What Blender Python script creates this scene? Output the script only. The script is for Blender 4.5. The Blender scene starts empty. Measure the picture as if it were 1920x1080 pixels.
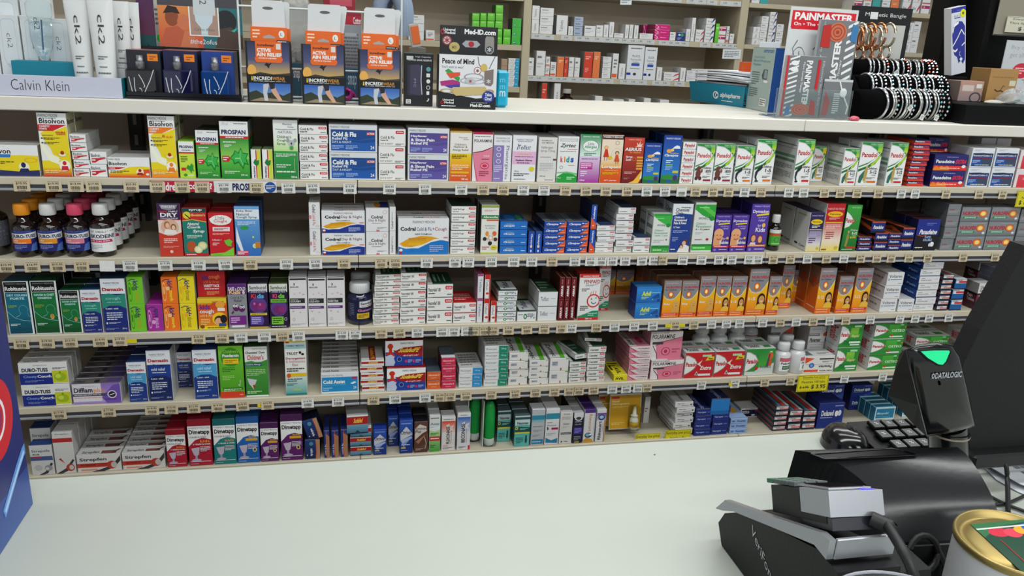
import bpy,math,random
from mathutils import Vector,Matrix
random.seed(7)
SC=bpy.context.scene
COL=SC.collection
# ------------------------------------------------------------------ camera, world, lights, exposure
FPX=1494.38
EYE=1.45
RM=((0.97799551,-0.20316775,0.04740938),(0.0166341,0.30245952,0.95301707),(0.20796175,0.93125781,-0.29918357))
cd=bpy.data.cameras.new('camera');cam=bpy.data.objects.new('camera',cd);COL.objects.link(cam)
cd.sensor_width=36.0;cd.lens=36.0*FPX/1920.0;cd.clip_start=0.02
m4=Matrix(((RM[0][0],RM[1][0],-RM[2][0],0),(RM[0][1],RM[1][1],-RM[2][1],0),(RM[0][2],RM[1][2],-RM[2][2],EYE),(0,0,0,1)))
cam.matrix_world=m4
SC.camera=cam
W=bpy.data.worlds.new('world');SC.world=W;W.use_nodes=True
W.node_tree.nodes['Background'].inputs[0].default_value=(0.9,0.96,1.0,1)
W.node_tree.nodes['Background'].inputs[1].default_value=0.44
def area(name,loc,sx,sy,power,col=(0.96,1.0,0.985),rot=(0,0,0)):
 l=bpy.data.lights.new(name,'AREA');l.shape='RECTANGLE';l.size=sx;l.size_y=sy;l.energy=power;l.color=col
 o=bpy.data.objects.new(name,l);COL.objects.link(o);o.location=loc;o.rotation_euler=rot
 return o
area('ceiling_lamp',(0.7,0.8,2.78),3.6,0.25,30)
area('ceiling_lamp',(0.8,-1.0,2.78),3.0,0.4,34)
area('ceiling_lamp',(1.0,-3.0,2.78),2.8,0.6,70)
area('ceiling_lamp',(1.6,1.75,2.78),2.6,0.2,12)
area('ceiling_lamp',(1.6,2.8,2.78),2.8,0.2,14)
SC.view_settings.view_transform='Standard'
SC.view_settings.look='None'
SC.view_settings.exposure=0.40
SC.view_settings.gamma=1.0
SC.view_settings.use_curve_mapping=False
# ------------------------------------------------------------------ from photo pixels to places on real planes
def ray(px,py):
 a=(px-960)/FPX;b=(540-py)/FPX
 return Vector([RM[0][i]*a+RM[1][i]*b+RM[2][i]for i in range(3)])
def atY(px,py,Y):
 r=ray(px,py);t=Y/r.y
 return Vector((r.x*t,Y,r.z*t+EYE))
def atZ(px,py,z):
 r=ray(px,py);t=(z-EYE)/r.z
 return Vector((r.x*t,r.y*t,z))
def XofP(px,Y,z):  # X on the line (Y, z) that is seen at column px
 k=(px-960)/FPX;z-=EYE
 a=RM[0][0]-k*RM[2][0]
 return-((RM[0][1]-k*RM[2][1])*Y+(RM[0][2]-k*RM[2][2])*z)/a
def ZofP(py,X,Y):  # height on the line (X, Y) that is seen at row py
 k=(540-py)/FPX
 return EYE-((RM[1][0]-k*RM[2][0])*X+(RM[1][1]-k*RM[2][1])*Y)/(RM[1][2]-k*RM[2][2])
# ------------------------------------------------------------------ colours and materials
PAL=dict(w='#e9eaea',k='#141416',K='#2b2b2e',r='#c9202c',b='#1d3f9c',n='#1b2456',g='#2f9a3c',y='#e9d21c',o='#ee7a1c',p='#6a4ea3',
G='#8b8e92',c='#d8d2c0',a='#b4b7ba',m='#b3328c',t='#17808a',P='#e98aa4',l='#8fcc3a',d='#5f6468',B='#2a78c8',s='#cfd3d6',R='#8c1420')
_cc={}
def hexc(c):
 if isinstance(c,tuple):return c
 if c in _cc:return _cc[c]
 h=PAL.get(c,c).lstrip('#')
 v=[int(h[i:i+2],16)/255 for i in(0,2,4)]
 r=tuple((x/12.92 if x<=0.04045 else((x+0.055)/1.055)**2.4)for x in v)+(1.0,)
 _cc[c]=r
 return r
_mats={}
def mat(name,col=None,rough=0.5,metal=0.0,noise=0.06,scale=60.0,bump=0.0,spec=0.5,coat=0.0,emit=0.0,trans=0.0,alpha=1.0,ior=1.45):
 if name in _mats:return _mats[name]
 m=bpy.data.materials.new(name);m.use_nodes=True;nt=m.node_tree;b=nt.nodes['Principled BSDF']
 b.inputs['Roughness'].default_value=rough;b.inputs['Metallic'].default_value=metal
 b.inputs['Specular IOR Level'].default_value=spec;b.inputs['Coat Weight'].default_value=coat
 b.inputs['IOR'].default_value=ior
 tc=nt.nodes.new('ShaderNodeTexCoord');nz=nt.nodes.new('ShaderNodeTexNoise');nz.inputs['Scale'].default_value=scale
 nz.inputs['Detail'].default_value=4
 nt.links.new(tc.outputs['Object'],nz.inputs['Vector'])
 mr=nt.nodes.new('ShaderNodeMapRange');mr.inputs['To Min'].default_value=1-noise;mr.inputs['To Max'].default_value=1+noise*0.6
 nt.links.new(nz.outputs['Fac'],mr.inputs['Value'])
 mx=nt.nodes.new('ShaderNodeMix');mx.data_type='RGBA';mx.blend_type='MULTIPLY';mx.inputs['Factor'].default_value=1.0
 if col is None:
  at=nt.nodes.new('ShaderNodeVertexColor');at.layer_name='ink';nt.links.new(at.outputs['Color'],mx.inputs['A'])
 else:
  mx.inputs['A'].default_value=hexc(col)
 nt.links.new(mr.outputs['Result'],mx.inputs['B']);nt.links.new(mx.outputs['Result'],b.inputs['Base Color'])
 if bump:
  bp=nt.nodes.new('ShaderNodeBump');bp.inputs['Strength'].default_value=bump;bp.inputs['Distance'].default_value=0.002
  nt.links.new(nz.outputs['Fac'],bp.inputs['Height']);nt.links.new(bp.outputs['Normal'],b.inputs['Normal'])
 if emit:
  nt.links.new(mx.outputs['Result'],b.inputs['Emission Color']);b.inputs['Emission Strength'].default_value=emit
 if trans:b.inputs['Transmission Weight'].default_value=trans
 if alpha<1:b.inputs['Alpha'].default_value=alpha
 _mats[name]=m
 return m
CARD=mat('printed card',None,0.38,noise=0.04,scale=90)
GLOSS=mat('glossy printed plastic',None,0.16,noise=0.03)
MATTE=mat('matt painted surface',None,0.6,noise=0.05)
METAL=mat('polished metal',None,0.22,metal=1.0,noise=0.05)
INK=mat('printing ink',None,0.42,noise=0.03)
# ------------------------------------------------------------------ mesh builder with per-face ink colours
def clip(poly,axis,lim,keep_less):
 out=[]
 n=len(poly)
 for i in range(n):
  a=poly[i];b=poly[(i+1)%n]
  ia=(a[axis]<=lim)if keep_less else(a[axis]>=lim)
  ib=(b[axis]<=lim)if keep_less else(b[axis]>=lim)
  if ia:out.append(a)
  if ia!=ib:
   t=(lim-a[axis])/(b[axis]-a[axis])
   out.append((a[0]+(b[0]-a[0])*t,a[1]+(b[1]-a[1])*t))
 return out
class MB:
 def __init__(s):s.v=[];s.f=[];s.c=[];s.sm=[]
 def face(s,pts,col,smooth=False):
  i=len(s.v);s.v+=[tuple(p)for p in pts];s.f.append(tuple(range(i,i+len(pts))))
  if isinstance(col,list):s.c.append([hexc(x)for x in col])
  else:s.c.append([hexc(col)]*len(pts))
  s.sm.append(smooth)
 def grid(s,rows,col,closed=False,smooth=True,flip=False):  # rows of equal length; shared verts
  base=len(s.v);n=len(rows[0])
  for r in rows:s.v+=[tuple(p)for p in r]
  for j in range(len(rows)-1):
   cj=col[j]if isinstance(col,list)else col
   for i in range(n if closed else n-1):
    k=(i+1)%n
    q=(base+j*n+i,base+j*n+k,base+(j+1)*n+k,base+(j+1)*n+i)
    s.f.append(q[::-1]if flip else q);s.c.append([hexc(cj)]*4);s.sm.append(smooth)
 def box(s,x0,x1,y0,y1,z0,z1,c='w',t=None,sd=None,ch=0.0006,M=None):
  t=t or c;sd=sd or c
  ch=min(ch,(x1-x0)*.2,(y1-y0)*.2,(z1-z0)*.2)
  X=(x0,x0+ch,x1-ch,x1);Y=(y0,y0+ch,y1-ch,y1);Z=(z0,z0+ch,z1-ch,z1)
  a,b=1,2
  F=[]
  F.append(([(X[a],Y[0],Z[a]),(X[b],Y[0],Z[a]),(X[b],Y[0],Z[b]),(X[a],Y[0],Z[b])],c))
  F.append(([(X[b],Y[3],Z[a]),(X[a],Y[3],Z[a]),(X[a],Y[3],Z[b]),(X[b],Y[3],Z[b])],sd))
  F.append(([(X[0],Y[b],Z[a]),(X[0],Y[a],Z[a]),(X[0],Y[a],Z[b]),(X[0],Y[b],Z[b])],sd))
  F.append(([(X[3],Y[a],Z[a]),(X[3],Y[b],Z[a]),(X[3],Y[b],Z[b]),(X[3],Y[a],Z[b])],sd))
  F.append(([(X[a],Y[a],Z[3]),(X[b],Y[a],Z[3]),(X[b],Y[b],Z[3]),(X[a],Y[b],Z[3])],t))
  F.append(([(X[a],Y[b],Z[0]),(X[b],Y[b],Z[0]),(X[b],Y[a],Z[0]),(X[a],Y[a],Z[0])],sd))
  for zc,zo,cc in((Z[b],Z[3],t),(Z[a],Z[0],sd)):
   up=zc==Z[b]
   qs=[([(X[a],Y[0],zc),(X[b],Y[0],zc),(X[b],Y[a],zo),(X[a],Y[a],zo)]),
([(X[3],Y[a],zc),(X[3],Y[b],zc),(X[b],Y[b],zo),(X[b],Y[a],zo)]),
([(X[b],Y[3],zc),(X[a],Y[3],zc),(X[a],Y[b],zo),(X[b],Y[b],zo)]),
([(X[0],Y[b],zc),(X[0],Y[a],zc),(X[a],Y[a],zo),(X[a],Y[b],zo)])]
   for q in qs:F.append((q if up else q[::-1],cc if up else c))
   for q in([(X[0],Y[a],zc),(X[a],Y[0],zc),(X[a],Y[a],zo)],[(X[b],Y[0],zc),(X[3],Y[a],zc),(X[b],Y[a],zo)],
[(X[3],Y[b],zc),(X[b],Y[3],zc),(X[b],Y[b],zo)],[(X[a],Y[3],zc),(X[0],Y[b],zc),(X[a],Y[b],zo)]):
    F.append((q if up else q[::-1],c))
  for q in([(X[0],Y[a],Z[a]),(X[a],Y[0],Z[a]),(X[a],Y[0],Z[b]),(X[0],Y[a],Z[b])],
[(X[b],Y[0],Z[a]),(X[3],Y[a],Z[a]),(X[3],Y[a],Z[b]),(X[b],Y[0],Z[b])],
[(X[3],Y[b],Z[a]),(X[b],Y[3],Z[a]),(X[b],Y[3],Z[b]),(X[3],Y[b],Z[b])],
[(X[a],Y[3],Z[a]),(X[0],Y[b],Z[a]),(X[0],Y[b],Z[b]),(X[a],Y[3],Z[b])]):
   F.append((q,c))
  for q,cc in F:
   if M is not None:q=[M@Vector(p)for p in q]
   s.face(q,cc)
 def lathe(s,prof,col,seg=24,cx=0,cy=0,M=None,smooth=True):
  rows=[]
  for r,z in prof:
   row=[Vector((cx+r*math.cos(2*math.pi*i/seg),cy+r*math.sin(2*math.pi*i/seg),z))for i in range(seg)]
   if M is not None:row=[M@p for p in row]
   rows.append(row)
  s.grid(rows,col,closed=True,smooth=smooth)
 def disc(s,r,z,col,seg=24,cx=0,cy=0,M=None):
  q=[Vector((cx+r*math.cos(2*math.pi*i/seg),cy+r*math.sin(2*math.pi*i/seg),z))for i in range(seg)]
  if M is not None:q=[M@p for p in q]
  s.face(q,col)
 def tube(s,pts,r,col,seg=8,cap=True):
  pts=[Vector(p)for p in pts];rows=[];up=Vector((0.13,0.29,0.95)).normalized()
  for i,p in enumerate(pts):
   d=(pts[min(i+1,len(pts)-1)]-pts[max(i-1,0)]).normalized()
   a=d.cross(up)
   if a.length<0.05:a=d.cross(Vector((1,0,0)))
   a.normalize();b=d.cross(a)
   rr=r[i]if isinstance(r,(list,tuple))else r
   rows.append([p+(a*math.cos(2*math.pi*k/seg)+b*math.sin(2*math.pi*k/seg))*rr for k in range(seg)])
  s.grid(rows,col,closed=True)
  if cap:s.face(rows[0][::-1],col);s.face(rows[-1],col)
 def prism(s,poly,axis_vec,col,side=None):  # poly: list of 3D points, extruded by a vector
  poly=[Vector(p)for p in poly];e=Vector(axis_vec);side=side or col
  s.face(poly,col);s.face([p+e for p in poly][::-1],side)
  n=len(poly)
  for i in range(n):
   a,b=poly[i],poly[(i+1)%n]
   s.face([b,a,a+e,b+e],side)
 def mesh(s,name,mats):
  me=bpy.data.meshes.new(name)
  me.from_pydata(s.v,[],s.f)
  at=me.color_attributes.new('ink','FLOAT_COLOR','CORNER')
  flat=[]
  for c in s.c:
   for x in c:flat+=x
  at.data.foreach_set('color',flat)
  me.polygons.foreach_set('use_smooth',s.sm)
  for m in(mats if isinstance(mats,(list,tuple))else[mats]):me.materials.append(m)
  me.update()
  return me
 def build(s,name,m=None,parent=None,loc=None,rot=None):
  return link(name,s.mesh(name,m or CARD),parent,loc,rot)
def link(name,me,parent=None,loc=None,rot=None):
 o=bpy.data.objects.new(name,me);COL.objects.link(o)
 if parent is not None:o.parent=parent
 if loc is not None:o.location=loc
 if rot is not None:o.rotation_euler=rot
 return o
ALLT=[]
def tag(o,label,cat,group=None,kind=None):
 if kind:o['kind']=kind
 if label:o['label']=label;ALLT.append(o)
 if cat:o['category']=cat
 if group:o['group']=group
 return o
def thing(name,label,cat,loc=(0,0,0),rotz=0,group=None):
 o=link(name,None,None,loc,(0,0,rotz));return tag(o,label,cat,group)
def struct(name,mb,m):
 o=mb.build(name,m);o['kind']='structure';return o
# ------------------------------------------------------------------ lettering
_tx={}
def glyphs(txt,bold):
 key=(txt,bold)
 if key in _tx:return _tx[key]
 c=bpy.data.curves.new('t','FONT');c.body=txt;c.size=1;c.offset=bold;c.resolution_u=2;c.fill_mode='FRONT'
 o=bpy.data.objects.new('t',c);COL.objects.link(o)
 me=bpy.data.meshes.new_from_object(o,depsgraph=None)if False else o.to_mesh()
 vs=[(v.co.x,v.co.y)for v in me.vertices];fs=[tuple(p.vertices)for p in me.polygons]
 o.to_mesh_clear();bpy.data.objects.remove(o);bpy.data.curves.remove(c)
 if vs:
  x0=min(v[0]for v in vs);x1=max(v[0]for v in vs);y0=min(v[1]for v in vs);y1=max(v[1]for v in vs)
  vs=[((x-x0)/max(x1-x0,1e-6),(y-y0)/max(y1-y0,1e-6))for x,y in vs]
 _tx[key]=(vs,fs)
 return _tx[key]
# flat print elements, u and v run 0..1 over the face
def R(u0,v0,u1,v1,c):return('P',[(u0,v0),(u1,v0),(u1,v1),(u0,v1)],c)
def GR(u0,v0,u1,v1,c0,c1):return('G',(u0,v0,u1,v1),c0,c1)
def P(pts,c):return('P',pts,c)
def E(cx,cy,rx,ry,c,n=18):return('P',[(cx+rx*math.cos(2*math.pi*i/n),cy+ry*math.sin(2*math.pi*i/n))for i in range(n)],c)
def T(s,u0,v0,u1,v1,c='k',b=0.018,rot=0,sh=0):return('T',s,(u0,v0,u1,v1),c,b,rot,sh)
def L(u0,v0,u1,v1,n=3,c='d'):return('L',(u0,v0,u1,v1),n,c)
def ARC(pts,w,c):  # a thick line through points
 a=[];b=[]
 for i,(x,y)in enumerate(pts):
  p=pts[max(i-1,0)];q=pts[min(i+1,len(pts)-1)]
  dx,dy=q[0]-p[0],q[1]-p[1];k=math.hypot(dx,dy)or 1
  a.append((x-dy/k*w,y+dx/k*w));b.append((x+dy/k*w,y-dx/k*w))
 return('S',a,b,c)
def RING(cx,cy,rx,ry,w,c,n=20,a0=0,a1=6.2832):
 a=[];b=[]
 for i in range(n+1):
  t=a0+(a1-a0)*i/n
  a.append((cx+rx*math.cos(t),cy+ry*math.sin(t)));b.append((cx+(rx-w)*math.cos(t),cy+(ry-w*ry/rx)*math.sin(t)))
 return('S',a,b,c)
LAY=0.00005
def ink(els,fmap,mb,ml,strips=1,lay0=1):
 """fmap(u, v, lift) -> point. colour fields go to mb, lettering to ml"""
 rnd=random.Random(3)
 for i,e in enumerate(els):
  h=LAY*(i+lay0)
  def put(poly,col,tgt,cut=True):
   if cut:
    for ax,lim,kl in((0,0.0,False),(0,1.0,True),(1,0.0,False),(1,1.0,True)):
     poly=clip(poly,ax,lim,kl)
     if len(poly)<3:return
   if strips>1:
    for k in range(strips):
     q=clip(clip(poly,0,k/strips,False),0,(k+1)/strips,True)if len(poly)>2 else[]
     if len(q)>2:tgt.face([fmap(u,v,h)for u,v in q],col)
   else:tgt.face([fmap(u,v,h)for u,v in poly],col)
  k=e[0]
  if k=='P':put(e[1],e[2],mb)
  elif k=='G':
   u0,v0,u1,v1=e[1]
   n=strips
   for j in range(n):
    a=u0+(u1-u0)*j/n;b=u0+(u1-u0)*(j+1)/n
    mb.face([fmap(a,v0,h),fmap(b,v0,h),fmap(b,v1,h),fmap(a,v1,h)],[e[2],e[2],e[3],e[3]])
  elif k=='S':
   for j in range(len(e[1])-1):put([e[1][j],e[1][j+1],e[2][j+1],e[2][j]][::-1],e[3],mb)
  elif k=='T':
   vs,fs=glyphs(e[1],e[4]);u0,v0,u1,v1=e[2];rot=e[5];sh=e[6]
   def w(x,y):
    x=x*(1-sh)+sh*y
    if rot==1:x,y=1-y,x
    elif rot==-1:x,y=y,1-x
    elif rot==2:x,y=1-x,1-y
    return u0+(u1-u0)*x,v0+(v1-v0)*y
   b0=len(ml.v)
   for x,y in vs:
    u,v=w(x,y);ml.v.append(tuple(fmap(u,v,h)))
   cc=hexc(e[3])
   for f in fs:ml.f.append(tuple(b0+q for q in f));ml.c.append([cc]*len(f));ml.sm.append(False)
  elif k=='L':
   u0,v0,u1,v1=e[1];n=e[2];hh=(v1-v0)/n
   for j in range(n):
    y=v1-hh*(j+0.7);x=u0;end=u1-(u1-u0)*(0.0 if j<n-1 else 0.35)*(n>1)
    while x<end-0.01:
     wd=min((u1-u0)*(0.10+0.16*rnd.random()),end-x)
     ml.face([fmap(x,y,h),fmap(x+wd*0.86,y,h),fmap(x+wd*0.86,y+hh*0.48,h),fmap(x,y+hh*0.48,h)],e[3])
     x+=wd
def words_n(s):return len(s.split())
ORD=['','lowest','second','third','fourth','fifth','sixth','seventh','eighth','ninth','tenth','eleventh','twelfth']
# ------------------------------------------------------------------ cartons
_cart={}
def whiter(c,s):  # takes most of the painted shade out of a pale carton's side tones
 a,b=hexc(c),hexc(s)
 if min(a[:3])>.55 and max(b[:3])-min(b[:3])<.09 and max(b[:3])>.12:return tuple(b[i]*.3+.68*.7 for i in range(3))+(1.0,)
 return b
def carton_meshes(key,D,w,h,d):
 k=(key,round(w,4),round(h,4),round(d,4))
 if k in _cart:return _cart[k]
 c=D.get('c','w');s=whiter(c,D.get('s',c));t=whiter(c,D.get('t',c))  # many side and lid tones are hand-darkened, shade put into the colour
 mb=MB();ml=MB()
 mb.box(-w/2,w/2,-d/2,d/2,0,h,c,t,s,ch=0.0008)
 m=0.0008/w;
 ink(D.get('e',[]),lambda u,v,l:(-w/2+(0.0005+u*(w-0.001)),-d/2-l,0.0005+v*(h-0.001)),mb,ml)
 ink(D.get('l',[]),lambda u,v,l:(-w/2-l,d/2-0.0005-u*(d-0.001),0.0005+v*(h-0.001)),mb,ml)
 ink(D.get('r',[]),lambda u,v,l:(w/2+l,-d/2+0.0005+u*(d-0.001),0.0005+v*(h-0.001)),mb,ml)
 tt=D.get('tt',[])
 # the tuck flap of every carton shows as a fine seam along the front of its lid
 if h>0.05 or tt:tt=tt+[R(0.02,0.012,0.98,0.03,'#77787a')]if d>0.02 else tt
 ink(tt,lambda u,v,l:(-w/2+0.0005+u*(w-0.001),-d/2+0.0005+v*(d-0.001),h+l),mb,ml)
 a=mb.mesh('carton',D.get('m',CARD));b=ml.mesh('lettering',INK)if ml.f else None
 _cart[k]=(a,b)
 return _cart[k]
def carton(name,D,key,w,h,d,loc,rz,label,cat,group):
 if name=='medicine_carton':name=kindname(key)
 a,b=carton_meshes(key,D,w,h,d)
 o=link(name,a,None,loc,(0,0,rz))
 tag(o,label,cat,group)
 if b:link('printed_lettering',b,o)
 return o
ROWZ={1:-0.3208+EYE,2:-0.4947+EYE,3:-0.6689+EYE,4:-0.8416+EYE,5:-1.016+EYE}
YF=1.8
PLACED={1:[],2:[],3:[],4:[],5:[]}
SYR=set('bisf bisk pros prossm prosside natcough chay pola phen telf vall zyrt litall lora aeri clarc pk1m pk15 pk15r pk512 pk512y pk512o dry bosi litc euky aller apoh chem apol dymb dymk pspu psrd pelix robf robc demg demb deml ease samb sambg brco brcf brrn fenp nub nu15 nu15r nu512 nu512r paed chall trus dms dmt dmb dmp'.split())
LOZ=set('klime kmag kor koru kyel kyelu kred kcough duro diffl strw strp strf'.split())
SPR=set('otr otrp azep flix beco naso tealg tealw whin dkpu rhiu rhi'.split())
def kindname(D):
 return 'syrup_carton' if D in SYR else 'lozenge_carton' if D in LOZ else 'nasal_spray_carton' if D in SPR else 'tablet_carton'
def ordn(k):return ORD[k]if k<len(ORD)else 'later'
def put(row,x0,x1,yt,D,desc,d=0.05,s=0.0,n=1,st=1,yaw=0,lean=0,on=None,jit=0.0,cat='medicine box',name='medicine_carton',short=None,gap=0.003,zb=None,top_only=None,tilt=0,hs=None,base=None):
 """x0..x1: columns of the front's bottom edge; yt: row of its top left corner; s set back; n in line behind; st stacked"""
 key=D if isinstance(D,str)else None
 DD=DES[D]if isinstance(D,str)else D
 key=key or id(DD)
 Y=YF+0.008+s
 z=(ROWZ[row]+0.0004)if zb is None else zb
 X0=XofP(x0,Y,z)+0.0005;X1=XofP(x1,Y,z)-0.0005
 H=ZofP(yt,X0,Y)-z
 w=max(X1-X0,0.004);h=max(H/st,0.004)
 rnd=random.Random(int(x0*7+row*131))
 grp=None
 out=[]
 if row in(1,2)and h>.06:n=min(n,2)
 for k in range(n):
  for j in range(st):
   dx=(rnd.random()-.5)*jit;dy=abs(rnd.random())*jit*0.8;rz=yaw+(rnd.random()-.5)*jit*4
   bits=[desc]
   if k and st>1:bits.append('%s behind front stack, %s up'%(['','one','two','three','four','five','six','seven','eight','nine','ten','eleven'][k],ordn(j+1)))
   elif k:bits.append('%s behind the front one'%['','one','two','three','four','five','six','seven','eight','nine','ten','eleven','twelve'][k])
   elif st>1:bits.append('topmost of its stack' if j==st-1 else('lowest of its stack' if j==0 else '%s up in its stack'%ordn(j+1)))
   lb_=', '.join(bits)
   if len(lb_.split())>16:lb_=desc+', '+' '.join(bits[-1].split()[:max(2,16-len(desc.split()))])
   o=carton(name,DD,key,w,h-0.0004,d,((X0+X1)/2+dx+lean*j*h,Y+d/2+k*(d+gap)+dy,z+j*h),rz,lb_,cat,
None)
   if tilt:o.rotation_euler[1]=tilt
   if st>1 or n>1:o['group']=short or(desc+' set')
   out.append(o)
 PLACED[row].append(((X0+X1)/2,desc))
 return out

def uniq(rows):  # rows: [object, label, X]; same wording is told apart by place
 g={}
 for q in rows:g.setdefault(q[1],[]).append(q)
 out=[]
 for k,v in g.items():
  v.sort(key=lambda q:q[2]);n=len(v)
  for i,q in enumerate(v):
   if n==1:s=k
   elif n==2:s=k+(', left one',', right one')[i]
   elif i==0:s=k+', leftmost'
   elif i==n-1:s=k+', rightmost'
   else:s=k+', '+(ORD[i+1]if i<12 else 'far')+' from left'
   out.append((q[0],s))
 return out
# ------------------------------------------------------------------ the room
CREAM=mat('cream laminate','#dbd6cd',0.42,noise=0.05,scale=14)
SHELFM=mat('cream shelf laminate','#c8bfab',0.45,noise=0.06,scale=10)
BACKP=mat('shelf back panel','#b8a394',0.7,noise=0.10,scale=9)
WHITEC=mat('white counter laminate','#abafa8',0.34,noise=0.03,scale=26,bump=0.04)
LIP=mat('grey rail plastic','#9a9a9c',0.3,noise=0.08,scale=30)
SLOT=mat('dark rail slot','#3a3a44',0.45)
POST=mat('dark slotted post','#2a2826',0.35,noise=0.2,scale=30)
def sbox(x0,x1,y0,y1,z0,z1,ch=0.001):
 m=MB();m.box(x0,x1,y0,y1,z0,z1,'w',ch=ch);return m
def hide_struct(name,m,mt):return struct(name,m,mt)
struct('floor',sbox(-3.2,5.0,-4.6,4.4,-0.05,0.0),mat('grey vinyl floor','#8a8782',0.5,noise=0.15,scale=5))
struct('ceiling',sbox(-3.2,5.0,-4.6,4.4,2.8,2.85),mat('white ceiling tile','#d8d8d4',0.8,noise=0.08,scale=40,bump=0.3))
struct('wall_back',sbox(-3.2,5.0,3.68,3.78,0,2.8),mat('cream wall paint','#bfb49a',0.7))
# the pharmacy shelving that stands behind the counter
XL,XR=-1.15,2.05
gond=thing('shelving_unit','cream pharmacy shelving with five open shelves of cold and pain medicine','shelving',(0,0,0))
JX=(XL,0.0366,1.0641,XR)
DZ={1:(0,0,0),2:(0,0,0),3:(0,0,0),4:(0,0,0),5:(0,0,0)}
for r in(1,2,3,4,5):
 for b in range(3):
  zt_=ROWZ[r];g=0.0008
  sh=sbox(JX[b]+g,JX[b+1]-g,1.8,2.172,zt_-0.0155,zt_).build('shelf',SHELFM,gond)
  rl=sbox(JX[b]+g,JX[b+1]-g,1.801,1.815,zt_-0.027,zt_-0.0157).build('price_rail',SLOT,sh)
  sbox(JX[b]+g,JX[b+1]-g,1.797,1.8005,zt_-0.0275,zt_-0.0225,ch=.0006).build('rail_edge',LIP,sh)
for b in range(3):
 sbox(JX[b]+.001,JX[b+1]-.001,2.185,2.2,0.05,1.26).build('back_panel',BACKP,gond)
for px in(257,1018,1322,1640):
 x=XofP(px,2.17,ROWZ[1]+.05);m=MB();m.box(x-.016,x+.016,2.156,2.184,0.05,1.262,'#2c2a28')
 z=0.1
 while z<1.24:
  m.face([(x-.004,2.1555,z),(x+.004,2.1555,z),(x+.004,2.1555,z+.025),(x-.004,2.1555,z+.025)],'#8d857b');z+=.05
 m.build('upright',mat('dark post paint',None,0.35),gond)
sbox(XL,XR,1.83,2.18,0.0,0.10).build('plinth',CREAM,gond)
sbox(XL-.02,XL-.001,1.81,2.2,0,1.26).build('end_panel',CREAM,gond)
sbox(XR+.001,XR+.02,1.81,2.2,0,1.26).build('end_panel',CREAM,gond)
# the raised ledge on top of it
LZ=EYE-0.1579
led=thing('display_ledge','long cream ledge along the top of the medicine shelving','ledge',(0,0,0))
XJ=XofP(1509,1.8,LZ-.015)
for a,b in((XL-.02,XJ-.0006),(XJ+.0006,XR+.02)):
 sbox(a,b,1.798,2.215,LZ-0.028,LZ,ch=.002).build('ledge_board',CREAM,led)
# the white counter in front
cnt=thing('sales_counter','smooth white sales counter in the foreground','counter',(0,0,0))
sbox(-1.3,2.3,-0.1,0.884,0.91,0.95,ch=.003).build('counter_top',WHITEC,cnt)
sbox(-1.3,2.3,0.0,0.86,0.0,0.909).build('counter_body',CREAM,cnt)
# ------------------------------------------------------------------ package artwork
def pm(v0=.90,v1=.96,c='d',u0=.15,u1=.85,s='PHARMACY MEDICINE'):return[T(s,u0,v0,u1,v1,c,.0),L(u0+.05,v0-(v1-v0)*.55,u1-.05,v0-(v1-v0)*.15,1,c)]
def bisol(band,sub,kid=False):
 e=[P([(0,0),(1,0),(1,.64),(.75,.62),(.5,.56),(.3,.50),(.45,.3),(.7,.26),(0,.25)],'y'),P([(.3,.75),(.55,.72),(1,.80),(1,.2),(.5,.35),(.25,.5),(.05,.68)],'y'),
ARC([(.02,.6),(.1,.45),(.3,.3),(.6,.25)],.06,'#f3f3d8'),GR(0,0,1,.14,band,'#ecc01c'),
P([(0,.72),(.5,.72),(1,.82),(0,.82)],band),T('Bisolvon',.06,.835,.94,.915,'k',.02)]+pm(.935,.985,'d',.04,.72)
 e+=[T(sub[0],.05,.775,.42,.805,'w',.03),T(sub[1],.05,.738,.3,.765,'w',.03),L(.1,.64,.5,.66,1,'d')]
 e+=[L(.14,.58,.72,.62,2,'K'),L(.14,.51,.68,.55,2,'K'),E(.09,.605,.035,.012,'K'),E(.09,.535,.035,.012,'K'),
E(.74,.365,.15,.045,'#f0e9c0'),R(.55,.36,.95,.42,'y'),E(.74,.38,.07,.03,'#a3241c'),E(.78,.175,.2,.09,'#f2f0e0'),E(.78,.215,.07,.035,band),P([(.64,.1),(.92,.1),(.88,.17),(.68,.17)],band),L(.06,.05,.8,.1,2,'#f5e9b0')]
 if kid:e+=[T('Ki',.52,.66,.62,.70,'r',.04),T('ds 6+',.66,.655,.92,.69,'o',.04)]
 else:e+=[T('DOUBLE',.6,.685,.93,.715,'r',.04),T('STRENGTH',.62,.662,.93,.68,'r',.04)]
 return dict(c='w',s='#c8c1a0',t='#5a5648',e=e,r=[R(0,0,1,.6,'#a38f1e'),T('Bisolvon',.1,.82,.9,.9,'k',.02)])
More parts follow.
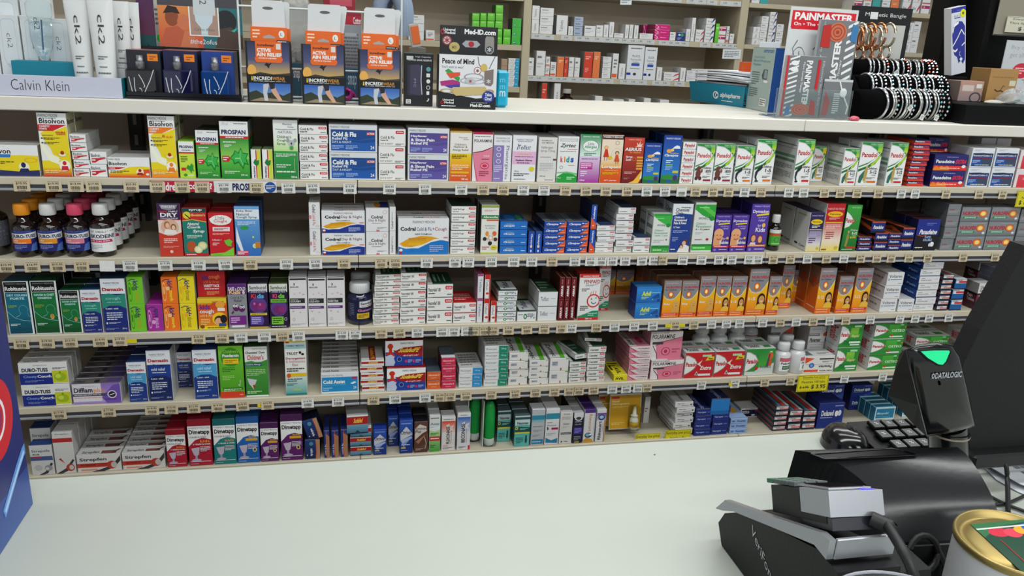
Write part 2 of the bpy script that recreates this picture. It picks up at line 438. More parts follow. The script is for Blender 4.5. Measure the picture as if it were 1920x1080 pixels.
def prospan(v=0,name='PROSPAN'):
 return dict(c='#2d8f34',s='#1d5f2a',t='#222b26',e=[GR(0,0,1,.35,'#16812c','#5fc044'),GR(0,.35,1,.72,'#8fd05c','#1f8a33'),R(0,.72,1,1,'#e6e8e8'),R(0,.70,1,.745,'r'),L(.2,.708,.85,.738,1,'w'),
T(name,.06,.775,.92,.855,'n',.045),L(.5,.945,.95,.975,1,'d'),T('Fliordis',.06,.93,.35,.985,'a',0,0,.2),
L(.1,.62,.55,.66,1,'w'),L(.14,.55,.4,.6,2,'w'),P([(.3,.36),(.45,.44),(.5,.5),(.62,.46),(.72,.55),(.78,.46),(.98,.45),(.9,.36),(.98,.24),(.84,.26),(.78,.16),(.62,.28),(.45,.25),(.42,.32)],'#127a2a'),
P([(.34,.36),(.47,.42),(.52,.48),(.63,.44),(.72,.52),(.78,.44),(.93,.43),(.87,.36),(.92,.27),(.82,.29),(.77,.2),(.62,.31),(.48,.28),(.45,.33)],'#34b04a'),
ARC([(.5,.36),(.68,.36),(.77,.24)],.006,'#b7e8a0'),ARC([(.68,.36),(.7,.5)],.006,'#b7e8a0'),P([(.05,.3),(.28,.3),(.34,.36),(.28,.4),(.05,.4)],'r'),L(.08,.31,.27,.39,2,'w'),L(.1,.08,.65,.14,2,'#bfe6b8'),T('200 mL',.68,.05,.93,.08,'w',.02)],
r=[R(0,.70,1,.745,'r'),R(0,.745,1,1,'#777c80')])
def actbox(name,sub,extra='',thick=False):  # white store-label carton with a red lozenge
 e=[T(name,.04,.42,.52 if not extra else .56,.72,'k',.022),P([(.72,.58),(.97,.58),(.99,.72),(.97,.86),(.72,.86),(.70,.72)],'r'),T('ACTION',.745,.65,.95,.79,'w',.03),L(.78,.12,.97,.28,1,'K'),L(.04,.2,.3,.34,1,'K')]
 if sub:e[-1]=T(sub,.04,.18,.3,.34,'k',.03)
 if extra:e=[T(name,.05,.42,.58,.60,'k',.015),T(sub,.05,.30,.34,.38,'k',.035),T(extra,.05,.08,.52,.18,'K',0),P([(.64,.73),(.93,.73),(.95,.82),(.93,.91),(.64,.91),(.62,.82)],'r'),T('ACTION',.67,.78,.91,.86,'w',.03),L(.62,.04,.95,.16,2,'K')]
 return dict(c='#e6e5e3',s='#9a9a98',t='#8c8c8a',e=e)
def bigact(bg,dark,lines,num='24'):
 e=[R(.035,.05,.965,.82,bg),P([(.035,.5),(.3,.55),(.6,.45),(.965,.55),(.965,.82),(.035,.82)],dark),P([(.035,.3),(.35,.42),(.7,.34),(.965,.4),(.965,.5),(.6,.42),(.3,.5),(.035,.4)],dark),T('PHARMACY MEDICINE',.03,.87,.42,.95,'d',0)]
 for t,a,b,c,bb in lines:e.append(T(t,.06,a,c,b,'w',bb))
 e+=[R(.78,.63,.95,.74,'r'),T('ACTION',.79,.645,.94,.725,'w',.03),L(.06,.1,.3,.26,3,'#9fb8e8'),L(.34,.1,.6,.26,3,'#9fb8e8'),T(num,.86,.12,.94,.24,'w',.02)]
 return dict(c='#d5d8dc',s='#9ea1a6',t='#7d8085',e=e)
def syrup(top,grad,title,tcol='K',band=None,s='#b9bbbd',t='#55585c',extra=[]):
 e=[GR(0,0,1,.66,grad[0],grad[1]),R(0,.66,1,1,top)]+pm(.90,.95)+[T(title,.08,.72,.92,.82,tcol,.01)]+extra
 return dict(c=top,s=s,t=t,e=e)
def panakid(age,foot='r',fig='k',yl=False,lid='#6a7a6e'):
 e=[R(0,0,1,1,'w'),P([(0,.42),(.4,.5),(.75,.65),(.98,.8),(1,1),(0,1)],'#1c8a34'),GR(.78,.78,1,.97,'#b9d83a','#38a53a'),P([(0,.38),(.4,.46),(.75,.6),(1,.8),(1,.7),(.75,.5),(.4,.4),(0,.32)],'#176f2c'),P([(.55,.49),(.95,.73),(.95,.64),(.6,.44)],'#a7cf38'),
P([(0,.45),(.4,.53),(.7,.62),(.88,.74),(.7,.84),(.4,.93),(0,.96)],'#b9bdc0'),P([(0,.46),(.4,.54),(.68,.63),(.85,.74),(.68,.83),(.4,.91),(0,.94)],'#ececec'),T('Panadol',.06,.66,.78,.77,'#b5121e',.03),T('PHARMACY MEDICINE',.4,.94,.96,.98,'#bfe8c0',.01),L(.45,.915,.95,.93,1,'#bfe8c0'),
T('Children',.42,.38,.9,.43,'K',.02),T(age,.58,.28,.9,.36,'K',.025),T('YEARS',.66,.235,.88,.26,'d',.01),L(.45,.15,.88,.2,2,'K'),R(.5,.07,.92,.115,foot),R(0,.035,1,.04,'a')]
 if fig=='k':e+=[E(.36,.40,.06,.04,'#232733'),P([(.38,.40),(.2,.38),(.06,.28),(.05,.17),(.14,.08),(.2,.09),(.14,.18),(.2,.28),(.36,.34),(.48,.42)],'#232733'),E(.17,.075,.1,.02,'#232733'),E(.45,.41,.05,.025,'#d9b08c')]
 elif fig=='b':e+=[E(.22,.40,.12,.05,'#6d3a34'),E(.2,.26,.14,.11,'#6d3a34'),E(.12,.14,.09,.05,'#54282a'),E(.32,.14,.09,.05,'#54282a'),E(.38,.33,.06,.05,'#8d5448')]
 else:e+=[P([(.08,.08),(.2,.06),(.3,.2),(.38,.3),(.3,.36),(.1,.22)],'#2b6a5a'),P([(.3,.12),(.42,.12),(.46,.3),(.44,.42),(.34,.42),(.3,.3)],'#b79a4c'),E(.39,.44,.05,.03,'#c9ab7c'),E(.42,.1,.07,.03,'#c8b878')]
 if yl:e[2]=R(.7,.8,1,.97,'y')
 D=dict(c='#e2e4e3',s='#aeb3b0',t=lid,e=e)
 D['l']=[R(.05,.85,.95,.87,'#4c6b55'),R(.05,.78,.95,.79,'#7f8a83'),R(.05,.58,.95,.64,'#6a9a78'),R(.05,.48,.95,.54,'#5d8a6c'),L(.1,.3,.9,.42,4,'#6b6f6e'),L(.1,.1,.9,.26,5,'#7d8180')]
 return D
def dimet(col,drk,kids,big=True,s=None):
 e=[R(0,0,1,.62,col),P([(0,.5),(.3,.58),(.65,.60),(1,.56),(1,.86),(0,.86)],'w'),P([(0,.86),(1,.86),(1,.60),(.6,.60),(.3,.56),(0,.42)],'w'),R(0,.86,1,1,drk),T('PHARMACY MEDICINE',.05,.80,.95,.84,'d',0),T('Dimetapp',.05,.66,.95,.78,'k',.035)]
 if kids:e+=[T('COUGH & COLD',.06,.605,.8,.64,'K',.01),T('kids',.52,.50,.93,.56,'#e7a13c',.01),T('6 YEARS & OVER',.2,.45,.96,.48,'w',.03)]
 else:e+=[T('ELIXIR',.55,.55,.9,.58,'#f0c040',.02),R(.4,.48,.95,.535,'#d9a42a'),E(.8,.28,.1,.05,'#d9c070'),E(.8,.28,.05,.03,drk)]
 e+=[P([(.1,.38),(.48,.4),(.42,.24),(.3,.2),(.2,.24)],'#c4b8cc'),R(.26,.12,.36,.22,'#a89ab4'),E(.31,.12,.22,.03,'#b8a8c4'),L(.5,.3,.95,.42,4,'#e6dfe8'),R(.05,.085,.95,.095,'w'),L(.05,.03,.4,.05,1,'#d8ccd8')]
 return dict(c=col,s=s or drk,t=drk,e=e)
def robi(col,drk,t1,t2,hot=True):
 e=[R(.03,.015,.94,.985,drk),R(.04,.015,.93,.82,col),GR(.04,.015,.93,.4,drk,col),R(.03,.80,.94,.985,'#0d0f10'),R(0,.79,1,.80,'a'),T('PHARMACY MEDICINE',.1,.94,.9,.965,'#8f9698',0),T('Robitussin',.06,.825,.92,.90,'#e8e8e8',.03),T(t1,.1,.72,.9,.76,'#bfe4ea',.03),T(t2,.22,.66,.78,.70,'#bfe4ea',.03),
RING(.68,.47,.18,.085,.012,'#7fb4bc',20,-.4,4.2),ARC([(.55,.4),(.5,.36),(.35,.33)],.005,'#7fb4bc'),ARC([(.84,.42),(.86,.36),(.96,.32)],.005,'#7fb4bc'),ARC([(.03,.44),(.3,.32),(.6,.27),(.94,.25)],.005,'#8fb8bc'),L(.1,.16,.5,.21,2,'#d0e4e6'),L(.1,.5,.45,.56,3,'#8fb04a'),R(.1,.1,.9,.104,drk)]
 if hot:e+=[E(.72,.33,.08,.05,'#d8b070'),E(.72,.34,.05,.04,'#c0802a')]
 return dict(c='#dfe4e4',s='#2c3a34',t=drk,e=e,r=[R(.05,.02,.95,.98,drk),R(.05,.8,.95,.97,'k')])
def demaz(top,mid,bot,sub,subc='w',lid='#1b2f6e',dim=False):
 e=[R(0,0,1,1,'#dfe3ea'),R(0,0,1,.72,bot),P([(0,.44),(.3,.50),(.7,.50),(1,.44),(1,.72),(.6,.69),(.3,.73),(0,.70)],mid),T('PHARMACY MEDICINE',.12,.90,.78,.935,'n',0),L(.2,.875,.7,.89,1,'a'),T('Demazin',.05,.77,.92,.835,'#b01824',.04),T(sub,.16,.6,.76,.66,subc,.005),L(.2,.55,.8,.575,1,subc),T('6 years - adult',.12,.42,.65,.46,'w',.02),L(.14,.22,.8,.38,4,'#d5dcee'),E(.12,.17,.035,.02,'w'),L(.2,.155,.7,.19,2,'#c0c8e0'),L(.06,.04,.6,.08,2,'#8a94c0'),T('200 mL',.74,.05,.94,.08,'w',0)]
 return dict(c='#dfe3ea',s='#8e929e',t=lid,e=e)
def kidsbox(col,word,cc,c2,up=-1):
 e=[T('kids',.38,.52,.72,.86,'#3b2a66',.03,up),T(word,.42,.10,.72,.50,cc,.03,up),RING(.16,.45,.13,.36,.02,c2),E(.40,.58 if up<0 else .34,.14,.075,c2),ARC([(.06,.85),(.3,.92),(.55,.9)],.015,'#3b3060'),L(.1,.2,.2,.75,1,c2)]
 return dict(c=col,s='#a9aba6',t=col,e=e)
def nuro(age,baby=True,foot='#e0263c',s='#c4531a',hair=None):
 e=[GR(0,0,1,.14,'#e8641a','#ee8a1c'),GR(0,.14,1,.72,'#f0901c','#eec41c'),P([(0,.62),(.18,.53),(.4,.5),(.65,.53),(.85,.64),(1,.76),(1,1),(0,1)],'#85878c'),ARC([(0,.6),(.18,.51),(.4,.48),(.65,.51),(.85,.62),(1,.74)],.008,'#d0d2d4'),T('NUROFEN',.1,.795,.96,.855,'#b5182a',.03),T('for Children',.08,.735,.74,.775,'#1d2a50',.015),L(.1,.91,.8,.95,1,'#d8a0a0'),
E(.42,.63,.16,.085,'#c4451c'),E(.42,.63,.13,.07,'#f0801e'),E(.42,.63,.08,.045,'#fff0b0'),T(age,.06,.33,.42,.40,'w',.02)]
 if baby:e+=[E(.76,.36,.19,.10,'#d9a85a'),P([(.5,.14),(1,.14),(1,.24),(.9,.28),(.62,.28),(.52,.22)],'#d9a050'),E(.74,.38,.015,.008,'K'),E(.84,.38,.015,.008,'K'),ARC([(.72,.325),(.79,.315),(.86,.33)],.005,'#8a3a1c')]
 else:e+=[E(.74,.36,.21,.12,hair or '#2a1a18'),P([(.52,.14),(.54,.38),(.94,.4),(.98,.2),(.9,.14)],hair or '#2a1a18'),E(.76,.34,.15,.09,'#d49a5c'),P([(.45,.13),(1,.13),(1,.22),(.85,.26),(.6,.25),(.5,.2)],'#e8b83c'),E(.72,.355,.013,.008,'K'),E(.82,.355,.013,.008,'K'),ARC([(.7,.31),(.77,.3),(.83,.315)],.008,'#f4f0e8')]
 e+=[R(0,.075,.95,.115,foot),T('ORANGE FLAVOUR',.05,.082,.8,.108,'w',0),L(.05,.02,.8,.06,1,'#f8c080')]
 return dict(c='#ee8a1c',s=s,t='#5e4434',e=e,l=[GR(0,0,1,1,'#d4581a','#c06a24'),P([(0,.62),(.5,.52),(1,.68),(1,1),(0,1)],'#7a5a48'),E(.5,.68,.25,.1,'#b0401c'),L(.1,.1,.9,.14,1,'#f0c8a0')],tt=[E(.5,.5,.16,.2,'#7a2c1a'),R(0,.45,1,.5,'#3a2a24')])
def sudaf(big=True):
 e=[R(0,0,1,.55,'#1c3c98'),R(0,.62,1,1,'w'),P([(.2,.62),(.5,.6),(1,.62),(1,.36),(.6,.34),(.3,.44)],'#9c1420'),P([(.3,.62),(.45,.72),(1,.78),(1,.55),(.4,.5)],'#9c1420'),T('SudafedPE',.33,.53,.95,.71,'#f0d24a',.03,0,.14),T('day & night relief',.45,.36,.9,.44,'w',.01,0,.12),E(.13,.78,.075,.11,'#c8301c'),P([(.1,.72),(.17,.72),(.18,.55),(.26,.40),(.2,.34),(.12,.48),(.03,.42),(.0,.48),(.09,.56)],'#c8301c'),
P([(.0,.0),(.22,.0),(.26,.14),(.22,.3),(.25,.36),(.14,.46),(.04,.4),(0,.4)],'#b9c4dc'),E(.37,.26,.06,.1,'#0f2a6a'),RING(.37,.26,.06,.1,.008,'#a9c0e8'),E(.55,.17,.03,.06,'#d03060'),E(.76,.17,.03,.06,'#d03060'),L(.6,.1,.72,.24,3,'#b0bce0'),L(.81,.1,.96,.24,3,'#b0bce0'),T('PHARMACY MEDICINE',.4,.86,.76,.93,'d',0)]
 return dict(c='w',s='#26305e',t='#8e141c',e=e)
def codral(bg,lines,big=True):
 e=[P([(0,0),(1,0),(1,.36),(.85,.4),(.65,.34),(.4,.17),(.15,.17),(0,.22)],bg),P([(.02,.3),(.2,.44),(.45,.52),(.65,.5),(.82,.44),(.7,.42),(.5,.28),(.25,.2),(.1,.22)],'#e0a01c'),GR(.2,.26,.55,.46,'#e8b824','#c98414'),ARC([(.0,.23),(.15,.17),(.35,.19),(.55,.30),(.75,.41),(1,.4)],.012,'w'),T('PHARMACY MEDICINE',.28,.87,.72,.94,'d',0),T('NEW FORMULA',.33,.54,.66,.59,'K',.01)]
 e+=lines+[L(.62,.06,.9,.26,4,'#b8c4ec'),E(.05,.12,.035,.04,'w'),E(.05,.05,.03,.035,'r')]
 return dict(c='#e2e3e6',s='#a9acb2',t='#b5b7bc',e=e,tt=[T('Codral',.3,.1,.5,.5,'K',.03),T('Day & Night',.52,.1,.85,.5,'r',0)])
def brauer(word,c2=''):
 return dict(c='#dedbdd',s='#b8b4b6',t='#c4c1c3',e=[R(.02,.985,.98,1,'k'),R(.04,.93,.96,.965,'K'),T('BRAUER',.07,.78,.55,.81,'k',.015),P([(.25,.83),(.33,.83),(.31,.85),(.33,.87),(.25,.87),(.27,.85)],'k'),E(.3,.66,.05,.01,'#c2b0c0'),E(.6,.68,.06,.012,'#c9b4a8'),E(.8,.65,.07,.012,'#b8a4bc'),R(.02,.48,.88,.575,'K'),T(word,.06,.495,.62,.535,'w',.02),L(.06,.545,.5,.56,1,'a'),R(.02,.37,.88,.425,'#5a3478'),L(.06,.385,.7,.41,1,'#d0b8dc'),E(.2,.32,.06,.012,'#b8a4bc'),E(.6,.3,.05,.012,'#c9b4a8'),RING(.22,.16,.07,.03,.01,'d'),L(.06,.04,.9,.08,2,'a')])
def pclid(cols,txt='',c='w'):
 return dict(c=c,s='#a2a4a6',t=cols)
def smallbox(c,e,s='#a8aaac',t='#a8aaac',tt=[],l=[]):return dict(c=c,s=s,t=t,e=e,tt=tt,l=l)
def panad(bg,extra,word=None,wc='w',t='#c8cac8'):
 e=[R(0,0,1,.92,bg),R(0,.0,1,.1,bg),P([(0,.12),(.12,.18),(.3,.32),(.46,.54),(.32,.76),(.12,.88),(0,.9)],'#9fa39f'),P([(0,.15),(.12,.21),(.28,.33),(.43,.54),(.3,.74),(.12,.85),(0,.87)],'#e8e8e6'),T('Panadol',.03,.44,.42,.62,'#b5121e',.04),R(.58,.82,.9,.9,'#e0a0a0' if bg=='r' else '#a8dcb0'),R(.5,.07,.92,.15,'#e4e6e4')]
 return dict(c=bg,s='#c6c8c6',t=t,e=e+extra,tt=[T('Panadol',.1,.2,.5,.7,'K',.03),R(.65,.2,.9,.6,'#3c7a44')],l=[T('Panadol',.2,.2,.8,.8,'#b5121e',.03,-1)])
DES={
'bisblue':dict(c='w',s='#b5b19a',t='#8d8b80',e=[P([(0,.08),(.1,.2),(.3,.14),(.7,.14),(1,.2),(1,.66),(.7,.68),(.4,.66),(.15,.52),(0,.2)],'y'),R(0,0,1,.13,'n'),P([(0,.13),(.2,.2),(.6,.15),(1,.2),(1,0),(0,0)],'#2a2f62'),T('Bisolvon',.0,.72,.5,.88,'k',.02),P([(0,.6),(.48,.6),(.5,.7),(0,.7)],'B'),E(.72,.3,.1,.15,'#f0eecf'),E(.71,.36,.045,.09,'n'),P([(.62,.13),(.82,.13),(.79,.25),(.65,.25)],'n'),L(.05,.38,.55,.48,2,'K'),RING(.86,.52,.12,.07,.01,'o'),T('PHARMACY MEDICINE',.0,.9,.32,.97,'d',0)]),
'bisf':bisol('r',('CHESTY','FORTE')),'bisk':bisol('o',('CHESTY','KIDS'),True),
'biss':dict(c='w',s='#a8a79e',t='#8a887e',e=[T('Bisolvon',.06,.58,.62,.86,'k',.02),P([(.08,.12),(.3,.12),(.55,.32),(.95,.44),(.95,.52),(.08,.48)],'r'),L(.1,.2,.32,.44,1,'w'),L(.6,.5,.95,.62,1,'d')]),
'bisw':dict(c='w',s='#a8a79e',t='#8a887e',e=[P([(.3,.36),(.5,.52),(.8,.56),(1,.52),(1,0),(0,0),(0,.2)],'y'),GR(0,0,1,.2,'#d4341c','#e8b81c'),P([(0,.38),(.25,.4),(.42,.5),(0,.52)],'r'),P([(.7,.0),(1,0),(1,.42),(.85,.4)],'#d8561c'),T('Bisolvon',.02,.6,.45,.78,'k',.02),T('PHARMACY MEDICINE',.02,.86,.3,.95,'d',0),T('FORTE',.03,.42,.16,.49,'w',.03),L(.04,.2,.5,.34,2,'K'),E(.76,.28,.09,.17,'#f0e8c8'),E(.76,.35,.04,.08,'#a01c1c'),P([(.68,.12),(.84,.12),(.82,.24),(.7,.24)],'#a01c1c'),E(.94,.16,.04,.06,'w')]),
'pros':prospan(),'prossm':dict(c='l',s='#5c7a20',t='#7c9a28',e=[GR(0,0,1,.66,'#b4d83c','#cfe04a'),R(0,.7,1,.98,'w'),R(0,.66,1,.70,'r'),T('PROSPAN',.05,.8,.93,.88,'n',.045),L(.2,.73,.8,.77,1,'n'),L(.1,.42,.55,.6,4,'#4a6a1c'),P([(.4,.26),(.55,.36),(.66,.32),(.78,.4),(.92,.34),(.88,.24),(.98,.18),(.8,.2),(.76,.12),(.6,.22)],'#2a9438'),R(.1,.2,.4,.28,'r'),E(.35,.08,.12,.04,'#4a8a1c'),L(.5,.05,.9,.1,1,'w')]),
'prosside':dict(c='w',s='#8aa038',t='#6a7a58',e=[R(.62,0,1,.98,'#c4d43c'),R(.48,.02,.6,.98,'r'),P([(.2,.55),(.42,.68),(.6,.62),(.85,.64),(.8,.5),(.62,.44),(.4,.46),(.3,.5)],'#1f7a3a'),T('PROSPAN',.2,.04,.4,.42,'n',.04,1)]),
'natcough':dict(c='#e4e6e4',s='#a9b0a4',t='#6a6e6a',e=[GR(0,.48,1,.72,'#b8dc8a','#e4eedc'),GR(0,0,1,.48,'#1f7f36','#2f9a44'),T('Pharmacy',.4,.91,.78,.95,'n',.01),T('Choice',.6,.875,.85,.905,'n',.0),ARC([(.08,.85),(.4,.84),(.95,.85)],.004,'d'),T('NATURAL',.2,.78,.8,.82,'d',.0),T("Children's",.14,.70,.74,.745,'K',.005),T('Cough',.14,.635,.52,.68,'K',.005),T('Syrup',.14,.575,.5,.625,'K',.005),
E(.74,.62,.15,.055,'#b8bcc0'),E(.6,.665,.07,.035,'#9ca0a4'),E(.9,.665,.07,.035,'#9ca0a4'),E(.74,.61,.03,.022,'K'),E(.74,.54,.1,.04,'#a8acb0'),E(.74,.535,.07,.035,'#3a9a40'),L(.08,.38,.92,.44,3,'w'),R(.84,.15,.85,.36,'w'),L(.08,.19,.7,.26,2,'w'),L(.08,.1,.88,.15,1,'#d8ecd8'),T('200mL',.68,.02,.96,.055,'w',.02)]),
'cf6':actbox('Cold & Flu','Relief PE'),'cf3':actbox('Cold & Flu','Relief PE','DAY & NIGHT'),'cfc':dict(actbox('Cold & Flu+Cough',''),t='#1f3a30'),
'cfb':bigact('#1756a8','#104488',[('Cold & Flu',.56,.74,.56,.045),('Relief PE',.45,.54,.38,.02),('DAY & NIGHT',.33,.41,.46,.0)]),
'hay':bigact('#5e52a0','#51468e',[('Hayfever',.64,.74,.46,.035),('& Sinus Pain',.50,.61,.64,.035),('Relief PE',.37,.47,.48,.035)]),
'chay':dict(c='#e6e2dc',s='#b08440',t='#b58830',e=[GR(0,0,1,.28,'#d4481c','#e2801c'),GR(0,.28,1,.56,'#e8961c','#e8cc1c'),T('Pharmacy',.4,.86,.8,.89,'n',0),T('Choice',.6,.83,.85,.855,'n',0),T("Children's",.2,.72,.75,.76,'K',.0),T('Hayfever &',.16,.66,.8,.71,'K',.0),T('Allergy Relief',.1,.6,.86,.65,'K',.0),L(.08,.45,.8,.54,3,'K'),L(.08,.22,.9,.34,3,'#f4dcb0'),R(.05,.155,.9,.195,'#e8b41c'),L(.08,.09,.8,.12,1,'w'),T('100 mL',.56,.02,.88,.06,'w',.02),R(.0,.98,1,1,'#c89a30')]),
'pola':dict(c='#e6e2e4',s='#a88890',t='#7e1c34',e=[P([(0,.56),(1,.68),(1,0),(.2,0)],'#e07f9a'),ARC([(0,.58),(.5,.62),(1,.70)],.01,'#7a1c34'),ARC([(.02,.57),(.1,.3),(.28,0)],.012,'#b03050'),R(0,.96,1,1,'#b02040'),L(.1,.9,.9,.93,1,'d'),T('POLARAMINE',.06,.8,.96,.86,'k',.01),T('SYRUP',.55,.5,.85,.54,'#f4d4dc',.02),L(.45,.44,.85,.47,1,'#7a1c34'),E(.62,.32,.22,.07,'#c8284c'),E(.62,.32,.18,.05,'#f0a8ba'),E(.62,.32,.13,.035,'#c8284c'),L(.35,.1,.85,.22,3,'#a03050')]),
'phen':dict(c='#e2e2e8',s='#9a9aa4',t='#6e6e74',e=[T('PHARMACIST',.12,.92,.9,.96,'d',0),T('ONLY MEDICINE',.1,.86,.9,.90,'d',0),R(0,0,.58,.79,'#8a7ab8'),T('Phenergan',.64,.2,.88,.78,'#5a5668',0,-1),T('100 mL',.68,.04,.82,.17,'d',0,-1),RING(.28,.71,.13,.045,.03,'w'),RING(.28,.58,.13,.045,.03,'w'),RING(.28,.44,.13,.045,.03,'w'),L(.05,.2,.5,.36,4,'#d4cce8'),L(.05,.05,.4,.08,1,'w')]),
'telf':dict(c='#e4e4e8',s='#a0a0a8',t='#77777c',e=pm(.885,.93,'n')+[R(0,.38,1,.66,'#e0b4d4'),T('Telfast',.2,.7,.78,.8,'n',0,0,.06),ARC([(.18,.69),(.24,.82)],.012,'n'),T("Children's",.2,.58,.8,.63,'#e0b060',.01),L(.1,.53,.9,.56,1,'#7a3c8a'),T('Hayfever Allergy',.14,.44,.84,.49,'n',.03),L(.2,.39,.75,.43,1,'n'),T('150 mL',.1,.21,.3,.25,'K',.0),E(.84,.28,.12,.05,'#d8d020'),L(.08,.12,.75,.19,2,'K'),L(.1,.04,.6,.07,1,'d')]),
'vall':dict(c='#dad7d4',s='#9a9895',t='#6f6d6a',e=[T('PHARMACIST',.14,.92,.72,.95,'K',.01),T('ONLY MEDICINE',.14,.87,.8,.9,'K',.01),T('Vallergan',.1,.74,.78,.81,'d',.0),T('Syrup 7.5mg',.1,.67,.9,.73,'d',.0),L(.1,.55,.7,.58,1,'d'),R(.82,.49,1,.53,'#6a4038'),L(.1,.25,.85,.44,5,'a'),T('100 mL',.12,.12,.45,.15,'K',.01),L(.4,.03,.9,.06,1,'d')]),
'zyrt':dict(c='#e4e6e6',s='#9da19f',t='#8a8f8c',e=[R(.05,.89,.95,.965,'#c9ccca'),L(.15,.91,.85,.94,1,'w'),T('Zyrtec',.06,.745,.9,.85,'k',.02,0,.12),R(.45,.72,.95,.73,'r'),L(.1,.67,.9,.69,1,'K'),T('k',.14,.44,.26,.57,'#c83c50',.04),T('i',.32,.44,.38,.57,'#e8861c',.04),T('d',.42,.44,.58,.57,'#1c9a9a',.04),T('s',.64,.44,.80,.54,'#2a58b8',.04),L(.55,.36,.85,.39,1,'#c4a070'),RING(.2,.33,.08,.035,.015,'d'),P([(0,.12),(.3,.2),(.7,.2),(1,.14),(1,0),(0,.0)],'#1f9a3c'),P([(0,.2),(.4,.21),(1,.17),(1,.2),(.5,.24),(0,.22)],'#6cc46c'),L(.5,.05,.9,.13,2,'#bce4c0'),T('75ml',.03,.08,.2,.11,'w',.01)]),
'litall':dict(c='#e6dcec',s='#7d6a86',t='#1f5a38',e=[GR(0,.55,1,1,'#d4ece0','#108a48'),GR(0,0,1,.55,'#a02c98','#dcc4e4'),T('PHARMACY MEDICINE',.1,.94,.9,.97,'w',.01),E(.5,.76,.4,.12,'w'),RING(.5,.76,.4,.12,.02,'#1f7a4a'),T('Little',.36,.78,.66,.84,'#30406a',0),T('Allergies',.2,.7,.8,.775,'#1f9a5a',.02),L(.2,.56,.8,.62,2,'K'),L(.1,.48,.9,.51,1,'#50406a'),R(.05,.38,.65,.42,'#b8248a'),R(.05,.33,.65,.37,'#b8248a'),R(.05,.28,.65,.32,'#b8248a'),L(.08,.29,.6,.41,3,'#f4c8ec'),L(.08,.12,.4,.25,3,'#f0d8f0'),T('100ml',.06,.03,.3,.065,'w',.02)]),
'lora':dict(c='#ead9c4',s='#a8683c',t='#6a3c1c',e=[GR(0,0,1,.32,'#d4481c','#e06a1c'),GR(0,.32,1,.52,'#e8a81c','#ead9c4'),R(0,.91,1,.985,'#4a2418'),T('PHARMACY MEDICINE',.05,.94,.95,.975,'w',.02),RING(.72,.6,.25,.13,.01,'a'),RING(.72,.84,.1,.04,.015,'d'),E(.2,.74,.1,.04,'#d8a040'),P([(.08,.54),(.36,.54),(.26,.72),(.16,.72)],'#c8381c'),E(.2,.735,.07,.03,'#e8b890'),E(.74,.63,.1,.04,'#5a3020'),E(.74,.62,.07,.03,'#e8b890'),P([(.62,.45),(.88,.45),(.8,.59),(.68,.59)],'#d0501c'),E(.42,.53,.1,.04,'#e0c020'),R(.14,.47,.16,.54,'K'),R(.26,.47,.28,.54,'K'),R(.7,.4,.72,.46,'K'),R(.8,.4,.82,.46,'K'),T('Lorapaed',.05,.29,.96,.37,'w',.03),L(.2,.25,.85,.27,1,'#f8c8b0'),L(.1,.17,.9,.22,2,'y'),T('APY pharma',.2,.03,.8,.065,'w',.01)]),
'aeri':dict(c='#7e1820',s='#4a1014',t='#44141a',e=[GR(0,0,1,1,'#6a121a','#c8402c'),P([(.55,.8),(.66,.82),(.62,.9),(.72,.84),(.78,.93),(.8,.84),(.92,.88),(.86,.81),(.98,.8)],'#f0d0c0'),T('PHARMACY MEDICINE',.2,.94,.85,.97,'#f0c0b8',0),T('AERIUS',.05,.71,.88,.78,'w',.03),T('for children',.3,.66,.84,.70,'#f0c040',0),T('Syrup',.1,.55,.48,.6,'w',.03,0,.1),T('2x60',.12,.49,.4,.54,'w',.02),RING(.55,.53,.1,.04,.02,'o'),R(.68,.55,1,.59,'#e0a040'),R(.68,.48,1,.52,'#e0a040'),R(.68,.42,1,.46,'#e0a040'),R(.68,.36,1,.40,'#e0a040'),R(.68,.3,1,.34,'#e0a040'),L(.1,.2,.7,.26,2,'#e0b8b0'),P([(.35,0),(.6,.05),(.85,.2),(1,.3),(1,.12),(.85,0)],'#e8b83c'),P([(.9,.1),(1,.26),(1,.1)],'w'),L(.1,.08,.4,.12,2,'#c09090')]),
'clarc':dict(c='#1f54b4',s='#123468',t='#16306a',e=[GR(0,.15,1,1,'#2a7ac8','#173c9a'),T('PHARMACY MEDICINE',.1,.92,.9,.955,'w',.0),P([(.5,.73),(.95,.73),(.9,.78),(.75,.8),(.6,.77)],'w'),E(.32,.68,.14,.04,'#e8a83c'),E(.5,.7,.1,.03,'#f0c878'),T('Childrens',.4,.62,.88,.65,'#f0c84c',.01),T('Claratyne',.05,.55,.9,.62,'w',.03,0,.08),L(.2,.42,.6,.5,2,'w'),R(.2,.38,.6,.4,'#8fd04a'),L(.2,.28,.6,.37,3,'#a8c4ec'),R(.62,.22,.95,.27,'#c8c03c'),P([(0,.16),(.4,.2),(1,.14),(1,0),(0,0)],'#2f8a3c'),P([(0,.1),(.5,.06),(1,.1),(1,0),(0,0)],'#1f6a34'),E(.8,.12,.13,.06,'#4a2c7a'),R(.3,.03,.6,.08,'#2a50a8')]),
'pan6':smallbox('w',[T('Panadol',.12,.3,.88,.8,'#b5121e',.04),L(.2,.1,.8,.22,1,'d')],'#a4a8a4','#8a908a'),
'pk1m':panakid('1 MONTH','#8a1c2c','b'),'pk15':panakid('1-5','#d8701c'),'pk15r':panakid('1-5','r'),'pk512':panakid('5-12','r','j'),'pk512o':panakid('5-12','#d8701c','j'),'pk512y':panakid('5-12','#d8a02c','j',True),
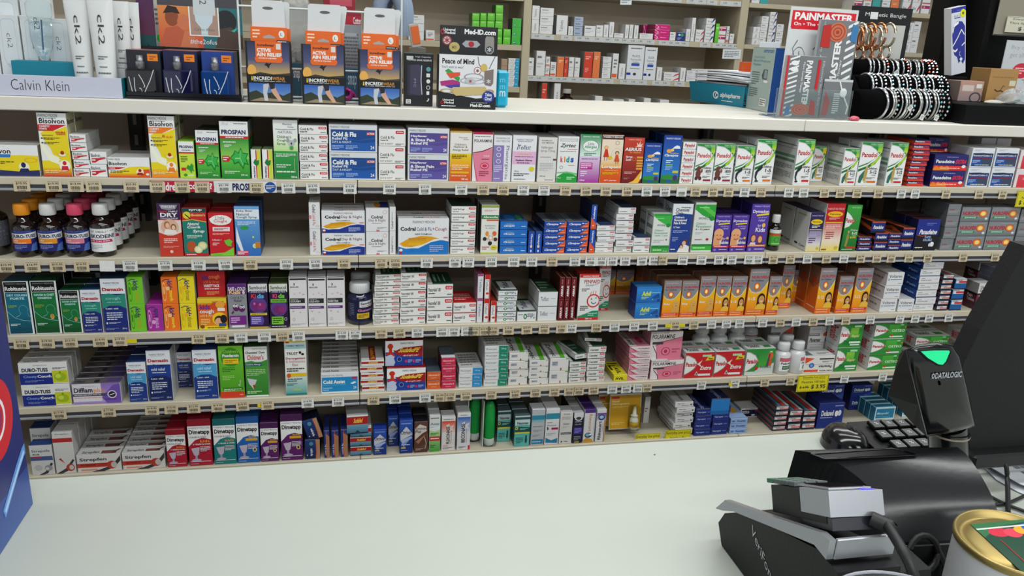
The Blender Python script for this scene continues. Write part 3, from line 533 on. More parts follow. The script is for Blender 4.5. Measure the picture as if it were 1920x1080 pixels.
'pexs':smallbox('n',[R(0,0,1,.42,'#e03a28'),T('Panadeine',.06,.52,.6,.88,'w',.03),T('EXTRA',.62,.5,.96,.88,'#e03a3a',.03)],'#b8341c','#2a2a5a',l=[R(0,0,1,.5,'#c83c1c'),ARC([(0,.4),(.2,.6),(.4,.4),(.6,.6),(.8,.4),(1,.6)],.03,'#f0901c')]),
'pex':smallbox('#23246a',[R(0,0,1,.3,'#e0302c'),P([(0,.12),(.08,.3),(.16,.18),(.24,.3),(.32,.18),(.4,.3),(.48,.2),(.48,0),(0,0)],'#e8801c'),T('Panadeine',.05,.46,.6,.68,'w',.03),T('EXTRA',.62,.44,.98,.7,'#e0283c',.04,0,.1),L(.35,.8,.7,.9,1,'#8a90c8'),L(.2,.08,.8,.2,1,'#f8c0b0'),E(.9,.26,.06,.1,'w')],'#16164a','#24245a'),
'pcod':smallbox('#dfe3ea',[R(.04,.06,.96,.74,'#1f4c94'),R(.5,.06,.96,.45,'#39465e'),P([(.04,.64),(.96,.6),(.96,.72),(.5,.76),(.04,.74)],'#162c54'),T('Paracetamol+Codeine 15',.07,.58,.9,.67,'w',.02),R(.1,.45,.9,.53,'#7a2444'),L(.08,.22,.42,.4,3,'#a8c4ec'),L(.1,.84,.5,.94,2,'a'),L(.2,.1,.85,.16,1,'w')],'#a4a8b0','#c2c4c8'),
'redp':smallbox('#e4d8da',[GR(.1,0,1,.7,'#d8283c','#dc4456'),L(.3,.4,.7,.55,2,'#f4b0b0'),L(.3,.8,.8,.9,1,'d')],'#b8a4a8','#d4ccd0'),
'gwb':smallbox('#dcd8da',[L(.1,.4,.7,.6,2,'d')],'#aaa6a8','#c8c4c6'),
# second shelf
'dry':dict(c='#c8402c',s='#3c2a44',t='#2a1f2c',e=[R(0,.70,1,1,'#3a1f4a'),P([(.1,.98),(.9,.98),(.8,.9),(.5,.88),(.2,.9)],'#8f8a98'),T('mecare',.2,.92,.78,.965,'w',0),R(.08,.84,.45,.87,'#a03030'),T('FAMILY',.5,.84,.9,.87,'w',.01),T('DRY',.12,.75,.88,.83,'w',.03),T('COUGH SYRUP',.12,.708,.88,.735,'w',.01),R(0,.40,1,.69,'#e4d4cc'),E(.5,.56,.4,.15,'#dcb098'),E(.38,.6,.13,.07,'#a86a3c'),E(.4,.59,.09,.05,'#e8bca0'),E(.66,.56,.12,.06,'#7a4a30'),E(.66,.55,.08,.045,'#eac4a8'),P([(.2,.42),(.85,.42),(.75,.5),(.3,.52)],'#efe8e4'),P([(0,0),(1,0),(1,.46),(.5,.38),(0,.46)],'#c83c2c'),L(.2,.25,.8,.35,3,'#f4d0c8'),L(.15,.16,.85,.2,2,'#e8a898'),E(.5,.09,.07,.03,'#e8c8c0')]),
'bosi':dict(c='#c8282c',s='#8a1c20',t='#8a2420',e=[R(0,.92,1,1,'#134a44'),T('syrup',.3,.94,.85,.985,'w',.02),P([(0,.74),(.4,.78),(1,.72),(1,.06),(0,.06)],'#1f7a70'),ARC([(0,.74),(.4,.77),(1,.72)],.008,'#d8c43c'),E(.2,.86,.16,.075,'#d8d03c'),P([(.1,.9),(.3,.82),(.38,.76),(.28,.8),(.14,.86)],'k'),T("Bosisto's",.4,.84,.96,.89,'#f0d880',.02),T('Natural',.2,.65,.7,.71,'w',.03,0,.08),T('Cough',.16,.57,.75,.64,'w',.03,0,.08),T('Syrup',.4,.48,.92,.56,'w',.03,0,.08),L(.15,.37,.8,.45,3,'#c8e0d0'),E(.32,.2,.2,.12,'#b8542c'),E(.78,.22,.2,.09,'#c8c88a'),E(.78,.22,.14,.06,'#e4e4b0'),E(.6,.14,.18,.08,'#d8d8a0'),E(.6,.14,.12,.05,'#ecebc0'),R(0,0,1,.06,'#b8242c'),L(.08,.02,.5,.05,1,'w')]),
'litc':dict(c='#c8202a',s='#8a161c',t='#9a1c24',e=[E(.5,.86,.46,.12,'#ecece8'),R(0,.88,1,1,'#c8202a'),E(.5,.84,.44,.12,'#ecece8'),T('Little',.3,.85,.66,.93,'#8a5a4a',0),T('Coughs',.22,.77,.76,.85,'#c01c28',.01),R(.16,.58,.86,.68,'#f0d8d8'),L(.22,.6,.8,.66,2,'#7a2020'),L(.14,.49,.84,.54,2,'#f0b8a0'),T('6 Months +',.12,.36,.5,.395,'w',.02),L(.12,.24,.4,.32,2,'#f4c8c8'),P([(.6,.36),(.72,.38),(.82,.4),(.95,.34),(.88,.28),(.9,.22),(.72,.24),(.66,.28)],'#6cc43c'),P([(.02,0),(.98,0),(.98,.2),(.6,.08),(.02,.05)],'#7cc83c'),L(.1,.01,.5,.035,1,'#3a7a1c')]),
'euky':dict(c='#3a78c0',s='#25406a',t='#2a3c60',e=[GR(0,0,1,1,'#2a68b8','#6aa8dc'),R(0,.74,1,.94,'#dce6ee'),T('Euky Bear',.08,.88,.75,.93,'#8a1c3c',.02),T('Natural',.08,.815,.58,.865,'#1c2c5a',.01),T('Cough Syrup',.08,.75,.92,.805,'#1c2c5a',.01),L(.1,.62,.85,.7,3,'#d8e8f4'),P([(.05,.6),(.14,.4),(.3,.1),(.2,.08),(.02,.3)],'#e4e6ec'),E(.38,.57,.18,.04,'#2f9a4c'),E(.78,.2,.1,.05,'#d0d8a0'),R(.8,.16,1,.28,'#c87c1c'),E(.72,.38,.04,.02,'#d8e03c'),E(.82,.62,.008,.006,'w'),E(.66,.52,.008,.006,'w'),R(.03,.01,.5,.1,'#d82c5c'),L(.05,.02,.48,.09,2,'w')]),
'codside':smallbox('#e0e0e2',[T('Codral',.3,.62,.62,.92,'K',.02,-1),T('Cold & Flu',.32,.14,.58,.6,'#b03038',.0,-1),R(.02,.38,.2,.52,'#d88088'),RING(.75,.1,.15,.04,.03,'#d89098')],'#a4a6a8','#b8babc'),
'codnar':smallbox('#e0e0e2',[T('Codral',.25,.08,.6,.4,'K',.02,1),T('Nightime',.3,.42,.55,.8,'#28306a',.0,1)],'#a4a6a8','#b8babc'),
'coddn':codral('#1c3490',[T('Codral',.07,.66,.43,.80,'k',.035),T('Day & Night',.45,.645,.94,.80,'#7a2050',.0),E(.93,.47,.06,.03,'#d88090')]),
'codcf':codral('#1a74c4',[T('Codral',.04,.66,.34,.77,'k',.035),T('Cold & Flu',.36,.66,.66,.76,'#28306a',.0),T('+Cough',.67,.64,.96,.76,'#a02040',.0),E(.94,.47,.05,.02,'#d88090')]),
'coddns':smallbox('#e2e2e4',[T('Codral',.22,.56,.74,.70,'k',.03),T('Day & Night',.12,.40,.88,.54,'#5a2858',.0),L(.25,.33,.7,.37,1,'d'),RING(.84,.84,.1,.09,.03,'#d8b8b8'),R(.46,.0,.6,.08,'#c88088'),L(.5,.12,.92,.18,2,'d')],'#a4a6a8','#a6a8ac',[P([(.4,.3),(.7,.9),(1,.9),(1,.1),(.6,.1)],'#1c2c7a'),E(.52,.45,.15,.35,'#c88c1c')]),
'aller':dict(c='#e2e0da',s='#3c4034',t='#59643c',e=[R(0,.95,1,1,'#8aa04c'),R(0,0,1,.03,'#b8cc5c'),L(.15,.87,.9,.91,2,'#c08890'),R(.0,.72,1,.80,'#1f7a48'),T('Allersoothe',.1,.735,.95,.785,'#e8f0d0',.02),R(.3,.68,1,.71,'#d8562c'),T('Antihistamine',.2,.57,.84,.60,'#3a8a7a',.0),T('for children',.25,.52,.8,.55,'#3a8a7a',.0),E(.35,.42,.1,.05,'#e0902c'),E(.78,.42,.13,.05,'#d8682c'),E(.22,.31,.12,.04,'K'),E(.85,.3,.12,.04,'#503024'),E(.54,.22,.12,.045,'#2a2020'),P([(.4,.42),(.6,.36),(.74,.42),(.7,.34),(.78,.28),(.6,.3),(.54,.24),(.48,.3),(.3,.3),(.42,.35)],'#d8b89c'),E(.56,.33,.08,.03,'w'),L(.08,.08,.5,.16,2,'#c06870'),E(.78,.13,.2,.05,'#d8c83c'),T('200mL',.66,.115,.9,.145,'#5a5020',.01)]),
'claro':smallbox('#1f6fc4',[R(0,.96,1,1,'#2a50a8'),T('Claratyne',.1,.28,.55,.58,'w',.03,0,.1),T('Childrens',.22,.62,.5,.76,'#c8d84a',0),L(.78,.3,.95,.45,1,'w')],'#173c7a','#22508a',[E(.45,.5,.2,.3,'#2f7ac8'),E(.8,.5,.12,.3,'#3a9a50')]),
'clarn':smallbox('#1d4ca8',[T('Claratyne',.3,.3,.7,.9,'w',.02,-1),E(.5,.32,.2,.07,'#e8cdb8'),R(.4,.06,.6,.16,'w')],'#13285c','#1a2f60',[R(.1,.1,.45,.9,'#3a4a70')]),
'clar':smallbox('#1b49a8',[P([(.6,0),(1,0),(1,1),(.92,.8)],'#e0582c'),T('Claratyne',.05,.3,.66,.76,'w',.03,0,.1),E(.72,.7,.04,.1,'w'),L(.78,.62,.9,.74,1,'w'),L(.75,.12,.97,.3,1,'#f4c0a0')],'#102a5c','#5e646c',[R(.3,.1,.75,.9,'#3a3f48'),R(.8,.2,.95,.9,'#4a4f58')]),
'claru':smallbox('#1d50b4',[P([(0,0),(1,0),(1,.2),(0,.5)],'#e0582c'),T('Claratyne',.3,.42,.75,.95,'w',.03,-1),L(.3,.1,.6,.18,1,'w')],'#0f1f48','#16264c'),
'lorat':smallbox('#e2e2e2',[T('Loratadine',.06,.25,.5,.44,'k',.025),P([(.72,.6),(.96,.6),(.96,.86),(.72,.86)],'r'),T('ACTION',.74,.66,.94,.8,'w',.03),L(.74,.2,.96,.32,1,'K')],'#9c9ea0','#27345a',[R(.0,0,.16,1,'#c4c6c8'),R(.3,.2,.9,.4,'#3c4a70')]),
'apoh':dict(c='#d8dcd8',s='#8c9690',t='#5e6c62',e=[R(0,0,1,.12,'#35a03c'),R(0,.12,1,.18,'#1f8034'),R(0,.94,1,1,'#2f9a3c'),P([(0,.94),(.3,.82),(.7,.72),(1,.68),(1,.94)],'#3cb046'),L(.15,.86,.6,.9,1,'#7ce08a'),T('APOHEALTH',.22,.68,.86,.73,'K',.0),E(.85,.70,.12,.05,'#1f8a3c'),T("Children's",.1,.55,.62,.6,'#3a9a6a',.0),T('Paracetamol',.1,.48,.84,.53,'#3a9a6a',.0),T('1 month - 2 years',.1,.41,.88,.46,'#3a9a6a',.0),L(.1,.25,.7,.34,2,'a'),E(.82,.33,.04,.02,'#7a1c2c'),L(.1,.03,.6,.09,1,'#c0ecc0'),T('90 mL',.68,.02,.92,.05,'w',.0)],l=[R(.1,.9,.9,.92,'#4a5a50'),R(.1,.6,.9,.7,'#707c74'),R(.1,.3,.9,.45,'#7c887f')]),
'chem':dict(c='#dfe2e8',s='#3a4460',t='#3a4258',e=[R(0,0,1,.76,'#1d3c8c'),P([(0,.76),(.5,.80),(1,.78),(1,.7),(0,.7)],'#1d3c8c'),L(.4,.9,.9,.94,1,'d'),T("Chemists'",.14,.84,.84,.91,'k',.02),T('Own',.14,.78,.5,.835,'k',.02),T("Children's",.1,.7,.6,.745,'w',.03),T('Paracetamol',.1,.64,.74,.69,'w',.03),T('Pain & Fever',.1,.58,.74,.63,'w',.03),T('1-5 Years',.1,.5,.42,.54,'w',.02),L(.1,.4,.85,.46,2,'#a8b8e4'),L(.1,.22,.4,.32,3,'#8a9cd0'),E(.78,.22,.12,.05,'#6a3c24'),E(.72,.19,.1,.045,'#e0b090'),P([(.4,0),(1,0),(1,.12),(.8,.16),(.55,.14)],'#e4e0dc'),E(.6,.12,.1,.045,'#5a3020'),E(.6,.11,.07,.035,'#e4b898'),L(.06,.04,.3,.08,1,'w')],l=[R(0,.76,1,1,'#a4a8b0'),T("Chem",.2,.82,.9,.92,'k',.02)]),
'apol':dict(c='#d8dcda',s='#98a29c',t='#6a7a6e',e=[P([(.0,.86),(.4,.74),(1,.64),(1,.96),(0,.96)],'#2f9f3c'),P([(.3,.9),(1,.7),(1,.8),(.5,.94)],'#55c04a'),L(.2,.88,.7,.92,1,'#8ce08a'),T('APOHEALTH',.2,.66,.84,.71,'K',0),E(.86,.68,.12,.045,'#1f8a3c'),T("Children's",.12,.56,.6,.605,'#3a9a6a',0),T('Paracetamol',.12,.5,.86,.55,'#3a9a6a',0),T('6 - 12 years',.12,.44,.8,.485,'#7a1c1c',.02),L(.12,.36,.5,.41,2,'a'),L(.12,.24,.5,.27,1,'#7a2020'),E(.74,.26,.07,.025,'#b8141c'),R(0,.04,1,.13,'#3cae3c'),R(0,.13,1,.16,'#1f7a34'),L(.08,.06,.7,.11,1,'#c0f0b0')]),
'dymb':dict(c='#4f349a',s='#2c1c5c',t='#3a2670',e=[T('PHARMACY MEDICINE',.1,.95,.85,.98,'#c8b8f0',0),T('Dymadon',.04,.8,.9,.88,'w',.02),P([(.2,.74),(.9,.77),(.9,.8),(.2,.77)],'y'),T('pain & fever',.36,.68,.86,.72,'#d8ccf4',0),T('relief',.5,.62,.84,.67,'#d8ccf4',0),E(.3,.5,.3,.14,'#e4a878'),E(.26,.36,.3,.13,'#e0a070'),P([(0,.16),(.5,.16),(.44,.3),(0,.34)],'#dc9c6c'),E(.2,.46,.03,.012,'K'),E(.42,.46,.03,.012,'K'),ARC([(.2,.36),(.32,.33),(.46,.37)],.01,'#8a2c20'),T('for',.56,.34,.76,.4,'w',0),E(.86,.38,.08,.035,'#e8b83c'),T('Babies',.4,.22,.96,.31,'w',.02),R(0,.12,1,.17,'#c8303c'),L(.1,.13,.9,.16,1,'w'),E(.14,.06,.08,.03,'#8a7acc'),L(.4,.05,.9,.08,1,'w')]),
'dymk':dict(c='#5238a0',s='#2f2068',t='#3c2a74',e=[T('PHARMACY MEDICINE',.12,.94,.95,.97,'#c8b8f0',.01),T('Dymadon',.06,.80,.96,.88,'w',.02),P([(.3,.75),(.98,.78),(.98,.82),(.3,.78)],'y'),T('pain & fever',.4,.7,.9,.74,'#c8b8ec',0),T('relief',.44,.64,.8,.69,'#d8ccf4',0),T('for',.42,.53,.62,.58,'w',0),E(.76,.56,.1,.045,'#e8b83c'),T('Kids',.34,.42,.88,.51,'w',.02),E(.28,.29,.17,.09,'#6a3018'),E(.28,.28,.12,.07,'#e0a478'),E(.66,.26,.16,.1,'#7a4020'),E(.66,.26,.11,.07,'#e4ac80'),P([(.08,.14),(.45,.14),(.4,.2),(.15,.2)],'#d8d0cc'),P([(.5,.14),(.9,.14),(.82,.18),(.55,.18)],'#3c3c50'),R(0,.11,1,.15,'#e07828'),L(.1,.12,.95,.145,1,'w'),E(.14,.05,.08,.03,'#8a7acc'),L(.4,.04,.95,.07,1,'w')]),
'pspu':dict(c='#e2dccc',s='#b7b5b0',t='#2c2440',e=[R(0,.56,1,1,'#2b2152'),GR(0,.2,1,.56,'#d8d0dc','#4a3c7a'),GR(0,0,1,.2,'#e0d078','#dcd6d0'),T('PHARMACY MEDICINE',.1,.90,.9,.94,'#c0b8e0',0),E(.5,.76,.42,.07,'#e8c81c'),T('Painstop',.2,.735,.8,.785,'#4a3010',.02),L(.2,.6,.8,.67,2,'w'),R(.05,.555,.95,.57,'y'),L(.1,.4,.95,.52,4,'#c0b8dc'),L(.1,.2,.6,.36,3,'#5a3a78'),E(.82,.07,.1,.04,'#c8b82c')],l=[L(.2,.85,.8,.92,1,'#a89a50'),E(.3,.12,.12,.03,'K'),T('Com',.5,.08,.9,.14,'K',.03)]),
'psrd':dict(c='#e8dcc4',s='#bcb8b0',t='#8a1c20',e=[R(0,.5,1,1,'#b81c28'),GR(0,.22,1,.62,'#ecdcc8','#c8404c'),R(0,.62,1,.93,'#b81c28'),GR(0,0,1,.22,'#e4d048','#ecdcc8'),T('PHARMACIST ONLY MEDICINE',.06,.87,.94,.91,'#f4c8c0',0),E(.5,.78,.42,.06,'#f0b81c'),T('Painstop',.2,.755,.8,.8,'#5a3010',.02),L(.2,.66,.8,.71,2,'#f4c0b8'),R(.05,.60,.95,.615,'y'),L(.1,.47,.9,.57,3,'#f4d0c8'),L(.14,.25,.6,.42,4,'#a03040'),E(.82,.07,.1,.04,'#c8b82c'),R(.03,.02,.3,.05,'#8a5a1c')]),
'pelix':dict(c='#1f7f34',s='#124a20',t='#2a6a38',e=[GR(0,0,1,1,'#146a2c','#3aa03c'),P([(0,.5),(.3,.54),(.6,.66),(.3,.78),(0,.86)],'#e4e6e4'),T('PHARMACY MEDICINE',.3,.93,.9,.965,'#a8e0a8',0),T('Panadol',.02,.62,.66,.72,'#b5121e',.03),T('Children',.45,.44,.95,.48,'w',0),T('5-12',.58,.36,.94,.42,'w',.03),T('YEARS',.62,.33,.88,.35,'#b8d8a0',0),T('ELIXIR',.5,.28,.9,.32,'#e8d04a',.02),P([(.2,.1),(.34,.1),(.42,.3),(.36,.4),(.26,.36)],'#9a8a4a'),E(.34,.42,.07,.03,'#b89a6c'),R(.3,.06,.95,.1,'#c8301c'),L(.05,.02,.8,.05,1,'#c8e8c8')]),
'pnds':smallbox('#1c2a78',[R(0,0,1,.16,'#141418'),T('Panadeine',.1,.34,.92,.68,'w',.03,0,.08),R(0,.9,1,1,'#c8501c')],'#1c1a20','#3a241c',[R(0,0,.3,1,'#b84c1c'),R(.5,0,.6,1,'#8a3c1c')],[P([(0,.2),(.5,.6),(1,.2),(1,.5),(.5,.9),(0,.5)],'#b0481c')]),
'pndb':smallbox('#1a2a80',[GR(0,0,1,.55,'#101016','#15151c'),R(0,.5,1,1,'#1c2c88'),T('Panadeine',.12,.52,.96,.68,'w',.035,0,.06),L(.4,.8,.85,.9,2,'#6a7ac0'),T('RAPID',.42,.4,.7,.47,'#9ab4dc',.03),T('SOLUBLE',.36,.3,.76,.38,'#9ab4dc',.03),E(.8,.2,.09,.08,'w'),E(.7,.18,.06,.06,'#d0d4dc'),L(.05,.06,.4,.12,1,'w'),ARC([(.05,.5),(.3,.46),(.5,.5)],.01,'#c84c1c')],'#131a40','#3a1f24'),
'nzav':smallbox('#7a7d82',[R(0,.02,1,.96,'#85888c'),GR(0,.02,1,.4,'#6d7176','#8a8e92'),T('NUROFEN',.04,.42,.64,.70,'#b01c2c',.04),P([(.02,.2),(.1,.36),(.55,.36),(.6,.28),(.55,.2)],'#2f8a54'),T('ZAVANCE',.12,.22,.52,.33,'#d0ecd8',.02),E(.76,.55,.15,.26,'#b83c1c'),E(.76,.55,.13,.22,'#ee8a1e'),E(.76,.55,.08,.14,'#fbe08a'),E(.9,.2,.05,.08,'#e4e4e4'),L(.4,.84,.9,.92,1,'#a8acb0')],'#6a6e72','#6a6d70'),
'nside':smallbox('#7c7f84',[P([(.05,.2),(.7,.2),(.95,.45),(.7,.45),(.05,.4)],'#8a8e92'),T('Nurofen',.1,.45,.5,.6,'#a02c38',.02)],'#5e6266','#66696c'),
'greyb':smallbox('#6d6662',[L(.2,.4,.7,.6,1,'#4a3c38')],'#4c4744','#5a5450'),  # pale cartons deep on the shelf, shade put into their brown
# third shelf
'robf':robi('#0f6a82','#0a4458','DRY COUGH','FORTE',False),'robc':robi('#0f7238','#0a4424','COUGH & CHEST','CONGESTION'),
'demg':demaz('w','#2a8a78','#1c2c78','cough','#9ad8cc','#143a5e'),'demb':demaz('w','#1c3c8c','#16265e','cold relief','w','#182850'),'deml':demaz('w','#4a9ccc','#1a3a84','cold relief','#cfe8f4','#203a70'),
'klime':kidsbox('#72c42c','cough','#b8a01c','#3c8a20'),'kmag':kidsbox('#a42c98','travel','#c890cc','#e0a0d8',1),'kor':kidsbox('#ee7420','cough','#f4d82c','#f8c080'),'koru':kidsbox('#ee7420','cough','#f4d82c','#f8c080',1),'kyel':kidsbox('#e8d420','throat','#b0901c','#e8b01c'),'kyelu':kidsbox('#e8d420','throat','#b0901c','#e8b01c',1),
'kred':smallbox('#b81c26',[T('kids',.18,.66,.4,.86,'#3a2a78',.03),T('cough',.42,.66,.82,.86,'#f08a3c',.01),T('cold & throat',.22,.52,.8,.64,'#f08a3c',0),T('VARIETY PACK',.22,.36,.8,.48,'w',.03),L(.25,.26,.78,.33,1,'w'),L(.32,.04,.78,.2,3,'#f09a6a')],'#7a1018','#8a1820'),
'kcough':smallbox('#e0801c',[GR(0,.1,1,.8,'#e8881c','#d83c1c'),R(0,0,1,.12,'#e8d81c'),GR(0,.86,1,1,'#e0c020','#e8c83c'),T('VARIETY PACK',.5,.86,.92,.92,'#a01c1c',.03),T('kids',.08,.66,.42,.82,'#5a2c8a',.03),T('cough',.06,.5,.55,.66,'w',.02),T('cold & throat',.06,.42,.6,.5,'#f4e0a0',0),E(.6,.78,.14,.1,'#d0482c'),E(.78,.8,.16,.12,'#e8a03c'),R(.68,.6,.94,.7,'#e8e4e0'),L(.08,.14,.4,.36,4,'#f8d880'),E(.74,.34,.26,.22,'#f4c81c'),E(.72,.3,.17,.15,'#30201c'),E(.7,.26,.13,.12,'#e0a880'),E(.88,.34,.12,.14,'#20181c'),R(.7,.1,.96,.2,'#28508a'),E(.12,.1,.08,.06,'#8a4a1c'),L(.3,.03,.9,.09,1,'#8a5a10')],'#a8941c','#c8a41c'),
'ease':dict(c='#8c8e94',s='#5c3a74',t='#4a2460',e=[R(0,.78,1,1,'#5c2474'),T('EASE a COLD',.04,.86,.96,.94,'w',.02),T('Kids',.08,.79,.7,.87,'#f0c46a',.03),E(.86,.82,.07,.04,'#d8ccc0'),P([(0,.72),(.4,.80),(1,.72),(1,.66),(0,.66)],'#8c8e94'),T('Cold & Flu',.14,.68,.86,.74,'K',0),T('Relief',.34,.61,.74,.67,'K',0),E(.42,.48,.18,.08,'#5c1c5e'),E(.72,.46,.18,.08,'#5c1c5e'),E(.33,.52,.07,.03,'w'),E(.48,.52,.07,.03,'w'),E(.67,.49,.07,.03,'w'),E(.82,.49,.07,.03,'w'),E(.34,.52,.03,.014,'k'),E(.5,.52,.03,.014,'k'),E(.68,.49,.03,.014,'k'),E(.83,.49,.03,.014,'k'),P([(.14,.36),(.26,.42),(.3,.38),(.2,.34)],'#5c1c5e'),R(.04,.1,.94,.3,'#742484'),L(.1,.13,.6,.27,3,'#e0b8e8'),R(.14,.035,.84,.08,'#e8e4ea')]),
'samb':dict(c='#2c1848',s='#241838',t='#3a3444',e=[R(0,0,1,.8,'#281444'),E(.5,.52,.46,.18,'#5a3c8a'),R(.0,.82,1,1,'#d8d8dc'),T('Sambucol',.06,.88,.94,.96,'k',.02),R(.06,.80,.94,.85,'#4a4468'),T('COLD & FLU',.14,.81,.86,.84,'w',.01),T('Ki',.14,.68,.4,.78,'#c83c50',.04),T('ds',.44,.68,.82,.78,'#58a8d8',.04),E(.36,.52,.22,.09,'#7a2468'),E(.66,.5,.22,.09,'#8a2c74'),E(.3,.56,.06,.03,'#b868a8'),E(.6,.54,.06,.03,'#b868a8'),P([(.24,.38),(.4,.44),(.46,.4),(.32,.36)],'#7a2468'),R(.06,.30,.94,.35,'#e0c83c'),L(.14,.31,.86,.34,1,'#5a4a10'),P([(.06,.08),(.7,.08),(.78,.18),(.7,.28),(.06,.28)],'#5c44a0'),L(.12,.1,.62,.26,4,'#c8bcec'),R(0,0,1,.04,'#b89a3c')]),
'sambg':dict(c='#281840',s='#201830',t='#4a5a34',e=[R(0,0,1,.8,'#241338'),E(.5,.46,.46,.2,'#5a3c88'),R(.0,.82,1,1,'#d8dcd4'),T('Sambucol',.06,.88,.94,.96,'k',.02),R(.06,.80,.94,.85,'#3a4458'),T('COLD & FLU',.14,.81,.86,.84,'w',.01),T('Ki',.18,.68,.42,.78,'#d83c7a',.04),T('ds',.48,.68,.84,.78,'#6cc83c',.04),R(.06,.58,.94,.66,'#6cb43c'),T('COUGH LIQUID',.14,.60,.86,.64,'k',.02),E(.4,.43,.2,.08,'#7a2468'),E(.68,.42,.2,.08,'#8a2c74'),P([(.4,.3),(.56,.36),(.6,.32),(.46,.28)],'#7a2468'),R(.08,.08,.74,.26,'#7cc43c'),L(.14,.1,.66,.24,3,'#20401c'),RING(.86,.2,.08,.035,.02,'#d0d0d8'),L(.06,.02,.9,.05,1,'w')]),
'brco':brauer('COUGH'),'brcf':brauer('COLD & FLU'),'brrn':brauer('RUNNY NOSE'),
'fexo':dict(actbox('Fexorelief 180',''),t='#17402a',s='#a4a4a2',tt=[R(0,0,.2,1,'#d8d8d6'),R(.3,.2,.4,.8,'#7aa88a'),R(.5,.2,.55,.8,'#7aa88a'),R(.7,.2,.75,.8,'#7aa88a')]),
'fexr':dict(actbox('Fexorelief 120',''),t='#c02024',s='#a4a4a2',tt=[L(.1,.2,.9,.8,4,'#f0b0a8')]),
'fexg':dict(actbox('Fexorelief 120',''),t='#b8b8b6',s='#a4a4a2'),
'telp':smallbox('#dcdce0',[R(0,.9,1,1,'#a84c7c'),T('Telfast',.3,.25,.7,.8,'#4a5a8c',0,-1)],'#a08898','#8c3c64'),
'telr':smallbox('#e4e4e4',[R(.0,.82,1,1,'#c8281c'),T('Telfast',.2,.35,.6,.8,'#1f3a5c',0,-1),E(.5,.22,.3,.05,'#c83c2c'),R(.8,0,1,.9,'#c8281c')],'#8c2020','#b02820'),
'telw':smallbox('#e0e2e4',[T('Telfast',.52,.28,.94,.8,'#1c3a66',.01,2),E(.42,.5,.1,.28,'#2f7a4c'),E(.42,.5,.05,.15,'#c8e0d0'),L(.04,.62,.3,.76,1,'d')],'#9c9ea0','#1d3a2a',[R(.15,.1,1,.85,'#c4c6c8'),T('Telfast',.35,.2,.7,.8,'#243c5c',.02,1)]),
'telt':smallbox('#dfe1e4',[T('Telfast',.08,.36,.55,.66,'#1f3a6a',.0,0,.06),L(.66,.5,.9,.56,1,'d')],'#a8aaac','#26402c',[R(0,0,.08,1,'#c8c8c8'),L(.2,.2,.8,.8,3,'#7aa080')]),
'aeru':smallbox('#6c1820',[T('AERIUS',.3,.1,.72,.62,'w',.04,1),T('10mg',.35,.7,.6,.9,'#e0b8b0',0,1)],'#40100f','#4a1a18',[R(0,0,.3,.5,'#a86438')]),
'fenp':dict(c='#e2e2e2',s='#7a3c34',t='#a81c18',e=[R(0,.93,1,1,'#c8241c'),T('PHARMACY MEDICINE',.15,.945,.9,.975,'w',.02),T('FENPAED',.22,.80,.98,.88,'#a81c24',.02),L(.3,.74,.9,.78,2,'d'),L(.12,.62,.5,.7,2,'K'),RING(.72,.42,.32,.15,.06,'#d02820'),E(.62,.46,.03,.018,'#1f7a6a'),E(.84,.48,.03,.018,'#1f7a6a'),RING(.74,.42,.14,.07,.03,'#1c3c6a',12,3.5,5.9),ARC([(.55,.55),(.6,.62)],.01,'#d02820'),ARC([(.68,.57),(.7,.64)],.01,'#d02820'),ARC([(.8,.57),(.82,.64)],.01,'#d02820'),L(.1,.2,.5,.32,3,'K'),P([(0,.08),(.4,.14),(.7,.2),(1,.2),(1,.05),(0,.05)],'#1f8a64'),L(.5,.08,.95,.16,2,'#b0e0c8'),R(0,0,1,.05,'#c8241c'),T('200 mL',.38,.01,.72,.04,'w',.02)]),
'advil':smallbox('#2878c4',[GR(0,0,1,.9,'#1e64b0','#2f8ad4'),T('Advil',.2,.42,.58,.72,'#d8e03c',.04,0,.06),L(.6,.56,.95,.68,1,'#8cc8ec'),L(.2,.2,.5,.38,2,'#b8d85a'),P([(.55,.2),(.95,.3),(.9,.6),(.7,.4)],'#1c4f9a'),R(.85,.06,.95,.2,'#1a3c8a'),E(.66,.2,.03,.05,'#58a8d0')],'#1c2c78','#2a68a0'),
'nub':nuro('Baby',True),'nu15':nuro('1-5',False,'#e8641a'),'nu15r':nuro('1-5',False,'#d82048',hair='#4a2c1c'),'nu512':nuro('5-12',False,'#e87a1c'),'nu512r':nuro('5-12',False,'#d82048'),
'volt':smallbox('#dedee0',[T('Voltaren',.08,.6,.88,.84,'#1c1c28',.01),RING(.1,.46,.06,.08,.02,'#28509a'),L(.2,.4,.9,.52,1,'#3a5a90'),L(.7,.12,.92,.2,1,'d')],'#a8a8ac','#b8b8bc',l=[R(0,.86,1,.9,'#3c3c44'),L(.1,.3,.9,.6,1,'#88888c')]),
'spr':smallbox('#dcdcde',[T('Strong Pain Relief',.08,.3,.6,.48,'#1f1f28',.02),R(.1,.62,.28,.68,'d'),L(.75,.55,.92,.62,1,'d')],'#1c3c84','#1f2f60',l=[GR(0,0,1,1,'#152c6a','#1d4f98'),T('Pain',.6,.3,.9,.6,'#a8bce0',.02)]),
'cod':smallbox('#1c2030',[R(.04,.3,.96,.92,'#d8d8dc'),R(.3,.36,.98,.62,'#c83028'),L(.35,.4,.9,.56,1,'#f0d8d0'),T('NUROFEN',.1,.66,.6,.82,'K',.03),R(0,0,1,.14,'#1c2030')],'#24303c','#2a3440',[R(.5,0,.75,1,'#b83028'),R(.2,0,.4,1,'#4a6a7c'),R(.8,0,1,1,'#a8b0b4')],[R(0,.4,1,.6,'#b82c28'),GR(0,.0,1,.35,'#2a4a5a','#3a6070')]),
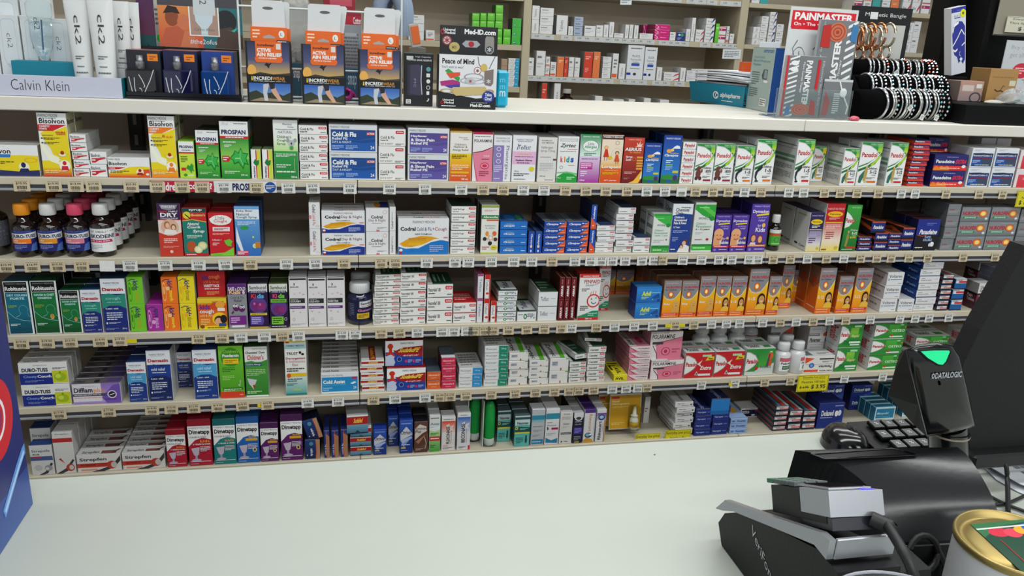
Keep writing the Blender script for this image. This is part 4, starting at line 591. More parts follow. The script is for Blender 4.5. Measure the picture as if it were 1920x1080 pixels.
'codb':smallbox('#1c5c9c',[R(.04,.58,.96,.95,'#d8dce0'),R(.3,.62,.98,.82,'#c83028'),T('NUROFEN',.1,.84,.6,.93,'K',.03),R(0,0,1,.1,'#20242c')],'#1c3048','#c8ccd0'),
'pant':dict(c='#2a2440',s='#4a2028',t='#c0bebc',e=[R(0,.62,1,1,'#d4d2d0'),GR(0,0,1,.62,'#1f2f6a','#8a2028'),P([(0,.55),(.5,.62),(1,.58),(1,.62),(0,.62)],'k'),T('Chemists',.12,.8,.9,.9,'#2c2c30',.02),T('Own',.14,.68,.5,.78,'#2c2c30',.02),T('Pain',.14,.44,.5,.54,'w',.03),T('Tablets',.14,.33,.78,.42,'w',.03),E(.7,.52,.09,.05,'w'),E(.86,.48,.08,.045,'#d0d0dc'),L(.14,.12,.7,.28,3,'#e08a60')],l=[R(0,.62,1,1,'#8c8a8a'),R(0,.54,1,.60,'k'),T('Pain',.3,.42,.7,.54,'#b8a0a0',.03),T('Tablets',.3,.28,.9,.4,'#b8a0a0',.03)]),
'silv':smallbox('#a4a8b4',[R(0,.5,1,.62,'#3c4c80'),L(.2,.2,.8,.35,1,'w')],'#6c7080','#8c909c'),
# fourth shelf
'duro':smallbox('#e4e4e4',[R(0,0,.68,.52,'#1a2c86'),R(.68,.05,1,.62,'#c8cc2c'),E(.84,.32,.13,.2,'#9cb81c'),E(.8,.36,.06,.1,'#c8dc4a'),R(.83,.5,.86,.58,'#6a8a1c'),T('DURO-TUSS',.06,.58,.6,.76,'#14183c',.04),T('Chesty',.08,.27,.36,.43,'#7a9ae0',.02),T('Cough',.37,.27,.66,.43,'w',.03),L(.1,.1,.5,.2,2,'#8090c8'),L(.7,.68,.98,.78,2,'d'),L(.3,.86,.6,.92,1,'a')],'#908d88','#9c9894',[T('DURO-TUSS',.1,.1,.4,.35,'#3c3838',.03),T('ChestyCough',.5,.1,.9,.35,'#4a4644',0)]),
'diffl':smallbox('#dcd6e0',[GR(.6,0,1,1,'#b8a0d8','#8a6cc0'),GR(0,0,1,.12,'#8c70c0','#b8a4d4'),P([(.6,.3),(.85,.9),(1,.95),(1,0),(.7,0)],'#7050b0'),T('Difflam',.03,.56,.42,.8,'K',.03),T('plus',.44,.5,.68,.76,'#e09a4a',.02),R(0,.38,.7,.5,'#4c4a58'),L(.03,.41,.6,.47,1,'#d0ccd8'),L(.03,.26,.6,.34,1,'#d8a8a0'),E(.82,.44,.1,.2,'#d8d0e4'),E(.82,.44,.075,.15,'#28203a'),ARC([(.77,.4),(.87,.48)],.015,'w'),L(.65,.16,.9,.24,1,'#4a2c7a'),L(.2,.86,.5,.9,1,'a')],'#7a7488','#5e5a60',[T('Difflam',.03,.2,.25,.6,'K',.03),T('plus',.26,.2,.44,.6,'#8a7440',0),E(.5,.4,.06,.3,'K'),R(.7,.2,.98,.8,'#5a4488')]),
'paed':dict(c='#62b02c',s='#3c5c24',t='#3c5c20',e=[GR(0,.2,1,1,'#4fa024','#72c034'),E(.5,.79,.42,.18,'#3c8a24'),T("Children's",.2,.87,.82,.93,'#9cd84a',0),T('Paedamin',.16,.79,.84,.85,'w',.03),R(.18,.66,.82,.76,'#e8c020'),L(.24,.68,.76,.74,2,'#7a5a10'),L(.12,.5,.66,.6,3,'#2c6a1c'),L(.12,.34,.62,.44,3,'#9cd46a'),R(.1,.15,.96,.2,'#34782c'),L(.14,.12,.9,.18,2,'#c8e8b0'),R(0,0,1,.12,'#d83c24'),L(.8,.04,.95,.07,1,'#f8c0a8'),ARC([(.76,.26),(.82,.22),(.86,.34)],.008,'w')]),
'chall':dict(c='#3a8a34',s='#b8bab4',t='#2c5230',e=[GR(0,0,1,.7,'#2f7a2c','#4a9a3c'),R(0,.70,1,1,'#dcdedc'),T('PHARMACY MEDICINE',.34,.94,.96,.975,'d',0),T("Chemists' Own",.04,.86,.9,.91,'k',.03),T("Children's",.1,.74,.84,.84,'#b02430',.02),P([(0,.7),(.3,.72),(.6,.68),(1,.74),(1,.62),(0,.62)],'#3a8a34'),R(.02,.62,.74,.67,'#283c78'),T('Cold & Allergy',.04,.63,.7,.66,'w',.02),L(.04,.42,.9,.56,4,'#a8d094'),P([(.06,.38),(.26,.36),(.5,.34),(.4,.24),(.34,.14),(.26,.2),(.14,.26)],'#c4c8c8'),P([(.3,.24),(.4,.24),(.36,.12)],'#b0281c'),L(.04,.06,.7,.12,2,'#c8e8b8'),R(0,0,1,.03,'#e4e8e4')]),
'trus':dict(c='#e2e2de',s='#9caaa4',t='#a8a89e',e=[GR(0,0,1,.42,'#3c9c98','#dfe6e2'),GR(0,.84,1,.96,'#8accd0','#dfe6e2'),R(0,.95,1,1,'#e8dc5a'),E(.14,.955,.1,.015,'#d83c1c'),T('PHARMACY MEDICINE',.1,.88,.9,.91,'n',.01),T('TRUST',.08,.73,.62,.78,'K',.02),E(.72,.77,.06,.025,'k'),E(.84,.74,.07,.02,'k'),T('Decongestant',.05,.64,.96,.69,'#a01c2c',.02),T('& Antihistamine',.05,.59,.95,.64,'#c08088',0),T('Elixir',.34,.53,.62,.575,'#a05058',0),L(.08,.42,.92,.5,2,'K'),R(.2,.34,1,.4,'#e0b81c'),E(.16,.36,.1,.04,'#d8541c'),L(.1,.24,.8,.31,2,'#304858'),T('200mL',.34,.08,.74,.12,'#c8e04a',.01),R(0,0,1,.03,'#1f7a80'),L(.05,.17,.55,.22,2,'#3a7a80')]),
'cass':smallbox('#dde0e4',[R(.02,.08,.98,.78,'#1c88c4'),T('PHARMACIST ONLY MEDICINE',.02,.82,.58,.90,'d',0),T('Cold Assist',.05,.46,.64,.64,'w',.04),R(.05,.4,.66,.415,'#7ac0e4'),R(.82,.66,.96,.78,'#a83060'),E(.84,.46,.05,.04,'w'),E(.89,.5,.05,.04,'#d8e8f0'),T('24',.86,.18,.94,.32,'w',.01),L(.05,.12,.3,.3,2,'#a8d4ec')],'#8c8880','#8a857e',[T('Cold Assist',.05,.2,.48,.7,'#3a3634',.03),L(.8,.3,.98,.7,1,'#5a5450')]),
'suds':smallbox('#dcd8d6',[R(0,.45,1,.8,'#a01c1c'),T('SudafedPE',.3,.48,.76,.78,'#f0c84a',.03,0,.1),L(.3,.1,.9,.25,1,'a')],'#a09a98','#c4bfba',[R(.35,.0,.65,1,'#a01c1c'),T('SudafedPE',.42,.1,.6,.9,'#e0a83c',.03,-1)]),
'sudb':sudaf(),
'allo':smallbox('#d8602c',[T('Allersmelts D',.08,.5,.92,.72,'#f8d0b0',.02),L(.3,.2,.7,.3,1,'#f4c0a0')],'#8a3c20','#4a5260'),
'allp':smallbox('#c8284c',[T('Allersmelts D',.08,.5,.92,.72,'#f8c8d0',.02),L(.3,.2,.7,.3,1,'#f4b0c0')],'#7c1c34','#5c6470',[R(0,0,1,.25,'#e0dce0')]),
'phb':smallbox('#d8dadc',[R(.58,0,1,1,'#2c8cc8'),T('Phenergan',.05,.35,.5,.66,'#4a5058',0),T('10mg',.68,.38,.9,.66,'#b8e0f4',.01)],'#8a9094','#a09c98',[L(.1,.1,.9,.9,5,'#807c78')]),
'phg':smallbox('#d8dadc',[R(.6,0,1,1,'#1c8468'),T('Phenergan',.05,.35,.52,.66,'#4a5058',0),T('25mg',.7,.38,.92,.68,'#b8e8d8',.01)],'#7c8c88','#a39f9a',[L(.1,.1,.9,.9,5,'#807c78')]),
'zyrs':smallbox('#dcdad8',[R(.1,.4,.42,.75,'#a8a8b4'),L(.12,.45,.4,.7,2,'#6a6a80'),E(.6,.12,.04,.12,'#b05048'),R(.85,.9,1,1,'#5aa83c')],'#a09c98','#c8c6c2',[P([(.55,0),(.8,0),(1,1),(.7,1)],'#5ab02c'),T('Zyrtec',.1,.1,.42,.9,'K',.02,-1)]),
'cetr':smallbox('#dcdcda',[T('Cetrelief',.08,.26,.56,.6,'k',.03),R(.7,.56,.96,.86,'r'),L(.74,.62,.92,.8,1,'w'),L(.7,.2,.94,.32,1,'d')],'#9c9a98','#23402f',[R(0,0,.2,1,'#cccac8'),L(.3,.3,.9,.7,2,'#6a8c74')]),
'avil':smallbox('#dcd020',[T('AVIL',.1,.2,.76,.62,'k',.04),L(.5,.08,.95,.16,1,'#4a4410')],'#a49c1c','#e0d428',[T('AVIL',.35,.1,.7,.55,'k',.04,-1),L(.1,.6,.9,.9,2,'#3c3810'),L(.06,.1,.22,.9,1,'#3c3810')]),
'pols':smallbox('#e0d4d6',[P([(0,0),(.5,0),(0,.9)],'#e08098'),P([(0,.9),(.28,.1),(.34,.1),(0,1)],'#7a2038'),T('POLARAMINE',.4,.52,.95,.72,'K',.02),L(.5,.2,.95,.36,1,'#c08090')],'#a0606e','#c07a8a',[R(0,0,.35,1,'#d0c4c6'),T('POLARAMINE',.1,.1,.3,.9,'K',.02,-1),E(.7,.4,.15,.2,'#b03050')],[R(0,.2,1,.7,'#b87080')]),
'polb':smallbox('#e2dada',[P([(.16,.62),(1,.78),(1,0),(.24,0)],'#dc7c94'),ARC([(.14,.48),(.5,.66),(1,.8)],.008,'#50202c'),ARC([(.08,.5),(.22,.2),(.24,0)],.012,'#50202c'),T('POLARAMINE',.04,.74,.76,.9,'k',.01),R(.06,.54,.4,.63,'#3c3c44'),E(.5,.28,.14,.15,'#c02c50'),E(.5,.28,.11,.12,'#e08ca0'),E(.5,.28,.06,.07,'#c02c50'),L(.7,.2,.95,.4,2,'#c0506c'),T('PHARMACIST ONLY MEDICINE',.02,.93,.55,.99,'d',0)],'#b8808e','#8c8488',[R(.5,0,1,1,'#c8788c'),T('POLARAMINE',.1,.2,.5,.7,'K',.02)]),
'pxtra':panad('#c4202a',[P([(.7,.66),(1,.7),(1,.82),(.78,.82)],'#e8c820'),T('New',.8,.7,.95,.79,'k',.03),T('Extra',.54,.30,.96,.46,'#e8e4e4',.03,0,.08),P([(.36,.1),(.5,.1),(.43,.26)],'#d8d8d8'),P([(.39,.12),(.47,.12),(.43,.21)],'#404048'),P([(.42,.54),(.6,.7),(.52,.54),(.6,.4)],'#f0d8c8')]),
'pback':panad('#2c8a3c',[R(.0,0,1,.14,'#d0d4d0'),P([(.3,.1),(1,.14),(1,.45),(.5,.3)],'#c8ccc8'),GR(.44,.3,.8,.9,'#4aa83c','#2c8a3c'),E(.84,.72,.1,.14,'#d8602c'),E(.84,.46,.09,.12,'#c8502c'),P([(.72,.3),(.78,.8),(.84,.8),(.8,.3)],'#4a4a50'),T('BACK&NECK',.52,.26,.92,.36,'d',.02),E(.4,.26,.05,.07,'#c02c2c')]),
'prap':panad('#2c8a34',[GR(.44,.4,.8,.8,'#4aa83c','#8cc83c'),T('Rapid',.5,.38,.86,.52,'#d8c890',.02,0,.1),R(.2,.12,.96,.3,'#1c7a34'),R(.44,.16,.94,.24,'#d8e4d8')]),
'post':panad('#2c8a34',[GR(.44,.3,.8,.9,'#3a9a34','#4aac3c'),T('OSTEO',.54,.42,.96,.58,'#d8ecd0',.02),E(.56,.2,.04,.08,'#c8401c'),E(.97,.72,.03,.05,'#d87c1c')]),
'pmax':smallbox('#dcdcdc',[R(.0,.48,.42,.6,'#2c2c30'),L(.02,.5,.4,.58,1,'w'),P([(.55,.6),(.98,.6),(.98,.98)],'#d84a30'),R(.55,.46,.98,.6,'#d84a30'),T('Panamax',.04,.14,.5,.36,'k',.03,0,.06),R(.0,.1,1,.12,'d'),E(.74,.24,.09,.17,'#2c5cac'),E(.74,.24,.05,.1,'#78a0dc'),L(.1,.8,.5,.9,1,'a')],'#a8a4a2','#b8b4b2'),
'pmaxu':smallbox('#dedcda',[P([(.04,.56),(.34,.86),(.02,.94)],'#d85030'),R(.02,.04,.5,.18,'#d85030'),T('Panamax',.5,.26,.94,.42,'k',.03,2),E(.26,.44,.09,.15,'#2c5cac'),E(.26,.44,.05,.09,'#78a0dc'),R(.05,.5,.95,.515,'d'),T('PHARMACY MEDICINE',.55,.06,.97,.14,'K',.02,2),L(.6,.6,.95,.7,2,'d'),R(.5,.78,.98,.86,'K')],'#a8a4a2','#c4c0be',[L(.5,.2,.95,.5,2,'d'),R(.06,.1,.3,.7,'d')]),
'pwhite':smallbox('#d8d8d6',[R(.1,.3,.9,.8,'#3a8a3c'),E(.2,.5,.2,.25,'w'),R(.4,.3,.9,.5,'#3c7ab8')],'#a8a6a4','#b0aeac',[T('Panadol',.1,.2,.5,.6,'#3c2c2c',.03),R(.7,.2,.95,.7,'#4a7a4a')],[T('Panadol',.2,.2,.8,.7,'#a8303a',.03,-1)]),
# bottom shelf
'strw':dict(c='#d4d2d0',s='#a8a4a2',t='#a8a6a6',e=[T('Strepfen',.15,.93,.85,.975,'d',.01),R(0,.76,1,.86,'#b02c2c'),R(0,.86,1,.9,'#d8d0cc'),P([(.2,.35),(.4,.28),(.5,.24),(.3,.38)],'#b03028'),P([(0,0),(.5,.12),(.9,.34),(1,.32),(.6,.06),(.3,0)],'#3c3c40'),E(.75,.14,.22,.09,'#b83c2c'),E(.8,.14,.12,.06,'#c8c4c0')]),
'strp':dict(c='#d0d0d2',s='#9c9a9a',t='#1f3c7a',e=[T('Strepsils',.08,.74,.9,.84,'#4a5a5c',.02),T('PLUS',.12,.66,.42,.71,'k',.04),R(0,.48,1,.62,'#45588c'),R(.1,.57,.5,.62,'#b03040'),P([(.3,0),(.6,.1),(.9,.4),(.98,.36),(.7,.04),(.5,0)],'#38383c'),E(.76,.22,.18,.1,'#98989c'),E(.7,.2,.08,.05,'#d0d0d4'),E(.3,.24,.18,.1,'#bcbcbe')]),
'strf':smallbox('#dad6d4',[T('Strepfen',.06,.58,.68,.82,'#35454a',.03),R(0,.26,.75,.5,'#b83028'),P([(.0,.42),(.5,.42),(.4,.26),(0,.26)],'#c83c2c'),T('INTENSIVE',.08,.34,.42,.44,'#2c1414',.02),P([(.3,0),(.5,.1),(.8,.34),(1,.9),(1,.6),(.85,.2),(.6,0)],'#38383c'),E(.79,.36,.12,.24,'#b83c2c'),E(.84,.36,.07,.18,'#c4beba'),R(.08,.08,.45,.16,'#e09068')],'#9c9896','#88827e',[T('Strepfen',.1,.1,.5,.6,'#3c3634',.02),R(.55,.1,.9,.6,'#7a4840'),ARC([(.8,.1),(.95,.8)],.03,'#3c3634')]),
'dms':dimet('#b01c34','#8a1426',True),'dmt':dimet('#1a7c7c','#155c60',True),'dmb':dimet('#1c62b0','#1a5090',False),'dmp':dimet('#5c1c64','#42184a',False,s='#2c1230'),
'cnv':smallbox('#17285c',[GR(0,0,.75,1,'#101c48','#1c3c7c'),R(.74,0,1,1,'#b08260'),ARC([(.72,0),(.78,.5),(.72,1)],.02,'#c8502c'),T('cold & flu',.36,.15,.52,.55,'w',.03,-1),E(.42,.8,.14,.1,'#4a8c9c'),E(.14,.2,.03,.03,'w')],'#101830','#141c38'),
'cnn':smallbox('#20357c',[P([(.5,0),(1,0),(1,.8),(.3,.9)],'#a87c58'),ARC([(.45,0),(.35,.5),(.45,1)],.04,'#c84c2c'),T('cold & flu',.1,.1,.35,.5,'w',.0,1),T('Nurofen',.6,.5,.8,.9,'#c83c2c',.0,1)],'#1a2038','#22306a'),
'sudc':smallbox('#5c8ca4',[R(0,.5,1,.92,'#a81c20'),R(0,.92,1,1,'#dcd8d6'),T('Sudafed',.3,.58,.76,.84,'#f0c44a',.03,0,.1),GR(0,0,1,.5,'#3c6c8a','#6c9cb4'),R(0,0,1,.06,'k'),P([(.3,0),(.5,.2),(.7,0)],'#24384a')],'#6a2c2c','#a4a4a4',[L(.05,.5,.95,.95,4,'#6c6c6c'),R(0,0,1,.1,'#dcdcdc')]),
'otr':dict(c='#1c3c94',s='#152a64',t='#1f3c98',e=[GR(0,0,1,1,'#142c78','#2a54b0'),L(.1,.88,.9,.94,1,'#8ca4dc'),P([(.04,.62),(.5,.82),(.96,.62),(.96,.56),(.3,.44),(.04,.4)],'#c8ccd4'),T('Otrivin',.06,.58,.9,.70,'#10183c',.02),P([(.1,.3),(.85,.5),(.95,.5),(.3,.2)],'#7c94d4'),P([(.04,.4),(.9,.52),(.96,.46),(.2,.3)],'#a8b8e4'),L(.1,.24,.8,.28,1,'w'),R(.1,.14,.45,.2,'#b8a870'),L(.1,.06,.6,.1,1,'#8ca4dc')]),
'otrp':dict(c='#5c3c30',s='#2c2420',t='#1c1a20',e=[GR(0,0,1,.6,'#4a3028','#8a6450'),P([(.04,.78),(.4,.92),(.9,.84),(.96,.5),(.04,.36)],'#cfc8c2'),T('Otrivin',.08,.74,.9,.82,'#3c3434',.02),T('Plus',.08,.64,.5,.73,'#3c3434',.02),P([(0,.4),(.6,.62),(.95,.7),(.96,.3),(0,.1)],'#5a3a2c'),P([(.1,.36),(.9,.6),(.3,.28)],'#a8705a'),ARC([(.75,.5),(.9,.3),(.8,.1)],.02,'#c8bab0'),L(.1,.06,.7,.14,2,'#c0a090')]),
'azep':dict(c='#d4d8d6',s='#9c9e9c',t='#8c8c8c',e=[GR(0,0,1,.6,'#3c9c34','#b8dc9c'),T('Azep',.08,.72,.92,.80,'#4a6a8c',.02),L(.1,.66,.9,.69,1,'#8caac0'),P([(.0,.6),(.5,.55),(1,.62),(1,.7),(0,.66)],'#dce4e0'),L(.1,.45,.9,.53,2,'#2c6c2c'),R(0,.3,1,.42,'#c83028'),L(.1,.33,.9,.39,1,'w'),L(.1,.9,.9,.95,1,'d'),L(.1,.1,.6,.2,2,'#2c6c2c')]),
'flix':dict(c='#dedad8',s='#a8a4a2',t='#b8b4b2',e=[GR(0,.55,1,.88,'#dcc0b4','#d83c20'),L(.1,.91,.9,.95,1,'d'),P([(.3,.76),(.55,.8),(.6,.72),(.9,.76),(.8,.66),(.95,.58),(.7,.6),(.5,.56)],'#e0ccc4'),T('FLIXONASE',.34,.2,.6,.72,'K',.03,1),T('Allergy & Hayfever',.66,.2,.76,.6,'#803028',.0,1),L(.1,.13,.5,.16,1,'r'),L(.1,.04,.8,.1,2,'d')]),
'beco':dict(c='#dcdce0',s='#a4a4a8',t='#a8a8ac',e=[GR(0,.5,1,.9,'#c8d0e0','#1c5cb0'),R(.85,0,1,.12,'r'),P([(.3,.72),(.55,.78),(.6,.7),(.95,.74),(.8,.64),(.95,.56),(.7,.58),(.5,.54)],'#d8d4dc'),T('BECONASE',.3,.2,.6,.72,'#20202c',.03,1),T('Allergy & Hayfever',.66,.2,.76,.6,'#803028',.0,1),L(.1,.04,.7,.1,2,'d'),T('PHARMACY',.2,.93,.8,.97,'d',0)]),
'naso':dict(c='#58b4ac',s='#2c3438',t='#4c5c60',e=[R(0,.7,1,1,'#bcd4d4'),R(0,.88,1,.96,'#2c4c54'),T('Nasonex',.14,.72,.9,.81,'#182c3c',.03),P([(0,.66),(1,.62),(1,.46),(0,.44)],'#14504c'),R(0,.42,1,.47,'#d8cc3c'),E(.12,.6,.1,.05,'#d0c85a'),E(.12,.6,.05,.025,'#20302c'),L(.35,.54,.9,.6,2,'#a8d4d0'),L(.1,.1,.6,.3,4,'#1c5c58'),E(.78,.2,.07,.1,'#183c3c'),R(.73,.28,.83,.36,'#183c3c')]),
'tealg':dict(c='#b4b8bc',s='#94989c',t='#d0d4d6',e=[R(0,.72,1,.84,'#2c88a4'),GR(0,.6,1,.72,'#b8bcc0','#6cacbc'),L(.1,.5,.9,.55,1,'#7c8084'),L(.15,.38,.85,.44,2,'#84888c'),L(.1,.24,.7,.3,2,'#8c9094'),R(.05,.04,.95,.17,'#2c7ca8'),L(.1,.07,.8,.13,1,'#a8d0e0')]),
'tealw':dict(c='#d8dadc',s='#9ca0a4',t='#d4d8da',e=[R(0,.72,1,.88,'#2c88a4'),L(.1,.6,.5,.64,1,'d'),T('Mometasone',.14,.52,.8,.57,'d',.0),R(.45,.42,.95,.48,'#b01c48'),P([(.1,.5),(.2,.5),(.24,.44),(.16,.4)],'#3c1c2c'),L(.1,.25,.8,.34,2,'#a8acb0'),P([(.05,.06),(.95,.04),(.95,.18),(.5,.12),(.05,.2)],'#2c7ca8')]),
'whin':dict(c='#d4d0ce',s='#8c8886',t='#8c8a88',e=[T('Enleter',.25,.92,.8,.96,'d',.02),T('PRESCRIPTION',.15,.82,.85,.86,'d',0),T('ONLY MEDICINE',.15,.77,.8,.81,'d',0),T('Enletar',.25,.6,.8,.67,'#2c2c30',.0,0,.06),L(.2,.5,.8,.56,2,'a'),R(.1,.3,.94,.36,'#30302c'),L(.14,.32,.88,.34,1,'w'),E(.2,.07,.06,.025,'K'),L(.4,.05,.7,.09,1,'K')]),
'dkpu':dict(c='#1c1c30',s='#14141f',t='#b8b8bc',e=[R(0,.84,1,1,'#d4d4d8'),E(.5,.82,.4,.08,'#d8d8dc'),E(.5,.82,.28,.05,'#3c3c48'),L(.15,.68,.85,.73,1,'#b8b8c0'),T('NASAL SPRAY',.15,.6,.85,.64,'#c8c8d4',.0),R(.06,.3,.94,.52,'#3c3490'),L(.14,.33,.86,.5,4,'#8c84d4'),L(.14,.08,.86,.24,3,'#8c8c9c'),R(.2,.02,.7,.05,'#b8b04c')]),
'rhiu':dict(c='#d8d6da',s='#94929c',t='#3c2468',e=[R(0,.9,1,1,'#4c2c84'),T('Rhinocort',.42,.34,.72,.86,'#b88c4c',.02,-1),R(.86,0,1,.9,'#c8ccd4'),E(.45,.22,.34,.08,'#2c3c5c'),E(.4,.23,.2,.05,'#7cb4c8'),P([(0,0),(1,0),(.8,.1),(.3,.14),(0,.08)],'#c89434'),E(.65,.24,.12,.03,'#e8f0f4')]),
'rhi':dict(c='#d8d6da',s='#94929c',t='#bcb8c4',e=[GR(0,.68,1,.9,'#b8a8d0','#5c3494'),E(.5,.76,.36,.09,'#2c3c6c'),E(.5,.77,.24,.05,'#9cc8dc'),T('Rhinocort',.2,.06,.55,.64,'k',.03,1),T('PHARMACIST',.66,.3,.74,.6,'d',.0,1),R(.88,0,1,.68,'#c09048'),R(.84,0,.88,.68,'#5c3494')]),
'npr':smallbox('#d4d4d4',[T('Naproxen',.12,.5,.5,.78,'K',.02),R(.34,.26,.78,.34,'K'),R(.84,.3,.94,.6,'#5a5a64'),L(.12,.2,.5,.3,1,'d')],'#8c8a8a','#8c8a8a',[T('Naproxen',.3,.1,.6,.9,'#404040',.02,-1)],[L(.1,.3,.9,.6,1,'#585858')]),
'npg':smallbox('#1c2c78',[T('Naprogesic',.1,.34,.62,.66,'#a8b4e0',.02),L(.7,.4,.92,.6,1,'#6c80c0'),R(0,0,1,.12,'#28388c')],'#141c48','#1c2450',[T('Naprogesic',.25,.05,.6,.95,'#8898d0',.02,-1)]),
'npt':smallbox('#2478c0',[R(0,0,1,.25,'#1c64a8')],'#12184a','#171f50',[T('Naprogesic',.3,.05,.65,.95,'#98a8d8',.02,-1)]),
'pons':smallbox('#8cacdc',[R(.06,.3,.24,.6,'#4c64a8'),T('Ponstan',.36,.28,.9,.66,'#1c2c70',.03),R(0,.88,1,1,'#a8c0e4')],'#5c78ac','#94aed8',[E(.5,.5,.3,.2,'#d8a83c'),L(.1,.75,.8,.95,1,'#5c74a8')]),
'reln':smallbox('#d4d4d6',[R(.04,.1,.96,.84,'#141a3c'),T('native',.04,.62,.4,.76,'w',.03),T('Relief',.1,.44,.42,.6,'w',.03),R(.68,.64,.9,.76,'#b83048'),E(.62,.24,.1,.1,'w'),R(.74,.2,.94,.5,'#1c3c80'),R(.2,.9,.7,.96,'d')],'#909094','#a0a0a4'),
'dola':smallbox('#1c2f7c',[T('Dolased',.12,.5,.6,.72,'w',.03),E(.72,.58,.07,.12,'w'),E(.84,.6,.07,.12,'#d0d8ec'),L(.1,.4,.58,.46,1,'#a8b4dc'),L(.62,.84,.95,.94,1,'#8c98d0'),P([(.4,0),(1,0),(1,.4),(.6,.2)],'#24408c'),L(.66,.14,.92,.24,2,'#5c70b0')],'#141f58','#16205a'),
'mers':smallbox('#2484ac',[R(.0,.0,1,1,'#c8dce4'),R(.05,.24,.95,.9,'#1f7ca4'),T('Mersyndol',.08,.46,.7,.66,'#c0dce8',.02,0,.08),L(.1,.08,.4,.18,1,'d'),E(.5,.12,.08,.06,'#d8c060'),R(.08,.34,.8,.37,'#58a4c0')],'#1a6c90','#7cb4c8',[R(.03,.15,.97,.85,'#1a5c78')],[R(.04,.04,.96,.96,'#1c6c90')]),
}
# ------------------------------------------------------------------ first shelf
A='on the top shelf'
put(1,-26,77,270,'bisblue','flat white, yellow and navy carton at far left of top shelf',d=.03,n=4,short='flat yellow and navy cartons')
put(1,82,137,210,'bisf','tall yellow syrup carton with red band and red foot',d=.052,n=3,short='tall yellow cartons with red band')
put(1,139,170,251,'biss','small white carton with red flash beside tall yellow carton',d=.1,st=5,jit=.003,short='small white cartons with red flash, tall stack')
put(1,171,203,284,'biss','small white carton with red flash in the lower pile',d=.1,st=2,jit=.003,short='small white cartons with red flash, low stack')
put(1,204,283,294,'bisw','flat wide yellow and red tablet carton on top shelf',d=.05,n=2,short='flat wide yellow and red cartons')
put(1,285,335,216,'bisk','tall yellow syrup carton with orange band',d=.052,n=3,short='tall yellow cartons with orange band')
put(1,338,368,263,'prossm','small lime green herbal syrup carton',d=.04,n=2,short='small lime herbal cartons')
put(1,371,414,243,'pros','middle sized green ivy leaf syrup carton',d=.05,n=2,short='middle ivy leaf cartons')
put(1,416,470,226,'pros','largest green ivy leaf syrup carton',d=.055,n=2,short='largest ivy leaf cartons')
put(1,472,491,279,'prosside','narrow white and lime carton with upright lettering, left one',d=.05)
put(1,493,513,279,'prosside','narrow white and lime carton with upright lettering, right one',d=.05)
put(1,515,561,224,'natcough','green and grey children\'s cough syrup carton with koala',d=.055,n=2,short='koala syrup cartons')
put(1,563,616,234,'cf6','thin white cold tablet carton with red lozenge',d=.08,st=6,jit=.002,short='thin white cold tablet cartons')
put(1,618,708,232,'cfb','blue day and night cold tablet carton',d=.04,st=2,n=2,short='blue cold tablet cartons')
put(1,710,760,241,'cf3','white day and night cold carton beside blue ones',d=.08,st=3,jit=.001,short='white day and night cartons')
put(1,764,841,239,'hay','purple hayfever and sinus tablet carton',d=.04,st=2,n=2,short='purple hayfever cartons')
put(1,842,883,245,'chay','orange and yellow children\'s hayfever carton',d=.05,n=2,short='orange hayfever cartons')
put(1,884,922,247,'pola','pink and white allergy syrup carton on top shelf',d=.05,n=2,short='pink allergy syrup cartons')
put(1,923,957,253,'phen','lilac and white carton with three round symbols',d=.05,n=2,short='lilac and white cartons')
put(1,958,1003,253,'telf','white and pink allergy syrup carton with yellow dot',d=.05,n=2,short='white and pink cartons')
put(1,1006,1041,257,'vall','plain beige white syrup carton with grey lettering',d=.05,n=2,short='plain beige syrup cartons')
put(1,1042,1081,255,'zyrt','white carton with multicoloured kids lettering and green foot',d=.05,n=2,short='kids lettering cartons')
put(1,1083,1122,251,'litall','green and magenta allergy carton with white oval',d=.05,n=2,short='green and magenta cartons')
put(1,1123,1163,252,'lora','orange carton with two cartoon girls',d=.05,n=2,short='cartoon girl cartons')
put(1,1164,1202,257,'aeri','dark red syrup carton with white sunburst',d=.05,n=2,short='dark red syrup cartons')
put(1,1203,1235,268,'clarc','smaller blue allergy syrup carton with white cloud',d=.045,n=2,short='smaller blue cloud cartons')
put(1,1237,1271,253,'clarc','larger blue allergy syrup carton with white cloud',d=.05,n=2,short='larger blue cloud cartons')
put(1,1273,1298,266,'pan6','tiny white carton with dark red lettering on top shelf',d=.09,st=6,short='tiny white cartons with red lettering')
put(1,1299,1334,269,'pk1m','white and green children\'s painkiller carton with brown animal, left one',d=.045,n=2,short='brown animal cartons, left')
put(1,1335,1371,269,'pk1m','white and green children\'s painkiller carton with brown animal, right one',d=.045,n=2,short='brown animal cartons, right')
put(1,1374,1408,273,'pk15','smaller green painkiller carton marked 1-5',d=.045,n=3,short='smaller 1-5 cartons')
put(1,1410,1446,261,'pk15','taller green painkiller carton marked 1-5 with orange strip',d=.05,n=2,short='taller 1-5 cartons')
put(1,1485,1517,261,'pk15r','green painkiller carton marked 1-5 standing right of the gap',d=.12)
put(1,1518,1541,274,'pk512y','green painkiller carton with yellow corner, set back',d=.05,s=.06,n=2,short='yellow corner cartons')
put(1,1573,1602,278,'pk512','smallest green painkiller carton marked 5-12',d=.07,n=2,short='smallest 5-12 cartons')
put(1,1603,1643,266,'pk512o','green painkiller carton marked 5-12 with orange strip',d=.05,n=3,short='5-12 cartons with orange strip')
put(1,1657,1690,267,'pk512','rightmost green painkiller carton marked 5-12',d=.05,n=3,short='rightmost 5-12 cartons')
put(1,1699,1731,262,'pexs','thin navy and red painkiller carton end on',d=.11,st=9,jit=.006,short='thin navy and red cartons')
put(1,1742,1805,289,'pex','navy painkiller carton with red zigzag foot',d=.05,st=2,n=1,short='navy zigzag cartons')
